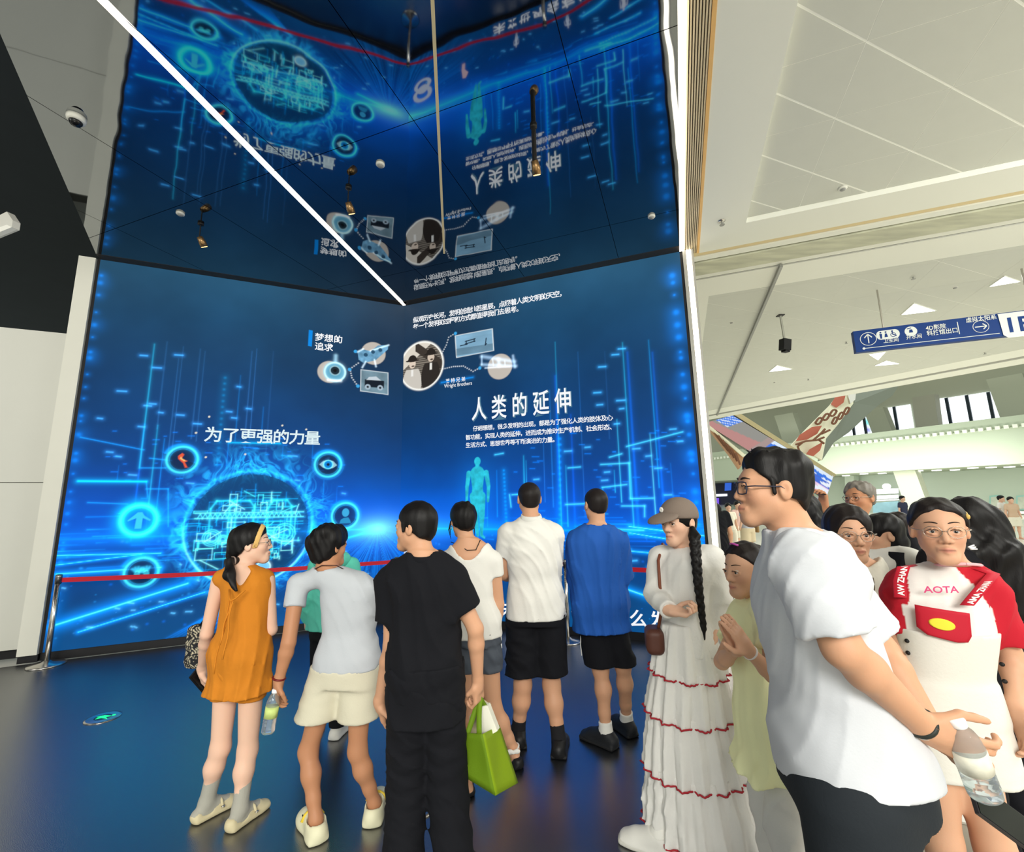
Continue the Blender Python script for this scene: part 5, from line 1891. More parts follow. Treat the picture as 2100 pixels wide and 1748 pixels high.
def folds(seed, amp, freq=(9, 9, 4), warp=1.6):
    """soft creases of cloth as a change of the surface distance"""
    r = np.random.RandomState(seed)
    ph = r.rand(8) * 6.28
    fx, fy, fz = (2.7 * q_ for q_ in freq)

    def fn(x, y, z):
        w = 1.5 * warp * np.sin(3.9 * z + 2.9 * x + ph[0]) + 1.3 * np.sin(8.7 * x - 6.1 * z + 5 * y + ph[1])
        a = np.sin(fx * x + fy * y + fz * z + w + ph[2])
        b = np.sin(1.9 * fx * x - 1.3 * fy * y + 1.7 * fz * z + 1.4 * w + ph[3])
        c = np.sin(0.7 * fx * x + 1.1 * fy * y - 2.6 * fz * z - w + ph[4])
        g = np.clip(0.5 + 0.5 * np.sin(2.2 * z + 3.0 * x + ph[5]) + 0.4 * np.sin(5 * x - 3 * y + ph[6]), 0.15, 1.3)
        v = (1 - np.abs(a)) ** 2 * 1.5 - .45 + (1 - np.abs(np.sin(.5 * (1.9 * fx * x - 1.3 * fy * y + 1.7 * fz * z) + w + ph[7]))) ** 3 * 1.0 + 0.45 * b + 0.4 * c
        return (-1.25 * amp * v * g).astype(np.float32)
    return fn


def strands(seed, amp, f=150.0, d=(0, 0, 1)):
    r = np.random.RandomState(seed)
    ph = r.rand(6) * 6.28

    def fn(x, y, z):
        a = np.sin(f * x + 14 * z + 3 * np.sin(16 * z + ph[0]) + ph[1]) + np.sin(f * .83 * y + 11 * z + 3 * np.sin(13 * z + ph[2]) + ph[3]) + np.sin(35 * x + 30 * y + 9 * z + ph[4])
        return (amp * a).astype(np.float32)
    return fn


# ------------------------------------------------------------------ a person
def rotz(a):
    c, s = math.cos(a), math.sin(a)
    return np.array([[c, -s, 0], [s, c, 0], [0, 0, 1.0]])


def basis(fwd, up=(0, 0, 1)):
    f = np.asarray(fwd, float)
    f = f / np.linalg.norm(f)
    r = np.cross(f, np.asarray(up, float))
    r /= np.linalg.norm(r)
    return np.stack([r, f, np.cross(r, f)])        # rows: right, forward, up


SKIN = {'fair': (222, 178, 152), 'mid': (206, 156, 124), 'tan': (186, 132, 98), 'pale': (232, 190, 166), 'warm': (212, 164, 134)}
M_skin = mat('skin', attr='Col', rough=0.52, spec=0.35, bump=0.08, bscale=220, sss=0.12)
M_hair = mat('hair_black', (15, 13, 14), 0.5, spec=0.28, bump=0.35, bscale=160, bstretch=(1, 1, .16))
M_hairb = mat('hair_brown_black', (28, 22, 21), 0.52, spec=0.28, bump=0.35, bscale=160, bstretch=(1, 1, .16))
M_hairg = mat('hair_grey', (112, 106, 98), 0.5, spec=0.4, bump=0.4, bscale=120, vary=0.25, vscale=60)
M_brow = mat('brow_hair', (38, 28, 25), 0.7)
M_eyew = mat('eye', attr='Col', rough=0.12, spec=0.5)


class Person:
    def __init__(s, label, foot, yaw, h, skin='mid', build=1.0, female=False, name='person', res=0.010):
        """foot: where it stands on the floor; yaw: 0 faces away from the viewer (+y), positive turns left"""
        s.root = empty(name, tuple(foot), yaw)
        tag(s.root, label, 'person')
        s.foot, s.yaw, s.h, s.k = np.asarray(foot, float), yaw, h, h / 1.72
        s.W2L = rotz(-yaw)
        s.skin, s.fem, s.res = skin, female, res
        k, b = s.k, build
        sw = (0.165 if female else 0.185) * k * (0.5 + 0.5 * b)
        s.sw = sw
        s.J = dict(head=V3(0, 0.025, 1.605) * k, neck=V3(0, -0.025, 1.44) * k, chest=V3(0, 0, 1.25) * k, waist=V3(0, 0, 1.06) * k, hips=V3(0, 0, 0.93) * k)
        for nm, sg in (('L', -1), ('R', 1)):
            s.J['sh' + nm] = V3(sg * sw, -0.015 * k, 1.385 * k)
            s.J['el' + nm] = V3(sg * (sw + 0.055 * k), -0.03 * k, 1.085 * k)
            s.J['wr' + nm] = V3(sg * (sw + 0.07 * k), 0.04 * k, 0.845 * k)
            s.J['hip' + nm] = V3(sg * 0.088 * k, 0, 0.90 * k)
            s.J['kn' + nm] = V3(sg * 0.095 * k, 0.015 * k, 0.48 * k)
            s.J['an' + nm] = V3(sg * 0.10 * k, -0.03 * k, 0.085 * k)
            s.J['toe' + nm] = V3(sg * 0.12 * k, 0.13 * k, 0.02 * k)
        s.hf = V3(0, 1, 0)              # where the face looks, own frame
        s.hu = V3(0, 0, 1)
        s.b = b
        s.hands = {}
        s.rad = dict(ua=(0.047, 0.040), fa=(0.040, 0.026), th=(0.078, 0.054), ca=(0.052, 0.036))
        if female:
            s.rad = dict(ua=(0.042, 0.035), fa=(0.035, 0.023), th=(0.078, 0.051), ca=(0.050, 0.034))
        s.torso_sec = None
        s.fine = []
        s.marks = []
        s.headscale = 1.0

    def loc(s, w):
        return s.W2L @ (np.asarray(w, float) - s.foot)

    def px(s, x, y, dy=0.0):
        """the point at pixel x, y that lies dy behind the person's own standing line, own frame"""
        return s.loc(at(x, y, s.foot[1] + dy))

    def dirw(s, d):
        v = s.W2L @ np.asarray(d, float)
        return v / np.linalg.norm(v)

    # ---- the skin
    def torso(s):
        k, b, f = s.k, s.b, s.fem
        J = s.J
        hx, hy = J['hips'][0], J['hips'][1]
        cx, cy = J['chest'][0], J['chest'][1]
        nx, ny = J['neck'][0], J['neck'][1]
        a = s.sw
        if f:
            return [(0.80 * k, hx, hy, .150 * k * b, .100 * k * b), (0.93 * k, hx, hy - .01 * k, .165 * k * b, .112 * k * b), (1.06 * k, (hx + cx) / 2, (hy + cy) / 2, .125 * k * b, .088 * k * b),
                    (1.22 * k, cx, cy + .01 * k, .142 * k * b, .105 * k * b), (1.34 * k, cx, cy - .005 * k, a * .92, .088 * k), (1.40 * k, (cx + nx) / 2, (cy + ny) / 2, a * .78, .064 * k), (1.445 * k, nx, ny, .06 * k, .05 * k)]
        return [(0.80 * k, hx, hy, .150 * k * b, .102 * k * b), (0.93 * k, hx, hy - .01 * k, .162 * k * b, .112 * k * b), (1.06 * k, (hx + cx) / 2, (hy + cy) / 2, .145 * k * b, .100 * k * b),
                (1.24 * k, cx, cy, .162 * k * b, .112 * k * b), (1.34 * k, cx, cy - .008 * k, a * .93, .098 * k), (1.41 * k, (cx + nx) / 2, (cy + ny) / 2, a * .76, .070 * k), (1.455 * k, nx, ny, .068 * k, .056 * k)]

    def limbs(s, S, grow=0.0, arms=True, legs=True):
        J, k = s.J, s.k
        for nm in 'LR':
            if arms:
                ua, fa = s.rad['ua'], s.rad['fa']
                S.u(cone(J['sh' + nm], J['el' + nm], (ua[0] + grow) * k, (ua[1] + grow) * k), .03 * k)
                m = J['el' + nm] * .72 + J['wr' + nm] * .28
                S.u(cone(J['el' + nm], m, (fa[0] * .96 + grow) * k, (fa[0] + grow) * k), .015 * k)
                S.u(cone(m, J['wr' + nm], (fa[0] + grow) * k, (fa[1] + grow) * k), .015 * k)
            if legs:
                th, ca = s.rad['th'], s.rad['ca']
                S.u(cone(J['hip' + nm], J['kn' + nm], (th[0] + grow) * k, (th[1] + grow) * k), .03 * k)
                kn, an = J['kn' + nm], J['an' + nm]
                d = an - kn
                fwd = J['toe' + nm] - an
                fwd[2] = 0
                fwd /= np.linalg.norm(fwd) + 1e-9
                m = kn + d * .34 - fwd * .008 * k
                S.u(cone(kn, m, (ca[0] * .96 + grow) * k, (ca[0] * .97 + grow) * k), .04 * k)
                S.u(cone(m, kn + d * .70, (ca[0] * .97 + grow) * k, (ca[1] * 1.10 + grow) * k), .04 * k)
                S.u(cone(kn + d * .70, an, (ca[1] * 1.10 + grow) * k, (ca[1] * .98 + grow) * k), .02 * k)

    def head_frame(s):
        R = basis(s.hf, s.hu)
        return s.J['head'], R, s.k ** 0.35 * s.headscale

    def hp(s, x, y, z):
        """a point given in head axes: right, forward, up (metres on a 0.225 m head)"""
        c, R, q = s.head_frame()
        return c + (R[0] * x + R[1] * y + R[2] * z) * q

    def head(s, S, face=True):
        c, R, q = s.head_frame()
        H = s.hp
        S.u(ell(H(0, -.014, .034), V3(.075, .094, .080) * q, R), .02)
        S.u(ell(H(0, .022, -.020), V3(.057 if s.fem else .060, .066, .084) * q, R), .025)
        for g in (-1, 1):
            jw = .032 if s.fem else .042
            S.u(cone(H(g * jw, .004, -.048), H(g * .010, .060, -.093), .026 * q, .0185 * q), .03)
            S.u(ell(H(g * (.033 if s.fem else .036), .050, -.022), V3(.026, .026, .026) * q, R), .02)
        S.u(cone(H(-.012, .066, -.092), H(.012, .066, -.092), .019 * q, .019 * q), .02)
        S.u(cone(H(0, -.030, -.045), s.J['neck'] + V3(0, .0, -.03) * s.k, .052 * q, .060 * s.k * (0.92 if s.fem else 1.04)), .03)
        if face:
            if not s.fem:
                S.u(cone(H(-.030, .071, .026), H(.030, .071, .026), .011 * q, .011 * q), .025)
            for g in (-1, 1):
                S.s(ell(H(g * .031, .0935, .003), V3(.017, .011, .0105) * q, R), .012)
            S.u(cone(H(0, .082, .012), H(0, .098, -.026), .0075 * q, .0115 * q), .014)
            for g in (-1, 1):
                S.u(ell(H(g * .013, .088, -.032), V3(.0095, .010, .008) * q, R), .006)
                S.u(cone(H(g * .022, .080, -.060), H(g * .005, .0895, -.0565), .0045 * q, .0062 * q), .008)
                S.u(cone(H(g * .019, .080, -.0665), H(g * .002, .0885, -.0695), .0048 * q, .0072 * q), .008)
                # lids above and below the eye
                for p_, r_ in (((( .014, .082, .006), (.031, .0900, .0118)), .0038), (((.031, .0900, .0118), (.048, .077, .004)), .0038), (((.015, .082, -.002), (.031, .0865, -.0078)), .0034), (((.031, .0865, -.0078), (.047, .076, -.002)), .0032)):
                    a_, b_ = p_
                    S.u(cone(H(g * a_[0], a_[1], a_[2]), H(g * b_[0], b_[1], b_[2]), r_ * q, r_ * q), .005)
        for g in (-1, 1):
            S.u(ell(H(g * (.0765 if s.fem else .0785), -.014, -.002), V3(.011, .019, .031) * q, R), .010)
            S.s(ell(H(g * (.0875 if s.fem else .0895), -.008, .004), V3(.008, .010, .016) * q, R), .006)
        s.fine.append((c, .135 * q, .0046 if face else .006))

    def hand(s, side, d, palm, curl=0.5, spread=0.12, thumb=0.6, k=None, fcurl=None, scale=1.0):
        """d: towards the fingertips, palm: where the palm faces (own frame); curl 0..1"""
        s.hands[side] = (np.asarray(d, float), np.asarray(palm, float), curl, spread, thumb, fcurl, scale)

    def build_hands(s, S):
        for side, (d, palm, curl, spread, thumb, fcurl, sc) in s.hands.items():
            w = s.J['wr' + side]
            q = s.k ** .8 * sc
            d = d / np.linalg.norm(d)
            n = palm - d * (palm @ d)
            n /= np.linalg.norm(n)
            t = np.cross(d, n)              # across the palm
            # thumb side: for a right hand, looking along the fingers with the palm down, the thumb is left
            t = t if side == 'R' else -t
            t = -t
            R = np.stack([t, d, n])
            S.u(rbox(w + d * .052 * q, V3(.040, .048, .0135) * q, R, .0125 * q), .014 * q)
            S.u(cone(w - d * .01 * q, w + d * .03 * q, .025 * q, .026 * q), .02 * q)
            S.u(ell(w + d * .035 * q + t * .024 * q + n * .008 * q, V3(.018, .030, .014) * q, R), .012 * q)
            for i, (off, ln, r) in enumerate(((.030, .070, .0092), (.0105, .078, .0095), (-.0095, .072, .0090), (-.0285, .056, .0080))):
                cu = curl if fcurl is None else fcurl[i]
                cu = cu * (1 + .06 * i)
                a = d * math.cos(spread * (1.5 - i) * .6) + t * math.sin(spread * (1.5 - i) * .6)
                p = w + d * .094 * q + t * off * q
                ang = 0
                for seg, (fr, bend) in enumerate(((.44, .55), (.31, .95), (.25, .75))):
                    ang += bend * cu * 1.25
                    e = a * math.cos(ang) + n * math.sin(ang)
                    p2 = p + e * ln * fr * q
                    S.u(cone(p, p2, r * q * (1.03 - .07 * seg), r * q * (.98 - .08 * seg)), .0045 * q)
                    p = p2
            b = w + d * .022 * q + t * .034 * q + n * .004 * q
            e1 = d * .62 + t * (.78 - .5 * thumb) + n * (.15 + .55 * thumb)
            e1 /= np.linalg.norm(e1)
            m1 = b + e1 * .040 * q
            e2 = d * .85 + t * (.42 - .75 * thumb) + n * (.1 + .5 * thumb)
            e2 /= np.linalg.norm(e2)
            m2 = m1 + e2 * .030 * q
            m3 = m2 + (e2 * .8 + d * .2) * .024 * q
            S.u(cone(b, m1, .0135 * q, .0115 * q), .010 * q)
            S.u(cone(m1, m2, .0112 * q, .0100 * q), .005 * q)
            S.u(cone(m2, m3, .0100 * q, .0082 * q), .004 * q)
            s.fine.append((w + d * .08 * q, .085 * q, .0052))

    def foot_solid(s, S, nm, grow=0.0, length=0.25):
        J, k = s.J, s.k
        an, toe = J['an' + nm], J['toe' + nm]
        f = toe - an
        f[2] = 0
        f /= np.linalg.norm(f)
        c = V3(an[0], an[1], 0)
        g = grow
        heel, ball, tip = c - f * .045 * k, c + f * .115 * k, c + f * .165 * k
        S.u(cone(heel + V3(0, 0, (.032 + g) * k), ball + V3(0, 0, (.026 + g) * k), (.032 + g) * k, (.028 + g) * k), .02 * k)
        S.u(ell(ball + f * .015 * k + V3(0, 0, .024 * k), V3(.043 + g, .060 + g, .024 + g) * k, basis(f)), .02 * k)
        S.u(cone(an, ball + V3(0, 0, .03 * k), (.036 + g) * k, (.024 + g) * k), .025 * k)
        return heel, ball, tip, f

    def body(s, face=True, feet=True, detail=True):
        S = Solid()
        S.u(loft(s.torso_sec or s.torso(), p=2.3), .02)
        s.limbs(S)
        if feet:
            for nm in 'LR':
                s.foot_solid(S, nm)
        s.head(S, face)
        s.build_hands(S)
        if feet:
            S.plane((0, 0, 0.003), (0, 0, -1))
        P, Q = S.surface(s.res, s.fine, 1)
        base = lin(SKIN[s.skin] if isinstance(s.skin, str) else s.skin)
        col = np.repeat(base[None], len(P), 0)
        c, R, q = s.head_frame()
        hl = (P - c) @ R.T / q
        if face:
            # lips, brows and the flush of cheeks, ears, knuckles belong to the skin itself
            lip = np.hypot(hl[:, 0] / .023, (hl[:, 2] + .0625) / .0098)
            m = np.clip(1.25 - lip, 0, 1) * (hl[:, 1] > .06)
            col = col * (1 - .7 * m[:, None]) + lin((190, 98, 92)) * .7 * m[:, None]
            slit = np.exp(-((hl[:, 2] + .0628) / .0022) ** 2) * (np.abs(hl[:, 0]) < .022) * (hl[:, 1] > .06)
            col *= (1 - .5 * slit)[:, None]
            for g in (-1, 1):
                m = np.exp(-(np.hypot(g * hl[:, 0] - .040, hl[:, 2] + .028) / .022) ** 2) * (hl[:, 1] > .02) * .22
                col = col * (1 - m[:, None]) + lin((206, 122, 104)) * m[:, None]
                # nostril
                m = np.exp(-(np.hypot(g * hl[:, 0] - .0075, hl[:, 2] + .0395) / .0042) ** 2) * (hl[:, 1] > .07) * .7
                col *= (1 - m)[:, None]
        s.bodyobj = fastmesh('body', P, Q, M_skin, s.root, col)
        if face:
            for g in (-1, 1):
                s.eye(g)
                s.brow(g, hl)
        return s

    def brow(s, g, hl):
        """eyebrow and lash line, laid on the skin"""
        q = s.head_frame()[2]
        F = hl[hl[:, 1] > .035]

        def onskin(x, z, out):
            d = (F[:, 0] - x) ** 2 + (F[:, 2] - z) ** 2
            k = np.argsort(d)[:5]
            return s.hp(x, F[k, 1].max() + out, z)
        zb = .031 if s.fem else .029
        pts = [onskin(g * (.014 + .035 * t), zb + .0058 * math.sin(2.5 * t) - .003 * t, .0002) for t in np.linspace(0, 1, 8)]
        r = (.0021 if s.fem else .0029) * q
        MB().tube(pts, [r * v for v in (.7, 1, 1.05, 1.0, .9, .75, .55, .3)], 6).build('eyebrow', M_brow, s.root, True)
        pts = [s.hp(g * x, y, z) for x, y, z in ((.015, .0872, .0045), (.022, .0915, .0095), (.030, .0928, .0112), (.038, .0895, .0100), (.047, .0822, .0045))]
        MB().tube(pts, [v * q for v in (.0007, .0012, .0014, .0013, .0008)], 6).build('eyelash', M_brow, s.root, True)

    def eye(s, g, look=(0, 1, 0)):
        c, R, q = s.head_frame()
        n, m = 18, 10
        V, F, Cc = [], [], []
        cen = s.hp(g * .0312, .0732, .0018)
        for i in range(m + 1):
            th = math.pi * i / m
            for k in range(n):
                a = 2 * math.pi * k / n
                v = V3(math.sin(th) * math.cos(a), math.cos(th), math.sin(th) * math.sin(a))
                V.append(cen + (R[0] * v[0] + R[1] * v[1] + R[2] * v[2]) * .0121 * q)
                Cc.append(lin((12, 9, 8)) if th < .36 else lin((30, 20, 16)) if th < .60 else lin((206, 196, 188)))
        for i in range(m):
            for k in range(n):
                F.append((i * n + k, i * n + (k + 1) % n, (i + 1) * n + (k + 1) % n, (i + 1) * n + k))
        mesh('eye', V, F, M_eyew, s.root, True, np.array(Cc))

    def solid(s, name, S, m, res=0.009, fine=(), smooth=1, parent=None, col=None):
        P, Q = S.surface(res, fine, smooth)
        if len(Q) == 0:
            print('empty', name, s.root['label'])
            return None
        return fastmesh(name, P, Q, m, parent or s.root, col(P) if col else None)

    # ---- clothes
    def tee(s, m, hem, name='shirt', grow=.014, sleeve=.55, sl_grow=.026, wide=1.0, flare=1.0, neck=.072, seed=1, amp=.0035, sec=None, res=.0085, freq=(9, 9, 5), neck_dz=0.0, vneck=None, collar=False, sl_r=None, sleeves='LR', col=None, extra=None, hem_tilt=None, neck_y=0.0, hem_ab=None):
        """hem: height of its lower edge as a share of body height"""
        k, J = s.k, s.J
        t = sec or s.torso()
        t = [(z, cx, cy, a * (wide if z > 1.1 * k else wide * flare) + grow, b * (wide if z > 1.1 * k else wide * flare) + grow) for z, cx, cy, a, b in t]
        zh = hem * s.h
        lowest = min(t, key=lambda q: q[0])
        t = [q for q in t if q[0] > zh + .02]
        lo = min(t, key=lambda q: q[0])
        base = lo if lo[0] < lowest[0] + .15 else lo
        hx, hy = J['hips'][0], J['hips'][1]
        fw = (.165 if s.fem else .162) * k * s.b
        ha = hem_ab or (fw * wide * flare + grow + .004, .112 * k * s.b * wide * flare + grow + .006)
        t.append((zh - .03, hx, hy - .005, *ha))
        S = Solid()
        S.u(loft(t, p=2.35), .02)
        for nm in sleeves:
            a, b = J['sh' + nm], J['el' + nm]
            if sleeve <= 0.15:
                continue
            e = a + (b - a) * min(sleeve, 1.0)
            r0 = (s.rad['ua'][0] + sl_grow * .8) * k
            r1 = (s.rad['ua'][1] + sl_grow) * k if sl_r is None else sl_r
            d = (b - a) / np.linalg.norm(b - a)
            S.u(cone(a, e + d * .05, r0, r1).cut(e, d), .035 * k)
            if sleeve > 1.0:
                w = J['wr' + nm]
                e2 = b + (w - b) * min(1.0, sleeve - 1)
                d2 = (w - b) / np.linalg.norm(w - b)
                S.u(cone(b, e2 + d2 * .04, r1, (s.rad['fa'][1] + sl_grow * .8) * k if sl_r is None else sl_r * .9).cut(e2, d2), .03 * k)
        # inner side of the shoulder line up to the neck
        n = J['neck']
        S.u(cone(n + V3(0, -.01, -.035) * k, J['shL'] + V3(.02, 0, .012) * k, .05 * k + grow * .5, s.rad['ua'][0] * k + grow * .5), .03 * k)
        S.u(cone(n + V3(0, -.01, -.035) * k, J['shR'] + V3(-.02, 0, .012) * k, .05 * k + grow * .5, s.rad['ua'][0] * k + grow * .5), .03 * k)
        if amp:
            S.disp(folds(seed, amp, freq))
        S.plane((0, 0, zh), (0, 0, -1) if hem_tilt is None else hem_tilt)
        S.s(cone(n + V3(0, neck_y - .01, .02 + neck_dz) * k, n + V3(0, neck_y + .02, .14) * k, neck * k, (neck + .05) * k), .012)
        if vneck is not None:
            S.s(vneck, .012)
        if extra:
            extra(S)
        o = s.solid(name, S, m, res, col=col)
        if collar:
            C = Solid()
            C.u(cone(n + V3(0, -.012, -.005) * k, n + V3(0, -.002, .030) * k, (neck + .010) * k, (neck + .002) * k).minus(cone(n + V3(0, -.012, -.03) * k, n + V3(0, .01, .12) * k, (neck - .008) * k, (neck - .004) * k)), .004)
            C.plane(n + V3(0, 0, .026) * k, (0, -.25, 1))
            C.plane(n + V3(0, 0, -.022) * k, (0, .15, -1))
            s.solid('collar', C, m, .0055, parent=o)
        return o

    def shorts(s, m, top, hem, name='shorts', grow=.016, leg=.020, flare=1.0, seed=3, amp=.003, res=.009, tilt=0.0, split=True):
        k, J = s.k, s.J
        t = [q for q in s.torso() if q[0] < top * s.h + .12]
        t = [(z, cx, cy, a + grow, b + grow + .014) for z, cx, cy, a, b in t]
        S = Solid()
        t0 = [q for q in t if q[0] >= .84 * k]
        t0.append((.775 * k, J['hips'][0], J['hips'][1], t[0][3] * 1.0, t[0][4] * .98))
        S.u(loft(t0, p=2.3), .02)
        for nm in 'LR':
            a, b = J['hip' + nm] + V3(0, 0, .02) * k, J['kn' + nm]
            r0 = s.rad['th'][0] * k + leg * .8
            zh = hem * s.h
            if zh < b[2]:
                e = b + (J['an' + nm] - b) * (b[2] - zh) / (b[2] - J['an' + nm][2] + 1e-6)
                S.u(cone(a, b, r0, s.rad['th'][1] * k + leg * flare), .03)
                d = (J['an' + nm] - b)
                S.u(cone(b, e + d * .05, s.rad['th'][1] * k + leg * flare, max(s.rad['ca'][0], .045) * k + leg * flare * .9), .02)
            else:
                tt = (a[2] - zh) / (a[2] - b[2])
                e = a + (b - a) * (tt + .06)
                S.u(cone(a, e, r0 + .004, s.rad['th'][0] * k * .90 + leg * flare), .03)
        if amp:
            S.disp(folds(seed, amp, (7, 7, 10)))
        S.plane((0, 0, hem * s.h), (0, 0, -1))
        S.plane((0, 0, top * s.h), (0, 0, 1))
        return s.solid(name, S, m, res)

    def shoe(s, nm, m, kind='sneaker', sole=None, name='shoe'):
        k = s.k
        S = Solid()
        low = {'sneaker': .105, 'flat': .062, 'clog': .068, 'sandal': .05}[kind]
        g = {'sneaker': .013, 'flat': .005, 'clog': .018, 'sandal': .004}[kind]
        heel, ball, tip, f = s.foot_solid(S, nm, g)
        R = basis(f)
        S.u(rbox((heel + tip) / 2 + V3(0, 0, .014) * k, V3(.036 + g, .118 + g, .014) * k, R, .012 * k), .02 * k)
        an = s.J['an' + nm]
        if kind != 'clog':
            S.s(cone(V3(an[0], an[1], low * k) - f * (.0 if kind != 'clog' else .02) * k, V3(an[0], an[1], low * k + .12) - f * .01 * k, .043 * k, .08 * k), .01)
        if kind == 'flat':
            S.s(ell(V3(an[0], an[1], .085 * k) + f * .06 * k, V3(.038, .075, .034) * k, R), .01)
        if kind == 'clog':
            S.u(ell(ball + f * .012 * k + V3(0, 0, .036) * k, V3(.060, .088, .046) * k, R), .03)
            S.u(ell(heel + f * .02 * k + V3(0, 0, .026) * k, V3(.050, .052, .040) * k, R), .03)
            S.s(ell(V3(an[0], an[1], .10 * k), V3(.046, .062, .062) * k, R), .012)
        S.plane((0, 0, .002), (0, 0, -1))
        if kind != 'clog':
            S.plane((0, 0, (low + .02) * k), -f * .25 + V3(0, 0, 1))
        o = s.solid(name, S, m, .0075)
        if sole is not None:
            C = Solid()
            C.u(rbox((heel + tip) / 2 + V3(0, 0, .012) * k, V3(.040 + g, .122 + g, .0135) * k, R, .013 * k), .02 * k)
            C.u(ell(ball + f * .02 * k + V3(0, 0, .012) * k, V3(.046 + g, .066 + g, .0135) * k, R), .02)
            C.plane((0, 0, .001), (0, 0, -1))
            s.solid('sole', C, sole, .0085, parent=o)
        return o

    def sock(s, nm, m, top):
        k, J = s.k, s.J
        S = Solid()
        an, kn = J['an' + nm], J['kn' + nm]
        t = (top - an[2] / s.h) * s.h / (kn[2] - an[2])
        S.u(cone(an, an + (kn - an) * t, s.rad['ca'][1] * k + .006, s.rad['ca'][1] * k * 1.08 + .007), .01)
        s.foot_solid(S, nm, .004)
        S.disp(folds(5, .0015, (30, 30, 60)))
        S.plane(an + (kn - an) * t, kn - an)
        S.plane((0, 0, .004), (0, 0, -1))
        return s.solid('sock', S, m, .007)

    def cap_hair(s, m, grow=.013, line=.80, off=0.0, front=.078, seed=2, amp=.0016, extra=None, top=0.0, side=1.0, name='hair', res=.0058, face_cut=True, back_low=-.075):
        """hair on the skull: everything above a slope from the forehead over the ears to the nape"""
        c, R, q = s.head_frame()
        H = s.hp
        S = Solid()
        S.u(ell(H(0, -.016, .036 + top * .5), V3((.0755 + grow) * side, .0945 + grow, .080 + grow + top) * q, R), .02)
        S.u(ell(H(0, -.040, -.020), V3(.060 + grow * .6, .060 + grow * .6, .060) * q, R), .03)
        if face_cut:
            n = R[1] * line - R[2]
            S.plane(H(0, .0, off), n)
            S.plane(H(0, front, .06), R[1] * 1.0 + R[2] * .12)
        if extra:
            extra(S)
        if back_low is not None:
            S.plane(H(0, 0, back_low), -R[2])
        S.disp(strands(seed, amp))
        return s.solid(name, S, m, res)
# ------------------------------------------------------------------ the visitors
import time as _t
_t0 = _t.time()
R2 = math.radians


def on(p, x, y, z):
    return p.loc(onz(x, y, z))


def leg(p, nm, knee, ankle, toe, kdy=0.0):
    """knee px (+ depth), ankle px (at ankle height), toe px (on the floor)"""
    p.J['an' + nm] = on(p, *ankle, .085 * p.k)
    p.J['kn' + nm] = p.px(*knee, kdy)
    t = on(p, *toe, .02)
    d = t - p.J['an' + nm]
    d[2] = 0
    d = d / np.linalg.norm(d) * .16 * p.k
    p.J['toe' + nm] = V3(p.J['an' + nm][0] + d[0], p.J['an' + nm][1] + d[1], .02)


def arm(p, nm, sh=None, el=None, wr=None):
    for key, q in (('sh', sh), ('el', el), ('wr', wr)):
        if q is not None:
            p.J[key + nm] = p.px(*q)


def tubep(p, name, pts, r, m, parent=None, n=8, local=False):
    return MB().tube([q if local else p.px(*q) for q in pts], r, n).build(name, m, parent or p.root, True)


def band(p, name, c, axis, R, r, m, parent=None, sq=1.0):
    """a ring about axis through c (own frame)"""
    ax = np.asarray(axis, float) / np.linalg.norm(axis)
    a = np.cross(ax, V3(0, 0, 1) if abs(ax[2]) < .9 else V3(1, 0, 0))
    a /= np.linalg.norm(a)
    b = np.cross(ax, a)
    pts = [c + (a * math.cos(t) + b * sq * math.sin(t)) * R for t in np.linspace(0, 2 * math.pi, 25)]
    return MB().tube(pts, r, 6, False).build(name, m, parent or p.root, True)


def glasses(p, m, rx=.024, rz=.019, r=.0013, square=False):
    c, R, q = p.head_frame()
    mb = MB()
    for g in (-1, 1):
        pts = []
        for t in np.linspace(0, 2 * math.pi, 25):
            x, z = math.cos(t), math.sin(t)
            if square:
                f = 1 / max(abs(x), abs(z)) ** .55
                x, z = x * f, z * f
            pts.append(p.hp(g * .032 + rx * x, .0985 - .010 * ((g * .032 + rx * x) / .055) ** 2, .001 + rz * z))
        mb.tube(pts, r * q, 6, False)
        mb.tube([p.hp(g * .055, .090, .006), p.hp(g * .074, .070, .008), p.hp(g * .081, .0, .008), p.hp(g * .080, -.018, -.004)], r * 1.1 * q, 6)
    mb.tube([p.hp(-.009, .098, .004), p.hp(0, .102, .006), p.hp(.009, .098, .004)], r * q, 6)
    return mb.build('glasses', m, p.root, True)


def strands_loose(p, pts_list, m, r=.006):
    for pts in pts_list:
        n = len(pts)
        MB().tube(pts, [r * (1 - .75 * i / (n - 1)) for i in range(n)], 7).build('hair_strand', m, p.root, True)


def attach(mesh_builder, name, m, parent, smooth=False):
    return mesh_builder.build(name, m, parent, smooth)


M_frame_d = mat('glasses_dark', (40, 42, 60), 0.3)
M_frame_g = mat('glasses_wire', (170, 160, 150), 0.25, metal=1.0)
M_blackcloth = mat('cloth_black', (15, 16, 22), 0.9, spec=.3, bump=.25, bscale=160)
M_white_cloth = mat('cloth_white', (226, 224, 218), 0.85, bump=.22, bscale=140)

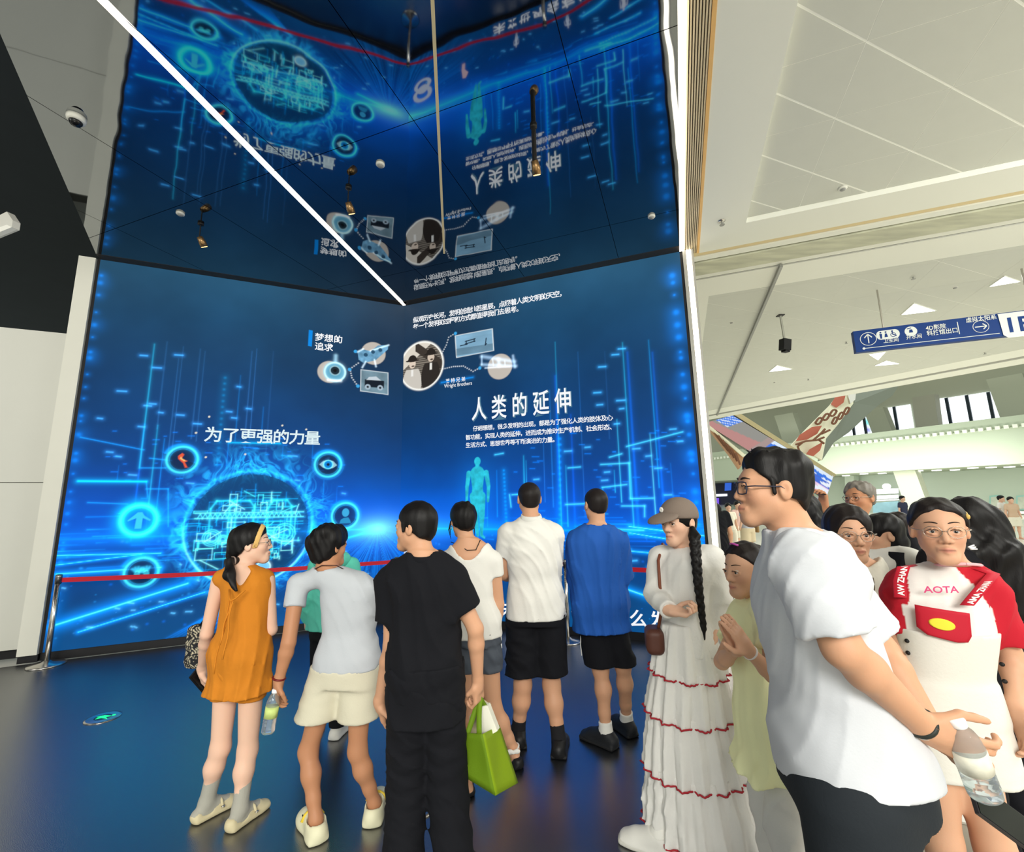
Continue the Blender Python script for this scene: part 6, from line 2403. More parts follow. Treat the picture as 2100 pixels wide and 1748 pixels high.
# ---- woman in the orange top
p = Person('woman in a sleeveless orange top with a yellow headband and low ponytail, seen from behind', onz(468, 1690, 0), R2(-14), 1.545, 'pale', 0.93, True, res=.0085)
p.J['head'] = p.px(517, 1117, 0.02)
p.J['neck'] = p.px(492, 1172, -0.01)
p.hf = V3(.80, .62, .08)
p.J['chest'][0] += .005
arm(p, 'L', (449, 1190, 0), (424, 1300, .02), (414, 1372, .17))
arm(p, 'R', (549, 1190, 0), (556, 1292, .02), (530, 1275, .22))
leg(p, 'L', (452, 1535), (424, 1645), (478, 1640), .03)
leg(p, 'R', (508, 1540), (492, 1660), (546, 1645), .03)
p.hand('L', p.dirw((-.1, .5, -.75)), p.dirw((.9, .3, .1)), .5)
p.hand('R', p.dirw((-.3, .9, .2)), p.dirw((-.8, -.2, .2)), .5)
p.body()
M_or = mat('linen_orange', (205, 126, 30), 0.85, bump=.4, bscale=70, vary=.07, vscale=16)
v0 = p.J['neck']
sec_or = [(z, cx, cy, a * 1.0, b) for z, cx, cy, a, b in p.torso()]
top = p.tee(M_or, .408, 'blouse', grow=.018, sleeve=0, wide=1.0, flare=1.16, amp=.0062, seed=4, sec=sec_or, freq=(16, 12, 3), neck=.062,
            vneck=cone(p.px(490, 1172, -.10), p.px(478, 1224, -.135), .058, .014))
for side in 'LR':
    pass
p.shorts(M_or, .60, .385, 'shorts', grow=.012, leg=.012, amp=.002)
c_ = p.px(478, 1232, -.155)
tie = []
for dx, ln in ((-.006, .34), (.008, .27), (.0, .20)):
    pts = [c_ + V3(dx * (1 + 3 * t) + .006 * math.sin(9 * t + dx * 300), -.012 - .050 * t, -ln * t) for t in np.linspace(0, 1, 9)]
    MB().tube(pts, .0042, 6).build('tie_cord', M_or, top, True)
ring_pts = [c_ + V3(-.05, .02, .05), c_ + V3(-.02, -.006, .012), c_ + V3(0, -.012, 0), c_ + V3(.02, -.006, .012), c_ + V3(.05, .02, .05)]
MB().tube(ring_pts, .005, 6).build('gathered_edge', M_or, top, True)


def pony(S):
    H = p.hp
    S.u(cone(H(0, -.075, -.02), H(0, -.105, -.05), .05, .03), .03)


hair = p.cap_hair(M_hair, .014, line=.75, off=.0, extra=pony, back_low=-.085)
tl = Solid()
t0, t1, t2, t3 = p.px(487, 1150, -.04), p.px(470, 1152, -.09), p.px(470, 1180, -.13), p.px(483, 1212, -.155)
tl.u(cone(t0, t1, .018, .020), .01).u(cone(t1, t2, .021, .028), .015).u(cone(t2, t3, .028, .007), .015).disp(strands(8, .0018, 190))
p.solid('ponytail', tl, M_hair, .005, parent=hair)
band(p, 'hair_tie', (t0 + t1) / 2 + (t1 - t0) * .1, t1 - t0, .021, .005, mat('scrunchie', (150, 130, 120), .7))
hb = Solid()
c, Rh, q = p.head_frame()
hb.u(ell(p.hp(0, -.014, .036), V3(.094, .113, .100) * q, Rh), .01)
hb.s(ell(p.hp(0, -.014, .036), V3(.086, .105, .092) * q, Rh), .003)
n1 = Rh[1] * .95 - Rh[2] * .32
hb.plane(p.hp(0, .050, .03), n1).plane(p.hp(0, .022, .03), -n1).plane(p.hp(0, 0, -.02), -Rh[2])
p.solid('headband', hb, mat('headband_yellow', (222, 180, 110), .7), .005)
glasses(p, M_frame_g)
M_sockg = mat('sock_grey', (168, 166, 156), .9, bump=.4, bscale=300, bstretch=(1, 1, .2))
M_flat = mat('shoe_cream', (206, 194, 158), .6)
for nm in 'LR':
    p.sock(nm, M_sockg, .135)
    sh = p.shoe(nm, M_flat, 'flat')
    an, toe = p.J['an' + nm], p.J['toe' + nm]
    f = toe - an
    f[2] = 0
    f /= np.linalg.norm(f)
    s_ = np.cross(f, V3(0, 0, 1))
    b_ = V3(an[0], an[1], 0) + f * .062
    MB().tube([b_ + s_ * .048 + V3(0, 0, .03), b_ + s_ * .03 + V3(0, 0, .062), b_ + V3(0, 0, .074), b_ - s_ * .03 + V3(0, 0, .062), b_ - s_ * .048 + V3(0, 0, .03)], .007, 8).build('strap', M_flat, sh, True)
    MB().lathe([(.006, -.003), (.010, 0), (.006, .004)], b_ + s_ * .047 + V3(0, 0, .04), 10).build('buckle', M_steel, sh, True)
# her phone and patterned pouch
wl_, d_ = p.root.matrix_world, None
ph = tag(empty('smartphone', at(412, 1394, p.foot[1] + .20)), 'black smartphone in the left hand of the woman in orange', 'phone')
Rp = basis((.25, .55, -.8), (.2, .9, .5))
MB().obox((0, 0, 0), Rp[0], Rp[1], Rp[2], -.006, .006, -.07, .07, -.036, .036).build('case', M_black, ph)
MB().obox((0, 0, 0), Rp[0], Rp[1], Rp[2], .006, .0075, -.064, .064, -.032, .032).build('screen', mat('phone_glass', (10, 12, 16), .08), ph)
pc = at(404, 1325, p.foot[1] + .29)
S = Solid()
S.u(rbox(V3(0, 0, 0), V3(.055, .05, .125), basis((.4, 1, 0)), .04), .01)
S.disp(lambda x, y, z: (.0028 * (np.sin(150 * x + 20 * np.sin(60 * z)) * np.sin(170 * z + 6 * np.sin(50 * x)))).astype(np.float32))
S.disp(folds(3, .004, (20, 20, 12)))
P_, Q_ = S.surface(.0055, (), 1)
pat = np.sin(230 * P_[:, 0] + 5 * np.sin(70 * P_[:, 2])) * np.sin(150 * P_[:, 2] + 4 * np.sin(60 * P_[:, 0] + 40 * P_[:, 1]))
colp = np.where((pat > .35)[:, None], lin((196, 186, 160))[None], lin((28, 30, 36))[None])
pouch = tag(fastmesh('pouch', P_, Q_, mat('pouch_print', attr='Col', rough=.8), None, colp), 'black and cream patterned cloth pouch beside the woman in orange', 'bag')
pouch.location = pc
hang = at(426, 1262, p.foot[1] + .20) - pc
MB().tube([V3(0, 0, .11), hang * .6 + V3(-.01, .0, .03), hang], .006, 6).build('strap', M_blackcloth, pouch, True)

# ---- woman in the grey tee
p = Person('woman in a pale grey tee, cream shorts and yellow-strapped clogs, seen from behind', onz(700, 1700, 0), R2(-6), 1.525, 'tan', 1.04, True, res=.0085)
p.J['head'] = p.px(676, 1122, 0.03)
p.J['neck'] = p.px(672, 1168, 0.0)
p.hf = V3(.42, .90, .02)
arm(p, 'L', (611, 1200, 0), (592, 1318, -.09), (572, 1396, -.09))
arm(p, 'R', (733, 1198, 0), (748, 1300, .0), (744, 1352, .17))
leg(p, 'L', (632, 1540), (648, 1682), (612, 1640), .02)
leg(p, 'R', (733, 1540), (768, 1648), (786, 1610), .02)
p.rad['ua'] = (.047, .040)
p.rad['fa'] = (.040, .025)
p.hand('L', p.dirw((-.12, .18, -1)), p.dirw((.9, .4, .0)), .55)
p.hand('R', p.dirw((-.2, .75, -.55)), p.dirw((-.9, -.2, 0)), .6)
p.body()
M_greyt = mat('tee_pale_grey', (188, 192, 198), .85, bump=.25, bscale=150)
tee = p.tee(M_greyt, .503, grow=.020, sleeve=.40, sl_grow=.022, wide=1.06, flare=.97, amp=.0050, seed=11, freq=(10, 7, 9), neck=.066)
M_shortc = mat('shorts_cream', (212, 206, 184), .85, bump=.3, bscale=120)
so_ = p.shorts(M_shortc, .512, .335, grow=.020, leg=.036, flare=1.35, amp=.0042, seed=6)
band(p, 'bracelet', p.J['wrL'] + V3(0, 0, .012), p.J['wrL'] - p.J['elL'], .030, .005, mat('beads_dark_red', (110, 24, 26), .4))
d0 = p.hands['L'][0]
band(p, 'ring', p.J['wrL'] + d0 * .105, d0, .011, .0022, mat('ring_gold', (220, 180, 80), .25, metal=1))
tubep(p, 'necklace', [(645, 1168, -.04), (660, 1160, -.065), (690, 1160, -.06), (705, 1168, -.03)], .0025, mat('cord_dark', (60, 30, 30), .6))


def bun(S):
    H = p.hp
    S.u(ell(H(.030, -.070, .085), V3(.046, .042, .050)), .012)
    S.u(ell(H(-.018, -.092, .03), V3(.048, .034, .056)), .012)
    S.u(ell(H(0, -.050, -.045), V3(.058, .050, .050)), .03)


p.cap_hair(M_hair, .016, line=.55, off=-.022, extra=bun, top=.004, back_low=-.090, amp=.0024)
M_clog = mat('clog_cream', (226, 222, 190), .55)
M_clogy = mat('clog_yellow', (226, 196, 60), .5)
for nm in 'LR':
    sh = p.shoe(nm, M_clog, 'clog', name='clog')
    an, toe = p.J['an' + nm], p.J['toe' + nm]
    f = toe - an
    f[2] = 0
    f /= np.linalg.norm(f)
    s_ = np.cross(f, V3(0, 0, 1))
    b_ = V3(an[0], an[1], 0)
    MB().tube([b_ + f * .055 + s_ * .052 + V3(0, 0, .058), b_ + f * .062 + s_ * .036 + V3(0, 0, .080), b_ + f * .066 + s_ * .014 + V3(0, 0, .092), b_ + f * .066 - s_ * .014 + V3(0, 0, .092), b_ + f * .062 - s_ * .036 + V3(0, 0, .080), b_ + f * .055 - s_ * .052 + V3(0, 0, .058)], .0080, 8).build('heel_strap', M_clogy, sh, True)
    for g in (-1, 1):
        for k_ in range(3):
            c0_ = b_ + f * (.085 + .026 * k_) + s_ * g * (.036 - .007 * k_) + V3(0, 0, .068 - .004 * k_)
            MB().lathe([(.007, -.004), (.008, .004)], c0_, 10).build('vent_hole', M_black, sh)
# her water bottle
M_pet = mat('pet_clear', (226, 238, 244), .08, trans=.85, ior=1.33)


def bottle(name, loc, axis, label, h=.20, r=.031, lab_col=(210, 225, 120), cap=(250, 250, 250)):
    ax = np.asarray(axis, float) / np.linalg.norm(axis)
    r_ = tag(empty(name, loc), label, 'bottle')
    r_.rotation_euler = Vector(ax).to_track_quat('Z', 'Y').to_euler()
    prof = [(r * .80, 0), (r * .98, .006), (r, .02)]
    for i in range(5):
        z = .03 + i * (h * .5 - .03) / 5
        prof += [(r, z), (r * .94, z + .005), (r, z + .010)]
    prof += [(r, h * .66), (r * .93, h * .74), (r * .70, h * .84), (r * .42, h * .90), (r * .40, h * .94)]
    MB().lathe(prof, n=24).build('bottle_body', M_pet, r_, True)
    MB().lathe([(r * 1.012, h * .36), (r * 1.014, h * .62)], n=24).build('label', mat('bottle_label_%d' % lab_col[0], lab_col, .5, vary=.35, vscale=30), r_, True)
    MB().lathe([(r * .46, h * .915), (r * .50, h * .92), (r * .50, h * .99), (r * .44, h)], n=20).build('cap', mat('cap_%d' % cap[0], cap, .4), r_, True)
    return r_


bottle('water_bottle', at(549, 1504, p.foot[1] - .12), (.10, .05, 1), 'clear water bottle with a pale green label held by the woman in grey', .20, .031, (196, 214, 128))

# ---- man in the black shirt
p = Person('man in a black shirt and black trousers holding a green bag, looking left', onz(868, 1800, 0), R2(6), 1.645, 'mid', 1.02, res=.0085)
p.J['head'] = p.px(851, 1083, 0.02)
p.J['neck'] = p.px(868, 1142, 0.0)
p.hf = V3(-.90, .42, .04)
arm(p, 'L', (806, 1188, 0), (803, 1322, .01), (778, 1440, .09))
arm(p, 'R', (928, 1192, 0), (975, 1290, .0), (980, 1398, .07))
leg(p, 'L', (835, 1620), (826, 1770), (800, 1730), .03)
leg(p, 'R', (918, 1620), (932, 1778), (960, 1735), .03)
p.hand('L', p.dirw((.10, .35, -.9)), p.dirw((.85, .25, .35)), .38)
p.hand('R', p.dirw((.02, .15, -1)), p.dirw((-.85, .5, 0)), 1.0, thumb=.9)
p.body()
p.tee(M_blackcloth, .385, grow=.018, sleeve=.62, sl_grow=.044, wide=1.0, flare=1.0, amp=.0052, seed=21, freq=(8, 7, 5), neck=.070, collar=True)
p.shorts(M_blackcloth, .54, .015, 'trousers', grow=.014, leg=.024, flare=1.7, amp=.005, seed=8)


def sideb(S):
    S.u(cone(p.hp(-.074, .022, .02), p.hp(-.075, .018, -.012), .010, .008), .01)
    S.u(cone(p.hp(.074, .022, .02), p.hp(.075, .018, -.012), .010, .008), .01)


p.cap_hair(M_hair, .010, line=.72, off=.002, top=.008, extra=sideb, back_low=-.066, amp=.0009)
for nm in 'LR':
    p.shoe(nm, mat('shoe_black', (22, 22, 24), .5), 'sneaker', mat('sole_black', (30, 30, 32), .7))
# green shopping bag in his right hand
M_bag = mat('bag_green', (132, 160, 14), .7, bump=.3, bscale=220)
M_bagd = mat('bag_green_dark', (100, 132, 12), .7, bump=.3, bscale=220)
BY = p.foot[1] + .10
bg = tag(empty('shopping_bag', at(985, 1500, BY)), 'green tote shopping bag with white packets inside, held by the man in black', 'bag')
b0_ = np.array(bg.location)
Bq = lambda x, y, dy: at(x, y, BY + dy) - b0_
tlf, trf, blf, brf = Bq(943, 1503, -.03), Bq(990, 1506, -.10), Bq(947, 1590, -.03), Bq(1016, 1632, -.10)
trb, brb = Bq(1024, 1488, .10), Bq(1062, 1606, .10)
tlb, blb = tlf + (trb - trf), blf + (brb - brf)


def sheet(name, q, m, parent, t=.004, n=8, wob=.006, seed=1):
    """a cloth panel with a little billow and real thickness"""
    q = [np.asarray(v, float) for v in q]
    nr = np.cross(q[1] - q[0], q[3] - q[0])
    nr /= np.linalg.norm(nr)
    V, F = [], []
    for side in (0, 1):
        for i in range(n + 1):
            for j in range(n + 1):
                s, u = i / n, j / n
                v = q[0] * (1 - s) * (1 - u) + q[1] * s * (1 - u) + q[2] * s * u + q[3] * (1 - s) * u
                V.append(v + nr * (t * (side - .5) + wob * math.sin(math.pi * s) * math.sin(math.pi * u) * (1 + .6 * math.sin(6 * s + 5 * u + seed))))
    N = (n + 1) ** 2
    for i in range(n):
        for j in range(n):
            a = i * (n + 1) + j
            F.append((a, a + 1, a + n + 2, a + n + 1))
            F.append((N + a, N + a + n + 1, N + a + n + 2, N + a + 1))
    ed = [i * (n + 1) for i in range(n + 1)] + [n * (n + 1) + j for j in range(1, n + 1)] + [(n - i) * (n + 1) + n for i in range(1, n + 1)] + [n - j for j in range(1, n)]
    for a, b in zip(ed, ed[1:] + ed[:1]):
        F.append((a, b, N + b, N + a))
    return mesh(name, V, F, m, parent, True)


sheet('front_panel', (tlf, trf, brf, blf), M_bagd, bg)
sheet('side_panel', (trf, trb, brb, brf), M_bag, bg, seed=2)
sheet('back_panel', (trb, tlb, blb, brb), M_bag, bg, seed=3)
sheet('side_panel', (tlb, tlf, blf, blb), M_bagd, bg, seed=4)
sheet('bottom_panel', (blf, brf, brb, blb), M_bagd, bg)
hnd = p.J['wrR'] + p.hands['R'][0] * .085
hw_ = np.array(rotz(p.yaw) @ hnd) + p.foot - b0_


def ribbon(name, pts, w, m, parent, t=.003):
    pts = [np.asarray(q, float) for q in pts]
    V, F = [], []
    for i, q in enumerate(pts):
        d = pts[min(i + 1, len(pts) - 1)] - pts[max(0, i - 1)]
        d /= np.linalg.norm(d)
        sd_ = np.cross(d, V3(0, 1, 0.2))
        sd_ /= np.linalg.norm(sd_) + 1e-9
        nn_ = np.cross(d, sd_)
        for a, b in ((-1, -1), (1, -1), (1, 1), (-1, 1)):
            V.append(q + sd_ * w / 2 * a + nn_ * t / 2 * b)
    for i in range(len(pts) - 1):
        for k in range(4):
            F.append((i * 4 + k, i * 4 + (k + 1) % 4, i * 4 + 4 + (k + 1) % 4, i * 4 + 4 + k))
    F += [(0, 1, 2, 3), tuple(len(pts) * 4 - 1 - k for k in range(4))]
    return mesh(name, V, F, m, parent, True)


def arc(a, b, c, n=12):
    a, b, c = (np.asarray(q, float) for q in (a, b, c))
    return [a * (1 - t) ** 2 + 2 * b * t * (1 - t) + c * t * t for t in np.linspace(0, 1, n)]


k1 = tlf * .70 + trf * .30
k2 = trb * .85 + tlb * .15
for a, c, pull in ((tlf * .65 + trf * .35, tlb * .2 + trb * .8, .0), (tlf * .15 + trf * .85, tlb * .6 + trb * .4, .012)):
    ribbon('handle', arc(a, hw_ * .92 + a * .08 + V3(0, 0, -.01), hw_ + V3(pull, 0, 0)) + arc(hw_ + V3(pull, 0, 0), hw_ * .9 + c * .1 + V3(.02, 0, 0), c)[1:], .024, M_bagd, bg)
# white packets sticking out of the bag
M_pk = mat('packet_white', (232, 230, 216), .5)
for k, (pts, lab) in enumerate((([(975, 1452), (1000, 1448), (1020, 1500), (985, 1520)], 'white paper packet sticking out of the green shopping bag'), ([(962, 1470), (985, 1440), (1003, 1452), (990, 1500), (960, 1510)], 'cream packet behind the white packet in the green shopping bag'))):
    o = MB().prism([at(x, y, BY + .0 + .05 * k) for x, y in pts], (0.01, .035, 0)).build('paper_packet', M_pk if k == 0 else mat('packet_cream', (214, 200, 168), .6))
    tag(o, lab, 'packet')

# ---- woman in the white tee
p = Person('woman in a wide-necked white tee with pinned-up hair, behind the man in black', onz(1000, 1588, 0), R2(4), 1.655, 'mid', .92, True, res=.0085)
p.J['head'] = p.px(949, 1068, 0.04)
p.J['neck'] = p.px(962, 1125, 0.0)
p.J['chest'] = p.px(966, 1190, 0.0)
p.J['waist'] = p.px(975, 1270, 0)
p.J['hips'] = p.px(978, 1330, 0)
p.hf = V3(-.35, .93, .05)
arm(p, 'R', (1014, 1152, 0), (1023, 1240, .02), (1016, 1302, .06))
arm(p, 'L', (912, 1152, 0), (900, 1245, .02), (925, 1300, .15))
p.J['hipL'], p.J['hipR'] = p.px(955, 1345, 0), p.px(1000, 1345, 0)
leg(p, 'L', (962, 1470), (958, 1590), (946, 1560), .05)
leg(p, 'R', (1012, 1452), (1054, 1540), (1012, 1524), .05)
p.hand('R', p.dirw((-.05, .15, -1)), p.dirw((-.8, .3, 0)), .55)
p.hand('L', p.dirw((.3, .6, -.5)), p.dirw((.7, -.3, 0)), .5)
p.body()
p.tee(M_white_cloth, .475, grow=.016, sleeve=.34, sl_grow=.020, wide=1.0, flare=.98, amp=.004, seed=31, neck=.105, neck_dz=-.03)
p.shorts(mat('shorts_slate', (74, 80, 90), .8), .50, .35, grow=.012, leg=.018, amp=.003)


def updo(S):
    S.u(ell(p.hp(0, -.085, .02), V3(.052, .035, .06)), .03)
    S.u(cone(p.hp(0, -.08, .05), p.hp(.01, -.07, .115), .035, .018), .02)


p.cap_hair(M_hair, .015, line=.6, off=-.01, extra=updo, back_low=-.095)
H = p.hp
strands_loose(p, [[H(-.075, .02, .0), H(-.088, .03, -.06), H(-.080, .0, -.12)], [H(.075, .01, .0), H(.084, .0, -.06), H(.080, -.01, -.11)], [H(-.08, -.01, .0), H(-.09, .0, -.04), H(-.086, -.01, -.09)]], M_hair)
tubep(p, 'necklace', [(925, 1112, .03), (940, 1118, -.03), (958, 1129, -.085), (976, 1128, -.085), (985, 1108, -.03)], .0028, mat('cord_black', (20, 18, 18), .6))
band(p, 'earring', H(-.080, -.005, -.045), V3(1, 0.2, 0), .011, .0016, M_steel)
band(p, 'bracelet', p.J['wrR'] + V3(0, 0, .02), p.J['wrR'] - p.J['elR'], .026, .004, mat('cord_red', (150, 40, 40), .6))
M_shb = mat('shoe_black')
for nm in 'LR':
    sh = p.shoe(nm, M_shb, 'flat')
    an, kn = p.J['an' + nm], p.J['kn' + nm]
    d = (kn - an) / np.linalg.norm(kn - an)
    band(p, 'ankle_strap', an + d * .015, d, .040, .006, M_white_cloth, sh)
    S = Solid()
    b_ = an + d * .015 + V3(.0, -.048, 0)
    for g in (-1, 1):
        S.u(ell(b_ + V3(g * .022, 0, .006), V3(.022, .010, .015)), .006)
    S.u(ell(b_, V3(.009, .012, .010)), .006)
    p.solid('bow', S, M_white_cloth, .005, parent=sh)
tis = tag(MB().add(*(lambda: ([at(x, y, p.foot[1] + d) for x, y, d in ((1008, 1305, .06), (1028, 1298, .10), (1030, 1330, .10), (1012, 1336, .05), (1016, 1322, .03))], [(0, 1, 2, 3), (0, 3, 4), (4, 3, 2, 1, 0)]))()).build('tissue_pack', mat('tissue_white', (235, 235, 232), .7)), 'white tissue pack in the right hand of the woman in the white tee', 'tissues')

# ---- man in the white polo
p = Person('man in a white polo shirt and black shorts, seen squarely from behind', onz(1106, 1540, 0), R2(2), 1.765, 'mid', 1.08, res=.0085)
p.J['head'] = p.px(1085, 1024, 0.02)
p.J['neck'] = p.px(1089, 1062, 0.0)
p.hf = V3(-.08, .99, .08)
arm(p, 'L', (1040, 1095, 0), (1030, 1178, .03), (1062, 1185, .26))
arm(p, 'R', (1135, 1095, 0), (1129, 1180, .12), (1095, 1175, .27))
leg(p, 'L', (1072, 1405), (1063, 1498), (1057, 1476), .03)
leg(p, 'R', (1131, 1405), (1146, 1516), (1153, 1492), .03)
p.rad['ca'] = (.056, .037)
p.hand('L', p.dirw((.9, .3, .1)), p.dirw((.1, -.5, .5)), .5)
p.hand('R', p.dirw((-.9, .3, .1)), p.dirw((-.1, -.5, .5)), .5)
p.body()
po = p.tee(M_white_cloth, .472, 'polo_shirt', grow=.018, sleeve=.55, sl_grow=.026, wide=1.02, flare=1.0, amp=.0045, seed=41, neck=.066, collar=True)
for nm in 'LR':
    e = p.J['sh' + nm] * .47 + p.J['el' + nm] * .53
    band(p, 'sleeve_rib', e, p.J['el' + nm] - p.J['sh' + nm], (p.rad['ua'][1] + .0245) * p.k, .005, M_white_cloth, po)
p.shorts(M_blackcloth, .49, .262, grow=.018, leg=.034, flare=1.3, amp=.004, seed=9)
p.cap_hair(M_hairb, .0055, line=.70, off=.004, back_low=-.070, amp=.0004)
M_sockb = mat('sock_black', (24, 24, 28), .9)
for nm in 'LR':
    p.sock(nm, M_sockb, .095)
    p.shoe(nm, M_shb, 'sneaker', mat('sole_black'))

# ---- man in the blue tee
p = Person('man in an oversized blue tee, black shorts and white socks, seen from behind', onz(1260, 1530, 0), R2(3), 1.715, 'mid', 1.02, res=.0085)
p.J['head'] = p.px(1221, 1036, 0.02)
p.J['neck'] = p.px(1223, 1080, 0.0)
p.J['chest'] = p.px(1222, 1160, 0)
p.J['hips'] = p.px(1232, 1290, 0)
p.J['hipL'], p.J['hipR'] = p.px(1216, 1290, 0), p.px(1254, 1290, 0)
p.hf = V3(-.22, .97, .06)
arm(p, 'L', (1185, 1115, 0), (1182, 1192, .09), (1200, 1190, .26))
arm(p, 'R', (1268, 1113, 0), (1277, 1190, .05), (1250, 1190, .25))
leg(p, 'L', (1231, 1370), (1243, 1502), (1195, 1503), .02)
leg(p, 'R', (1277, 1362), (1285, 1478), (1250, 1472), .02)
p.hand('L', p.dirw((.8, .5, .1)), p.dirw((.1, -.5, .5)), .5)
p.hand('R', p.dirw((-.8, .5, .1)), p.dirw((-.1, -.5, .5)), .5)
p.body()
M_bluet = mat('tee_blue', (26, 84, 168), .85, bump=.3, bscale=160)
p.tee(M_bluet, .425, grow=.024, sleeve=.98, sl_grow=.040, wide=1.05, flare=1.03, amp=.0055, seed=51, freq=(14, 8, 2), neck=.068)
so_ = p.shorts(M_blackcloth, .455, .29, grow=.012, leg=.030, flare=1.2, amp=.003, seed=12)
a_, b_ = p.px(1191, 1302, -.03), p.px(1193, 1345, -.035)
MB().tube([a_, (a_ + b_) / 2 + V3(-.004, 0, 0), b_], .003, 6).build('white_stripe', M_white_cloth, so_)
p.cap_hair(M_hairb, .0060, line=.68, off=.002, back_low=-.066, amp=.0004)
for nm in 'LR':
    p.sock(nm, mat('sock_white', (228, 226, 220), .9), .088)
    p.shoe(nm, mat('sneaker_black', (28, 30, 34), .6, bump=.4, bscale=80), 'sneaker', mat('sole_black'))

# ---- child in a teal hood, mostly hidden
p = Person('child in a teal hooded top standing hidden behind the woman in grey', np.array([at(684, 1200, 3.5)[0], 3.5, 0]), R2(0), 1.45, 'pale', .95, True, res=.012)
p.J['head'] = p.px(690, 1108, 0)
p.body(face=True)
M_teal = mat('tee_teal', (96, 206, 184), .8, bump=.2, bscale=120)
p.tee(M_teal, .5, 'hooded_top', grow=.03, sleeve=1.7, sl_grow=.03, wide=1.12, amp=.004, neck=.05)
S = Solid()
S.u(cone(p.J['neck'] + V3(-.08, -.03, .0), p.J['neck'] + V3(.08, -.03, .0), .06, .06), .03).u(ell(p.J['neck'] + V3(0, -.08, .01), V3(.12, .06, .07)), .03)
p.solid('hood', S, M_teal, .01)
p.shorts(M_blackcloth, .52, .05, 'trousers', amp=.003, res=.012)
p.cap_hair(M_hair, .014, line=.5, off=-.02)
for nm in 'LR':
    p.shoe(nm, M_white_cloth, 'sneaker')
print('back row', _t.time() - _t0)
# ---- woman with the cap and the long white dress
p = Person('woman in a grey-brown cap and long white tiered dress with a black braid', onz(1418, 1728, 0), R2(112), 1.645, 'fair', .92, True, res=.0085)
p.J['head'] = p.px(1391, 1072, 0)
p.J['neck'] = p.px(1408, 1130, .02)
p.J['chest'] = p.px(1404, 1200, .0)
p.J['hips'] = p.px(1408, 1330, 0)
p.hf = V3(.28, .95, -.05)
p.hf = p.dirw((-.86, -.50, -.08))
p.J['shR'], p.J['elR'], p.J['wrR'] = p.px(1352, 1143, .10), p.px(1344, 1222, .02), p.px(1372, 1252, -.16)
p.J['shL'], p.J['elL'], p.J['wrL'] = p.px(1462, 1143, -.08), p.px(1478, 1230, -.06), p.px(1462, 1285, -.02)
p.J['hipL'], p.J['hipR'] = p.px(1428, 1340, .03), p.px(1400, 1340, .05)
leg(p, 'L', (1476, 1560), (1542, 1690), (1500, 1735), .12)
leg(p, 'R', (1388, 1560), (1352, 1712), (1318, 1728), .08)
p.rad['th'] = (.068, .050)
p.rad['ca'] = (.046, .034)
p.hand('R', p.dirw((.55, -.4, -.05)), p.dirw((.1, -.1, .95)), .85, thumb=.7)
p.hand('L', p.dirw((-.3, -.5, -.6)), p.dirw((-.8, -.1, .2)), .5)
p.body()
M_wd = mat('dress_white', (224, 222, 218), .9, bump=.45, bscale=90, sheen=.1)


def mother_sleeves(S):
    pass


tp = p.tee(M_wd, .52, 'blouse', grow=.014, sleeve=1.98, sl_grow=.022, wide=1.0, flare=.95, amp=.0042, seed=61, neck=.074, freq=(12, 12, 8))
bag_strap = [p.px(*q) for q in ((1366, 1124, .19), (1359, 1116, .12), (1350, 1150, .0), (1353, 1200, -.03), (1358, 1245, -.02), (1350, 1290, -.02))]
MB().tube(bag_strap, .008, 8).build('bag_strap', mat('leather_brown', (120, 66, 46), .5), p.root, True)
S = Solid()
S.u(rbox(p.px(1342, 1312, -.01), V3(.045, .07, .062), basis(p.dirw((.2, 1, 0))), .03), .01)
p.solid('shoulder_bag', S, mat('leather_dark', (84, 48, 38), .5), .008)
# the skirt in four tiers, each with a red scalloped hem
M_red = mat('trim_red', (168, 30, 44), .6)
cx = lambda y_, dy=0: p.px(1410, y_, dy)
tier = [((1285, 1366, 1450), .66), ((1366, 1370, 1452), .66), ((1452, 1452, 1452), .75), ((1570, 1570, 1570), .78), ((1690, 1690, 1690), .8)]
zs = [p.px(1406, y_)[2] for y_ in (1282, 1372, 1455, 1570, 1688)]
wid = [(.130, .122), (.172, .158), (.198, .172), (.228, .190), (.262, .205)]
cen = [p.px(x_, y_)[:2] for x_, y_ in ((1404, 1282), (1410, 1372), (1412, 1455), (1424, 1570), (1440, 1688))]
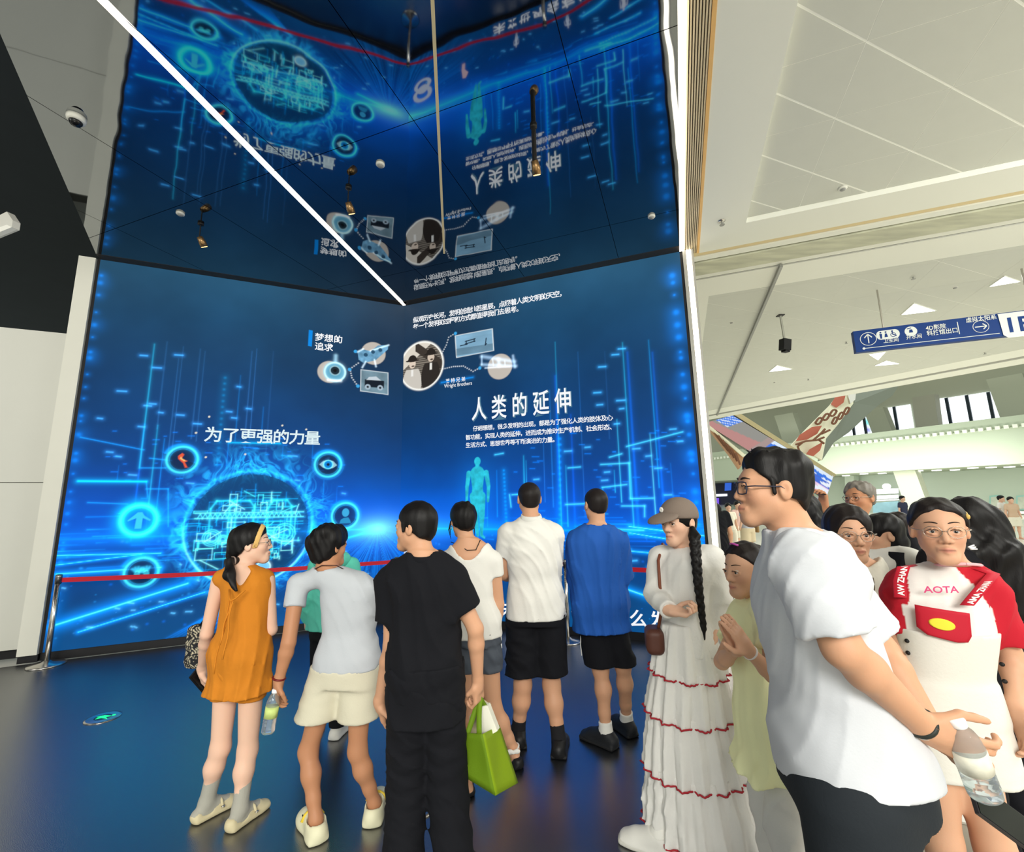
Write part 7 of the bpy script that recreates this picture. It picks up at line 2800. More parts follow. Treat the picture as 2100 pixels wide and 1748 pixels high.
# wide across the picture: the person's own forward axis lies almost across the view
ex_, ey_ = p.dirw((1, 0, 0)), p.dirw((0, 1, 0))
skirt = None
for i in range(4):
    zt, zb = zs[i], zs[i + 1] - .012
    a0, a1 = wid[i], wid[i + 1]
    n_ = 13 + 3 * i
    rf = (lambda n_, zt, zb, i: (lambda th, Z: (.004 + .010 * np.clip((zt - Z) / (zt - zb), 0, 1.2)) * np.sin(n_ * th + 1.3 * i + 1.5 * np.sin(2 * th)) + .004 * np.sin(2.7 * n_ * th + i)))(n_, zt, zb, i)
    S = Solid()
    S.u(loft([(zb - .02, *cen[i + 1], a1[0] + .010, a1[1] + .010), ((zt + zb) / 2, *((cen[i] + cen[i + 1]) / 2), (a0[0] + a1[0]) / 2 + .008, (a0[1] + a1[1]) / 2 + .008), (zt + .02, *cen[i], a0[0] - .004, a0[1] - .004)], ex_, ey_, 2.0, rf), .02)
    ripple = (lambda zb, i: (lambda x, y, z: (.0 * x).astype(np.float32)))(zb, i)
    S.disp(folds(70 + i, .0030, (12, 12, 6)))
    S.plane((0, 0, zb), (.10 if i == 3 else .05, 0, -1))
    o = p.solid('skirt' if i == 0 else 'skirt_tier', S, M_wd, .0095, parent=skirt)
    if skirt is None:
        skirt = o
    # red scallops along the hem
    pts = []
    N = 150
    for k in range(N + 1):
        th = 2 * math.pi * k / N
        aa, bb_ = a1[0] + .011, a1[1] + .011
        r_ = 1 / math.sqrt((math.cos(th) / aa) ** 2 + (math.sin(th) / bb_) ** 2)
        th2 = math.atan2(math.sin(th) * aa, math.cos(th) * bb_)
        off = rf(math.atan2(math.sin(th) / bb_, math.cos(th) / aa), np.array(zb))
        rr_ = r_ + float(off) + .002
        v = cen[i + 1] + ex_[:2] * rr_ * math.cos(th) + ey_[:2] * rr_ * math.sin(th)
        zz_ = zb + (v[0] * (.10 if i == 3 else .05)) + .003 + .005 * abs(math.sin(th * 30))
        pts.append(V3(v[0], v[1], zz_))
    MB().tube(pts, .0042, 5, False).build('red_trim', M_red, skirt, True)
band(p, 'sleeve_cuff', p.J['wrR'] - (p.J['wrR'] - p.J['elR']) * .05, p.J['wrR'] - p.J['elR'], .036, .010, M_wd, tp)
# cap
M_capf = mat('cap_taupe', (122, 108, 98), .85, bump=.25, bscale=200)
c, Rh, q = p.head_frame()
S = Solid()
S.u(ell(p.hp(0, -.012, .040), V3(.094, .112, .096) * q, Rh), .02)
S.plane(p.hp(0, 0, .022), -Rh[2] + Rh[1] * .12)
capo = p.solid('cap', S, M_capf, .006)
S = Solid()
S.u(ell(p.hp(0, .112, .034), V3(.080, .088, .026) * q, np.stack([Rh[0], Rh[1] * .97 - Rh[2] * .24, Rh[2] * .97 + Rh[1] * .24])), .01)
S.s(ell(p.hp(0, .112, .024), V3(.078, .086, .026) * q, np.stack([Rh[0], Rh[1] * .97 - Rh[2] * .24, Rh[2] * .97 + Rh[1] * .24])), .004)
S.plane(p.hp(0, .060, 0), -Rh[1])
p.solid('cap_brim', S, M_capf, .0045, parent=capo)
# pale emblem on the cap front
S = Solid()
for g, a in ((0, 0), (1, 60), (2, 120), (3, 180), (4, 240), (5, 300)):
    S.u(ell(p.hp(.022 + .008 * math.cos(R2(a)), .093, .078 + .010 * math.sin(R2(a))), V3(.006, .006, .006)), .004)
p.solid('cap_emblem', S, mat('emblem_white', (224, 220, 212), .7), .004, parent=capo)
hair = p.cap_hair(M_hair, .008, line=.45, off=-.02, back_low=-.085, front=.05)
# braid over the shoulder
path = [p.px(*q) for q in ((1424, 1100, -.10), (1428, 1150, -.16), (1432, 1200, -.19), (1438, 1250, -.19), (1444, 1296, -.18))]
pp = []
for i in range(len(path) - 1):
    for t in np.linspace(0, 1, 9)[:-1]:
        pp.append(path[i] * (1 - t) + path[i + 1] * t)
S = Solid()
n_ = len(pp)
for ph_ in (0, 2.1, 4.2):
    last = p.px(1420, 1085, -.07)
    for i, q_ in enumerate(pp):
        a = i * .72 + ph_
        w_ = .017 * (1 - .55 * i / n_)
        v = q_ + p.dirw((1, 0, 0)) * w_ * math.sin(a) + p.dirw((0, 1, 0)) * w_ * .5 * math.sin(2 * a)
        if last is not None:
            S.u(cone(last, v, .0145 * (1 - .5 * i / n_), .0145 * (1 - .5 * i / n_)), .004)
        last = v
S.u(cone(pp[-1], pp[-1] + V3(0, 0, -.05), .010, .004), .01)
p.solid('braid', S, M_hair, .005, parent=hair)
M_snw = mat('sneaker_white', (222, 220, 214), .6, bump=.3, bscale=60)
for nm in 'LR':
    p.sock(nm, mat('sock_white'), .12)
    sh = p.shoe(nm, M_snw, 'sneaker', mat('sole_offwhite', (200, 198, 190), .6))

# ---- girl in the yellow tee
p = Person('girl in a long pale yellow tee with palms pressed together, looking left', np.array([at(1592, 1760, 1.95)[0], 1.95, 0]), R2(98), 1.40, 'warm', .88, True, res=.0075)
p.headscale = .99
p.J['head'] = p.px(1528, 1168, 0)
p.J['neck'] = p.px(1556, 1228, 0)
p.J['chest'] = p.px(1562, 1320, 0)
p.J['waist'] = p.px(1570, 1400, 0)
p.J['hips'] = p.px(1580, 1480, 0)
p.hf = p.dirw((-.95, -.28, -.10))
p.J['shL'], p.J['elL'], p.J['wrL'] = p.px(1576, 1258, -.13), p.px(1585, 1385, -.20), p.px(1535, 1335, -.24)
p.J['shR'], p.J['elR'], p.J['wrR'] = p.px(1524, 1258, .08), p.px(1480, 1358, -.02), p.px(1512, 1330, -.18)
p.J['hipL'], p.J['hipR'] = p.px(1596, 1500, -.05), p.px(1572, 1500, .06)
for nm, sx_ in (('L', -.01), ('R', .01)):
    h_ = p.J['hip' + nm]
    p.J['kn' + nm] = V3(h_[0] + sx_, h_[1] + .02, .40)
    p.J['an' + nm] = V3(h_[0] + sx_, h_[1] - .01, .075)
    p.J['toe' + nm] = V3(h_[0] + sx_ * 2, h_[1] + .13, .02)
p.hand('L', p.dirw((-.50, -.05, .82)), p.dirw((-.55, .75, -.2)), .10, spread=.08, thumb=.15)
p.hand('R', p.dirw((-.42, -.22, .84)), p.dirw((.45, -.85, .0)), .10, spread=.08, thumb=.15)
p.body()
M_yel = mat('tee_pale_yellow', (250, 250, 198), .85, bump=.25, bscale=150)
p.shorts(mat('trousers_white', (216, 214, 210), .9, bump=.3, bscale=100), .60, .045, 'trousers', grow=.008, leg=.016, flare=1.4, amp=.004, seed=81)
knot = p.px(1592, 1492, -.16)
slit = cone(knot + V3(0, 0, -.02), p.px(1606, 1640, -.2), .012, .075)


def yknot(S):
    S.s(slit, .01)
    S.u(ell(knot, V3(.022, .022, .020)), .02)


ty = p.tee(M_yel, .425, 'long_tee', grow=.036, hem_ab=(.178, .172), sleeve=.62, sl_grow=.034, wide=1.0, flare=1.10, amp=.0060, seed=83, freq=(12, 12, 3), neck=.062, extra=yknot, hem_tilt=(.12, -.22, -1))
S = Solid()
for a in range(5):
    S.u(cone(knot, knot + V3(.05 * math.cos(a * 1.3), .05 * math.sin(a * 1.3), .03 + .01 * a) * .6, .010, .004), .006)
p.solid('knot', S, M_yel, .005, parent=ty)
for k_, (x_, y_) in enumerate(((1582, 1318), (1590, 1312), (1578, 1324))):
    S = Solid().u(ell(p.px(x_, y_, -.175), V3(.008, .004, .006)), .003)
    p.solid('chest_print', S, mat('print_purple', (140, 96, 170), .7), .004, parent=ty)


def ghair(S):
    S.u(cone(p.hp(0, -.085, .02), p.hp(0, -.115, -.01), .035, .02), .03)


hair = p.cap_hair(M_hairb, .008, line=1.02, off=.012, front=.064, extra=ghair, back_low=-.075)
tl = Solid().u(cone(p.hp(0, -.108, -.005), p.hp(0, -.125, -.10), .026, .018), .01).u(cone(p.hp(0, -.125, -.10), p.hp(0, -.11, -.19), .018, .006), .01).disp(strands(4, .0015))
p.solid('ponytail', tl, M_hairb, .006, parent=hair)
MB().tube([p.hp(.02, .040, .118), p.hp(.0, .046, .122), p.hp(-.03, .042, .116)], .004, 6).build('hair_clip', mat('clip_purple', (196, 80, 170), .4), hair, True)
band(p, 'bracelet', p.J['wrL'] * .92 + p.J['elL'] * .08, p.J['wrL'] - p.J['elL'], .023, .005, mat('band_white', (234, 226, 222), .5))
for nm in 'LR':
    p.shoe(nm, mat('sandal_red', (160, 40, 46), .6), 'sandal')

# ---- tall man in the white tee, leaning forward with his hands behind his back
p = Person('tall man with glasses in a plain white tee leaning left with hands behind his back', np.array([at(1752, 1650, 1.38)[0], 1.38, 0]), R2(82), 1.80, 'mid', 1.05, res=.0085)
p.headscale = .955
p.J['head'] = p.px(1580, 1004, .0)
p.J['neck'] = p.px(1632, 1092, .0)
p.J['chest'] = p.px(1648, 1230, .0)
p.J['waist'] = p.px(1705, 1420, 0)
p.J['hips'] = p.px(1746, 1600, 0)
p.hf = p.dirw((-.985, .17, .05))
p.hu = p.dirw((-.10, 0, 1))
p.J['shL'], p.J['elL'], p.J['wrL'] = p.px(1655, 1160, -.19), p.px(1728, 1330, -.24), p.px(1893, 1488, -.16)
p.J['shR'], p.J['elR'], p.J['wrR'] = p.px(1678, 1160, .18), p.px(1806, 1330, .15), p.px(1915, 1500, .02)
p.J['hipL'], p.J['hipR'] = p.px(1752, 1660, -.09), p.px(1775, 1650, .09)
p.J['knL'], p.J['knR'] = V3(-.10, .05, .48), V3(.10, -.02, .48)
p.J['anL'], p.J['anR'] = V3(-.11, .02, .09), V3(.11, -.08, .09)
p.J['toeL'], p.J['toeR'] = V3(-.12, .2, .02), V3(.12, .1, .02)
k = p.k
J = p.J


def sec(z, q_, a, b):
    return (z, q_[0], q_[1], a, b)


p.torso_sec = [sec(.80, J['hips'] + V3(0, -.01, 0), .160, .150), sec(.95, J['hips'] * .8 + J['waist'] * .2, .160, .145), sec(J['waist'][2], J['waist'], .146, .104), sec(J['chest'][2], J['chest'], .164, .102), sec(1.40, J['chest'] * .4 + J['neck'] * .6 + V3(0, -.02, 0), .16, .098), sec(1.475, J['neck'] + V3(0, -.02, 0), .115, .075), sec(1.52, J['neck'], .07, .06)]
p.torso = lambda: p.torso_sec
p.rad['ua'] = (.048, .042)
p.rad['fa'] = (.043, .028)
p.rad['th'] = (.098, .062)
p.hand('L', p.dirw((.80, -.32, -.42)), p.dirw((.30, .85, .40)), .55, spread=.14, thumb=.35, scale=1.0)
p.hand('R', p.dirw((.52, -.22, -.82)), p.dirw((.80, -.2, .5)), .72, spread=.12, thumb=.5, scale=1.0)
p.body()
M_wt = mat('tee_bright_white', (206, 209, 215), .85, bump=.18, bscale=130)
tb = p.tee(M_wt, .478, grow=.026, sleeve=.84, sl_grow=.044, wide=1.02, flare=1.06, hem_ab=(.232, .178), amp=.0032, seed=91, freq=(9, 11, 5), neck=.070, res=.0075, hem_tilt=(-.2, -.10, -1))
p.shorts(mat('trousers_charcoal', (30, 36, 42), .85, bump=.3, bscale=150),  .545, .02, 'trousers', grow=.014, leg=.03, flare=1.5, amp=.004, seed=93)


def bighair(S):
    H = p.hp
    S.u(ell(H(0, .010, .090), V3(.066, .060, .036)), .02)
    S.u(ell(H(0, -.045, .072), V3(.074, .064, .054)), .02)
    S.u(cone(H(-.075, .020, .03), H(-.0765, .014, -.012), .008, .005), .01)
    S.u(cone(H(.075, .020, .03), H(.0765, .014, -.012), .008, .005), .01)


hair = p.cap_hair(M_hair, .0060, line=.78, off=.008, front=.069, top=.006, extra=bighair, back_low=-.070, amp=.0026, seed=5, res=.005)
rs = np.random.RandomState(3)
for i in range(22):
    a, b = rs.uniform(-.055, .055), rs.uniform(-.07, .05)
    base_ = p.hp(a, b, .118 - 4.5 * (b + .005) ** 2 - 5 * a * a)
    up_ = p.hp(a * 1.15, b + rs.uniform(.0, .028), .132 - 4.0 * (b + .01) ** 2 - 5 * a * a + rs.uniform(-.004, .006))
    MB().tube([base_, (base_ + up_) / 2 + rs.uniform(-.002, .002, 3), up_], [.006, .004, .001], 5).build('hair_tuft', M_hair, hair, True)
glasses(p, M_frame_d, .026, .019, .0021, True)
dL_ = p.J['wrL'] - p.J['elL']
band(p, 'watch_strap', p.J['wrL'] - dL_ * .03, dL_, .031, .007, mat('strap_dark', (40, 44, 40), .5))
band(p, 'wristband', p.J['wrL'] - dL_ * .03 + dL_ / np.linalg.norm(dL_) * .012, dL_, .031, .003, mat('band_clear', (210, 214, 210), .3))
bottle('water_bottle', at(2022, 1634, 1.20), (-.30, -.10, .94), 'clear water bottle with a white cap in the hands of the tall man', .188, .034, (224, 222, 206))
ph = tag(empty('smartphone', at(2052, 1672, 1.26)), 'large dark phone held flat below the bottle by the tall man', 'phone')
Rp = basis((.80, .1, -.60), (.35, -.75, .5))
MB().obox((0, 0, 0), Rp[0], Rp[1], Rp[2], -.042, .042, -.09, .09, -.005, .004).build('case', mat('phone_case', (40, 38, 42), .4), ph)
MB().obox((0, 0, 0), Rp[0], Rp[1], Rp[2], -.039, .039, -.086, .086, .004, .0055).build('screen', mat('phone_glass'), ph)
print('front', _t.time() - _t0)

# ---- girl in the red and white tee with white overalls
p = Person('girl in a red and white tee and white overalls with printed red straps', np.array([at(1968, 1500, 1.68)[0], 1.68, 0]), R2(163), 1.625, 'warm', .92, True, res=.0075)
p.J['head'] = p.px(1926, 1088, 0)
p.J['neck'] = p.px(1952, 1160, .04)
p.J['chest'] = p.px(1922, 1260, .02)
p.J['waist'] = p.px(1930, 1390, .02)
p.J['hips'] = p.px(1940, 1500, .02)
p.hf = p.dirw((-.56, -.82, -.02))
p.J['shR'], p.J['elR'], p.J['wrR'] = p.px(1862, 1198, .07), p.px(1838, 1330, .05), p.px(1842, 1420, -.03)
p.J['shL'], p.J['elL'], p.J['wrL'] = p.px(2018, 1205, -.02), p.px(2075, 1350, -.02), p.px(2085, 1450, -.08)
p.J['hipR'], p.J['hipL'] = p.px(1905, 1540, .03), p.px(1985, 1550, .0)
p.J['knR'], p.J['knL'] = p.J['hipR'] * [1, 1, 0] + V3(.01, .02, .48), p.J['hipL'] * [1, 1, 0] + V3(-.02, .02, .48)
p.J['anR'], p.J['anL'] = p.J['knR'] * [1, 1, 0] + V3(.0, -.04, .085), p.J['knL'] * [1, 1, 0] + V3(0, -.04, .085)
for nm in 'LR':
    p.J['toe' + nm] = p.J['an' + nm] * [1, 1, 0] + V3(0, .16, .02)
p.hand('R', p.dirw((.1, -.3, -.9)), p.dirw((.8, .1, 0)), .5)
p.hand('L', p.dirw((-.1, -.3, -.9)), p.dirw((-.8, .1, 0)), .5)
p.body()


def raglan(P):
    k = p.k
    nx = p.J['chest'][0]
    x = np.abs(P[:, 0] - nx)
    edge = .070 + np.clip(1.43 * k - P[:, 2], 0, 9) * .40
    edge = np.where(P[:, 2] < 1.31 * k, .128, edge)
    m = (x > edge) & (P[:, 2] > 1.0)
    c = np.where(m[:, None], lin((186, 22, 42))[None], lin((226, 222, 218))[None])
    return c


tr = p.tee(mat('tee_raglan', attr='Col', rough=.85, bump=.2, bscale=150), .60, grow=.014, sleeve=.78, sl_grow=.030, wide=1.02, amp=.0040, seed=95, neck=.068, col=raglan, res=.0065)
band(p, 'neck_rib', p.J['neck'] + V3(0, .012, -.004), V3(0, -.28, 1), .073, .006, mat('rib_pink', (232, 176, 182), .8), tr)
M_ov = mat('overalls_white', (222, 220, 212), .9, bump=.35, bscale=110)
S = Solid()
t_ = [(z, cx_, cy_, a + .026, b + .026) for z, cx_, cy_, a, b in p.torso() if z < 1.33 * p.k]
S.u(loft(t_, p=2.4), .02)
for nm in 'LR':
    a, b = p.J['hip' + nm] + V3(0, 0, .03), p.J['kn' + nm]
    S.u(cone(a, a + (b - a) * .62, .115, .128), .04)
S.disp(folds(97, .0050, (9, 9, 4)))
S.plane((0, 0, .70), (0, 0, -1))
zw = 1.045 * p.k
S.plane((0, 0, zw), (0, .10, 1))
cxb, cyb = p.J['chest'][0], p.J['chest'][1]
zb = p.px(1945, 1236, -.14)[2]
S.u(loft(t_, p=2.4).cut((cxb + .112, 0, 0), (1, 0, -.10)).cut((cxb - .112, 0, 0), (-1, 0, -.10)).cut((0, cyb + .03, 0), (0, -1, 0)).cut((0, 0, zb), (0, 0, 1)).cut((0, 0, zw - .12), (0, 0, -1)), .012)
ov = p.solid('overalls', S, M_ov, .008)
tz = sorted(t_, key=lambda q_: q_[0])
tzz = [q_[0] for q_ in tz]


def front_y(x, z, out=.0):
    cx_, cy_, a, b = (np.interp(z, tzz, [q_[i] for q_ in tz]) for i in range(1, 5))
    u = np.clip(np.abs(x - cx_) / (a + out), 0, .97)
    return cy_ + (b + out) * (1 - u ** 2.4) ** (1 / 2.4)


def decal(name, poly, m, off, parent, n=14):
    """a flat patch given in (x, z), laid over the chest, with its own thickness"""
    xs, zs_ = [q_[0] for q_ in poly], [q_[1] for q_ in poly]
    V, F = [], []
    cxm, czm = np.mean(xs), np.mean(zs_)
    rings = 6
    for side in (0, 1):
        for r in range(rings + 1):
            for (x, z) in poly:
                xx, zz = cxm + (x - cxm) * r / rings, czm + (z - czm) * r / rings
                V.append((xx, front_y(xx, zz) + off - (.004 if side else 0), zz))
    n_ = len(poly)
    B = (rings + 1) * n_
    for r in range(rings):
        for i in range(n_):
            j = (i + 1) % n_
            F.append((r * n_ + i, r * n_ + j, (r + 1) * n_ + j, (r + 1) * n_ + i))
    for i in range(n_):
        j = (i + 1) % n_
        F.append((rings * n_ + i, rings * n_ + j, B + rings * n_ + j, B + rings * n_ + i))
    return mesh(name, V, F, m, parent, True)


M_redp = mat('pocket_red', (184, 20, 44), .7)
M_wtxt = mat('print_white', (238, 234, 232), .7)
pk = [p.px(x_, y_, -.14) for x_, y_ in ((1908, 1253), (1998, 1262), (2003, 1310), (1998, 1324), (1980, 1326), (1930, 1316), (1914, 1302))]


def dens(poly, n=4):
    out = []
    for a, b in zip(poly, poly[1:] + poly[:1]):
        for t in np.linspace(0, 1, n + 1)[:-1]:
            out.append((a[0] + (b[0] - a[0]) * t, a[1] + (b[1] - a[1]) * t))
    return out


pocket = decal('pocket', dens([(q_[0], q_[2]) for q_ in pk]), M_redp, .012, ov)
cpk = p.px(1951, 1289, -.14)
decal('pocket_emblem', [(cpk[0] + .032 * math.cos(a), cpk[2] + .018 * math.sin(a) + .1 * .032 * math.cos(a)) for a in np.linspace(0, 2 * math.pi, 25)[:-1]], mat('emblem_yellow', (230, 214, 60), .7), .0155, ov)
# lettering across the chest
tcen = p.px(1944, 1214, -.12)
tm = text_mesh('chest_lettering', 'AOTA', .030, (tcen[0], 0, tcen[2] - .010), (-1, 0, .06), (0, 0, 1), mat('print_pink', (208, 70, 120), .7), tr, 1.1, .02, center=True)
co = np.zeros(len(tm.data.vertices) * 3, np.float32)
tm.data.vertices.foreach_get('co', co)
co = co.reshape(-1, 3)
co[:, 1] = front_y(co[:, 0], co[:, 2]) - .004
tm.data.vertices.foreach_set('co', co.ravel())
# straps: from the bib corners over the shoulders
n_ = p.J['neck']
for g, txt in ((1, 'AW ZHANA'), (-1, 'AMA ZHANA')):
    pp_ = [(1893, 1244, -.15), (1885, 1205, -.14), (1876, 1168, -.10)] if g > 0 else [(1998, 1247, -.15), (2018, 1212, -.14), (2042, 1178, -.08)]
    pts = []
    for q_ in pp_:
        w_ = p.px(*q_)
        pts.append(V3(w_[0], front_y(w_[0], min(w_[2], 1.34 * p.k)) + .010, w_[2]))
    pts[2][1] -= .012
    pts = [pts[0], (pts[0] + pts[1]) / 2, pts[1], (pts[1] + pts[2]) / 2, pts[2]]
    sh_ = p.J['shR' if g > 0 else 'shL']
    pts += [V3(pts[-1][0] * .6 + sh_[0] * .4 - g * .02, sh_[1] + .030, sh_[2] + .066), V3(sh_[0] - g * .055, sh_[1] - .02, sh_[2] + .070), V3(sh_[0] - g * .06, sh_[1] - .09, sh_[2] + .02), V3(sh_[0] - g * .07, sh_[1] - .12, sh_[2] - .12)]
    V, F = [], []
    for q_ in pts:
        for a, b in ((-.019, 0), (.019, 0), (.019, -.004), (-.019, -.004)):
            V.append(q_ + V3(a, b, -.3 * abs(b)))
    for i in range(len(pts) - 1):
        for k_ in range(4):
            F.append((i * 4 + k_, i * 4 + (k_ + 1) % 4, i * 4 + 4 + (k_ + 1) % 4, i * 4 + 4 + k_))
    F += [(0, 1, 2, 3), tuple(len(pts) * 4 - 1 - k_ for k_ in range(4))]
    st = mesh('strap', V, F, M_redp, ov, True)
    dirv = pts[6] - pts[0]
    dirv /= np.linalg.norm(dirv)
    o_ = pts[0] + V3(-g * 0 + .010, .002, .006)
    e1 = dirv if g > 0 else dirv
    tt = text_mesh('strap_lettering', txt, .027, (0, 0, 0), (1, 0, 0), (0, 1, 0), M_wtxt, ov, .82, .03)
    co = np.zeros(len(tt.data.vertices) * 3, np.float32)
    tt.data.vertices.foreach_get('co', co)
    co = co.reshape(-1, 3)
    acc = np.cumsum([0] + [np.linalg.norm(b - a) for a, b in zip(pts[:-1], pts[1:])])
    P3 = np.array(pts)
    L_ = co[:, 0] + .008
    Y_ = co[:, 1] - .010
    res = np.stack([np.interp(L_, acc, P3[:, i]) for i in range(3)], 1)
    res[:, 0] += Y_ * 1.0
    res[:, 1] += .0035
    tt.data.vertices.foreach_set('co', res.astype(np.float32).ravel())
for x_, y_ in ((1873, 1322), (1866, 1348), (2067, 1360), (2088, 1395)):
    q_ = p.px(x_, y_, -.05)
    q_[0] = min(max(q_[0], cxb - .135), cxb + .135)
    S = Solid().u(ell(V3(q_[0], front_y(q_[0], q_[2]) + .002, q_[2]), V3(.008, .008, .008)), .002)
    p.solid('button', S, M_black, .004, parent=ov)


def pony2(S):
    S.u(cone(p.hp(0, -.085, .01), p.hp(0, -.120, -.02), .04, .025), .03)


hair = p.cap_hair(M_hairb, .009, line=.98, off=.012, front=.064, extra=pony2, back_low=-.075)
tl = Solid().u(cone(p.hp(0, -.115, -.015), p.hp(0, -.135, -.12), .030, .024), .01).u(cone(p.hp(0, -.135, -.12), p.hp(0, -.12, -.22), .024, .008), .01).disp(strands(9, .0015))
p.solid('ponytail', tl, M_hairb, .006, parent=hair)
S = Solid().u(ell(p.hp(-.079, .000, .050), V3(.010, .016, .012)), .004).u(ell(p.hp(-.079, -.012, .060), V3(.008, .010, .010)), .004)
p.solid('hair_clip', S, mat('clip_gold', (206, 170, 90), .4), .004, parent=hair)
glasses(p, M_frame_g, .025, .020, .0011)
for nm in 'LR':
    p.shoe(nm, M_snw, 'sneaker', mat('sole_offwhite'))

# ---- woman with glasses in the white lace top
p = Person('woman with round glasses and dark tied hair in a white lace top, facing the viewer', np.array([at(1752, 1400, 2.26)[0], 2.26, 0]), R2(172), 1.575, 'warm', 1.05, True, res=.0085)
p.J['head'] = p.px(1742, 1096, 0)
p.J['neck'] = p.px(1752, 1160, .03)
p.headscale = 1.16
p.J['elR'] = V3(.20, -.02, 1.0)
p.hf = p.dirw((-.30, -.95, -.03))
p.J['elL'] = V3(-.22, -.02, 1.02)
p.J['wrL'] = V3(-.12, .22, .98)
p.hand('R', p.dirw((.05, -.2, -1)), p.dirw((.9, 0, 0)), .5)
p.hand('L', p.dirw((-.6, -.6, .2)), p.dirw((.2, .2, .8)), .8)
p.body()
M_lace = mat('lace_white', (220, 216, 204), .9, bump=1.0, bscale=46, vary=.10, vscale=38)
tl_ = p.tee(M_lace, .50, 'lace_top', grow=.020, sleeve=1.1, sl_grow=.03, wide=1.05, amp=.003, seed=101, neck=.088, neck_dz=-.02)
S = Solid().u(cone(p.J['neck'] + V3(0, .02, -.06), p.J['neck'] + V3(0, .05, -.20), .085, .10), .02)
S.s(cone(p.J['neck'] + V3(0, .0, -.03), p.J['neck'] + V3(0, .03, .1), .074, .1), .01)
p.solid('undershirt', S, M_white_cloth, .008, parent=tl_)
pts = [p.px(*q_) for q_ in ((1780, 1138, .06), (1787, 1165, -.04), (1792, 1205, -.135), (1790, 1240, -.165), (1786, 1300, -.17))]
MB().tube(pts, .0045, 6).build('bag_strap', mat('strap_brown', (92, 76, 56), .6), p.root, True)
p.shorts(mat('trousers_beige', (196, 188, 172), .85), .52, .05, 'trousers', grow=.016, leg=.03, flare=1.3, res=.011)
p.cap_hair(M_hairb, .012, line=.86, off=.014, front=.070, back_low=-.08, extra=lambda S: S.u(cone(p.hp(-.066, .040, .045), p.hp(-.080, -.005, -.055), .020, .014), .02).u(cone(p.hp(.064, .042, .055), p.hp(.078, -.005, -.045), .018, .012), .02), face_cut=False) if False else None
S = Solid()
c, Rh, q = p.head_frame()
S.u(ell(p.hp(0, -.018, .038), V3(.090, .106, .094) * q, Rh), .02).u(ell(p.hp(0, -.055, -.03), V3(.070, .055, .060)), .03)
S.u(ell(p.hp(0, -.10, -.035), V3(.045, .035, .045)), .02)
S.s(ell(p.hp(.012, .105, -.040), V3(.064, .090, .118) * q, Rh), .012)
S.plane(p.hp(0, .02, -.050), -Rh[2] + Rh[1] * .55)
S.disp(strands(12, .0018))
p.solid('hair', S, M_hairb, .006)
glasses(p, M_frame_g, .026, .022, .0011)
for nm in 'LR':
    p.shoe(nm, M_shb, 'flat')

# ---- grey-haired man behind her, one arm raised
p = Person('grey-haired man with glasses looking left, one dark green sleeve raised', np.array([at(1775, 1300, 3.3)[0], 3.3, 0]), R2(96), 1.74, 'tan', 1.0, res=.010)
p.J['head'] = p.px(1762, 1022, 0)
p.hf = p.dirw((-.93, -.35, 0))
p.J['elR'] = p.px(1704, 1092, .10)
p.J['wrR'] = p.px(1690, 1042, -.05)
p.hand('R', p.dirw((0, -.1, 1)), p.dirw((-1, 0, 0)), .8)
p.body()
p.tee(mat('shirt_dark_green', (34, 52, 50), .85), .5, 'shirt', grow=.02, sleeve=1.95, sl_grow=.022, amp=.004, seed=111, sleeves='LR')
p.shorts(M_blackcloth, .52, .03, 'trousers', grow=.015, leg=.025, res=.012)
p.cap_hair(M_hairg, .012, line=.75, off=.004, amp=.003, front=.066)
glasses(p, M_frame_g, .025, .019, .0014)
for nm in 'LR':
    p.shoe(nm, M_shb, 'sneaker')
# ---- woman with short black hair behind the glasses woman
p = Person('woman with a short black bob and black straps turned away beside the woman with glasses', np.array([at(1822, 1300, 2.62)[0], 2.62, 0]), R2(120), 1.585, 'warm', .95, True, res=.010)
p.J['head'] = p.px(1806, 1098, 0)
p.hf = p.dirw((-.97, .2, -.05))
p.body()
tv = p.tee(M_white_cloth, .5, 'vest', grow=.014, sleeve=.3, amp=.003, neck=.08)
for g in (-1, 1):
    sh_ = p.J['sh' + ('L' if g < 0 else 'R')]
    ribbon('shoulder_strap', [sh_ + V3(-g * .04, .10, -.12), sh_ + V3(-g * .04, .05, .03), sh_ + V3(-g * .04, -.04, .045), sh_ + V3(-g * .04, -.11, -.02), sh_ + V3(-g * .03, -.13, -.2)], .07, M_blackcloth, tv, .014)
p.shorts(M_blackcloth, .54, .03, 'trousers', res=.012)
S = Solid()
c, Rh, q = p.head_frame()
S.u(ell(p.hp(0, -.020, .036), V3(.092, .108, .094) * q, Rh), .02).u(ell(p.hp(0, -.05, -.045), V3(.080, .075, .070)), .03)
S.s(ell(p.hp(0, .10, -.045), V3(.066, .092, .105) * q, Rh), .012)
S.s(ell(p.hp(.085, .012, -.02), V3(.03, .036, .045)), .012).s(ell(p.hp(-.085, .012, -.02), V3(.03, .036, .045)), .012)
S.plane(p.hp(0, 0, -.095), -Rh[2])
S.disp(strands(14, .002))
p.solid('hair', S, M_hair, .007)
for nm in 'LR':
    p.shoe(nm, M_shb, 'flat')
# ---- woman with a low dark ponytail between them
p = Person('person with dark brown hair pulled back standing behind the woman with the black bob', np.array([at(1850, 1300, 3.8)[0], 3.8, 0]), R2(100), 1.60, 'warm', .95, True, res=.011)
p.J['head'] = p.px(1838, 1082, 0)
p.hf = p.dirw((-.9, .42, 0))
p.body()
p.tee(M_blackcloth, .5, grow=.016, sleeve=.6, amp=.003)
p.shorts(M_blackcloth, .52, .03, 'trousers', res=.012)
p.cap_hair(M_hairb, .016, line=.5, off=-.02, front=.06, back_low=-.1)
for nm in 'LR':
    p.shoe(nm, M_shb, 'flat')


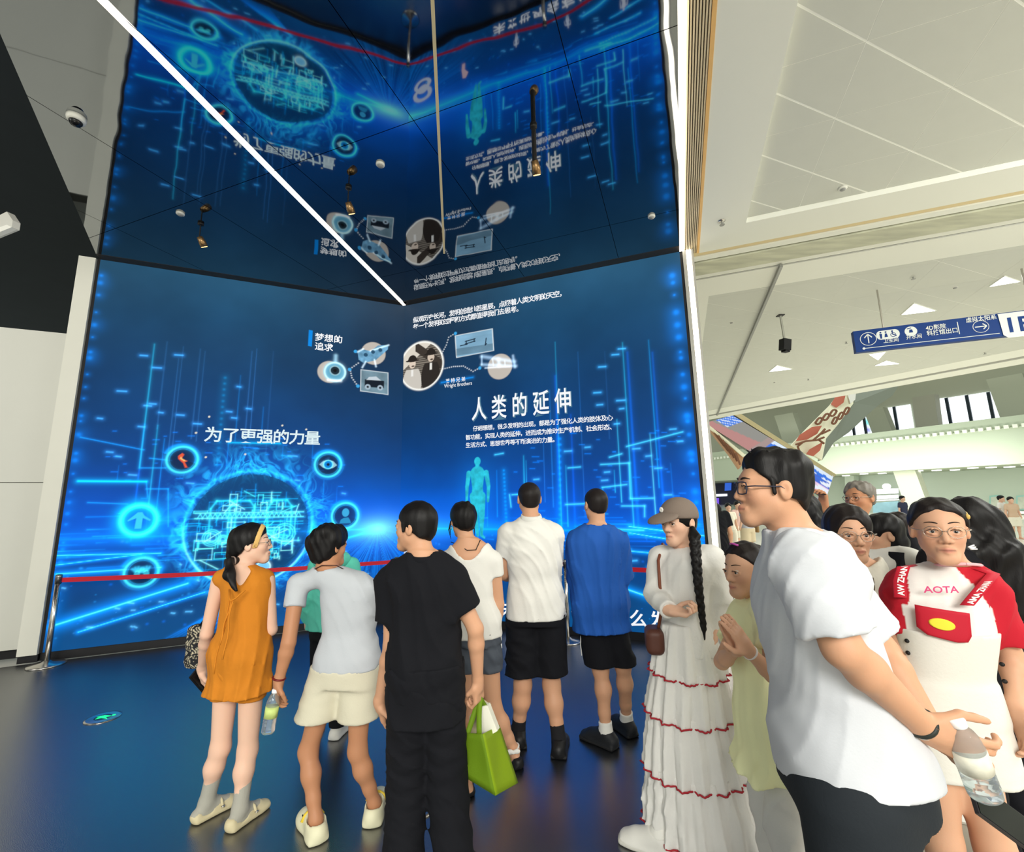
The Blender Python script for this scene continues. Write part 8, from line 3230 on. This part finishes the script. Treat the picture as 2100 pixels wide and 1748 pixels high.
def longhair(p, m, ln, spread=1.0, res=.008):
    S = Solid()
    c, Rh, q = p.head_frame()
    S.u(ell(p.hp(0, -.018, .038), V3(.090, .106, .094) * q, Rh), .02)
    for g in (-1, -.4, .4, 1):
        S.u(cone(p.hp(g * .055, -.045, .02), p.hp(g * .07 * spread, -.085, -.12), .055, .055), .03)
        S.u(cone(p.hp(g * .07 * spread, -.085, -.12), p.hp(g * .075 * spread, -.11, -ln), .055, .030), .03)
    S.s(ell(p.hp(0, .095, -.045), V3(.064, .090, .105) * q, Rh), .012)
    S.disp(strands(17, .003, 120))
    return p.solid('hair', S, m, res)


# ---- woman with long black hair behind the girl in red
p = Person('woman with very long black hair in black clothes behind the girl in red and white', np.array([at(2010, 1400, 2.10)[0], 2.10, 0]), R2(20), 1.64, 'fair', 1.08, True, res=.010)
p.J['head'] = p.px(1986, 1076, 0)
p.hf = p.dirw((.45, .88, 0))
p.body()
ts_ = p.tee(M_blackcloth, .45, grow=.03, sleeve=1.4, sl_grow=.05, wide=1.12, amp=.006, seed=121)
for i in range(3):
    q_ = p.px(1992 + 3 * i, 1122 + 4 * i, -.19)
    MB().tube([q_ + V3(-.02, 0, .004 * i), q_ + V3(.02, .0, .006)], .003, 6).build('back_print', M_wtxt, ts_)
p.shorts(M_blackcloth, .52, .03, 'trousers', res=.012)
longhair(p, M_hair, .36, 1.15)
for nm in 'LR':
    p.shoe(nm, M_shb, 'sneaker')
# ---- woman with long hair seen past the tall man's neck
p = Person('woman with long straight black hair seen between the tall man and the woman with glasses', np.array([at(1660, 1300, 2.95)[0], 2.95, 0]), R2(75), 1.64, 'warm', .98, True, res=.010)
p.J['head'] = p.px(1640, 1052, 0)
p.hf = p.dirw((-.85, .5, -.05))
p.body()
p.tee(M_white_cloth, .5, grow=.018, sleeve=.7, amp=.004, seed=131)
p.shorts(M_blackcloth, .52, .03, 'trousers', res=.012)
longhair(p, M_hair, .34, .8)
for nm in 'LR':
    p.shoe(nm, M_snw, 'sneaker')
# ---- person in black at the edge of the light strip
p = Person('person in a black tee walking away just right of the vertical light strip', np.array([at(1476, 1170, 7.4)[0], 7.4, 0]), R2(10), 1.66, 'mid', 1.0, res=.012)
p.J['head'] = p.px(1466, 1048, 0)
p.body()
p.tee(M_blackcloth, .42, grow=.025, sleeve=.6, sl_grow=.04, amp=.005)
p.shorts(M_blackcloth, .5, .03, 'trousers', res=.013)
p.cap_hair(M_hair, .012, line=.7, off=0, res=.008)
for nm in 'LR':
    p.shoe(nm, M_shb, 'sneaker')

# ---- far visitors on the pale hall floor
M_cream = mat('dress_cream', (230, 224, 206), .9)
far = [((1503, 1142), 1.45, 170, 'far girl in a cream dress with a hand raised to her face', M_cream, M_cream),
       ((1522, 1136), 1.50, 185, 'far woman in a pale pink top beside the girl in cream', mat('tee_pink', (226, 190, 180), .9), M_cream),
       ((1540, 1152), 1.62, 20, 'far person in a grey top and pale skirt carrying a brown bag', mat('tee_grey', (178, 182, 192), .9), mat('skirt_tan', (206, 190, 160), .9)),
       ((1996, 1112), 1.25, 150, 'far child in white near the far counter, left of its pair', M_cream, M_cream),
       ((2068, 1104), 1.50, 200, 'far visitor in white by the counter at the right edge', M_white_cloth, M_cream),
       ((2088, 1106), 1.45, 160, 'far visitor in a pale brown top by the counter at the right edge', mat('tee_sand', (206, 176, 150), .9), M_cream),
       ((1862, 1098), 1.55, 190, 'far visitor in dark clothes by the teal display panel', mat('tee_navy', (50, 54, 78), .9), M_blackcloth)]
for (x_, y_), h_, yw, lab, m1, m2 in far:
    p = Person(lab, onz(x_, y_, 0), R2(yw), h_, 'fair', .95, True, res=.019)
    if 'raised' in lab:
        p.J['elR'], p.J['wrR'] = p.J['shR'] + V3(.06, .12, -.16), p.J['shR'] + V3(-.02, .16, .08)
    p.body(face=False)
    p.tee(m1, .48, grow=.02, sleeve=.6, sl_grow=.03, amp=0, res=.018)
    p.shorts(m2, .52, .30 if 'dress' not in lab else .22, 'skirt', grow=.02, leg=.05, amp=0, res=.018)
    p.cap_hair(M_hair, .018, line=.6, off=-.01, amp=0, res=.014, back_low=-.1)
    if 'bag' in lab:
        S = Solid().u(rbox(p.J['wrR'] + V3(.03, 0, .02), V3(.03, .16, .10), np.eye(3), .02), .01)
        p.solid('hand_bag', S, mat('bag_brown', (140, 110, 70), .6), .015)
print('people', _t.time() - _t0)
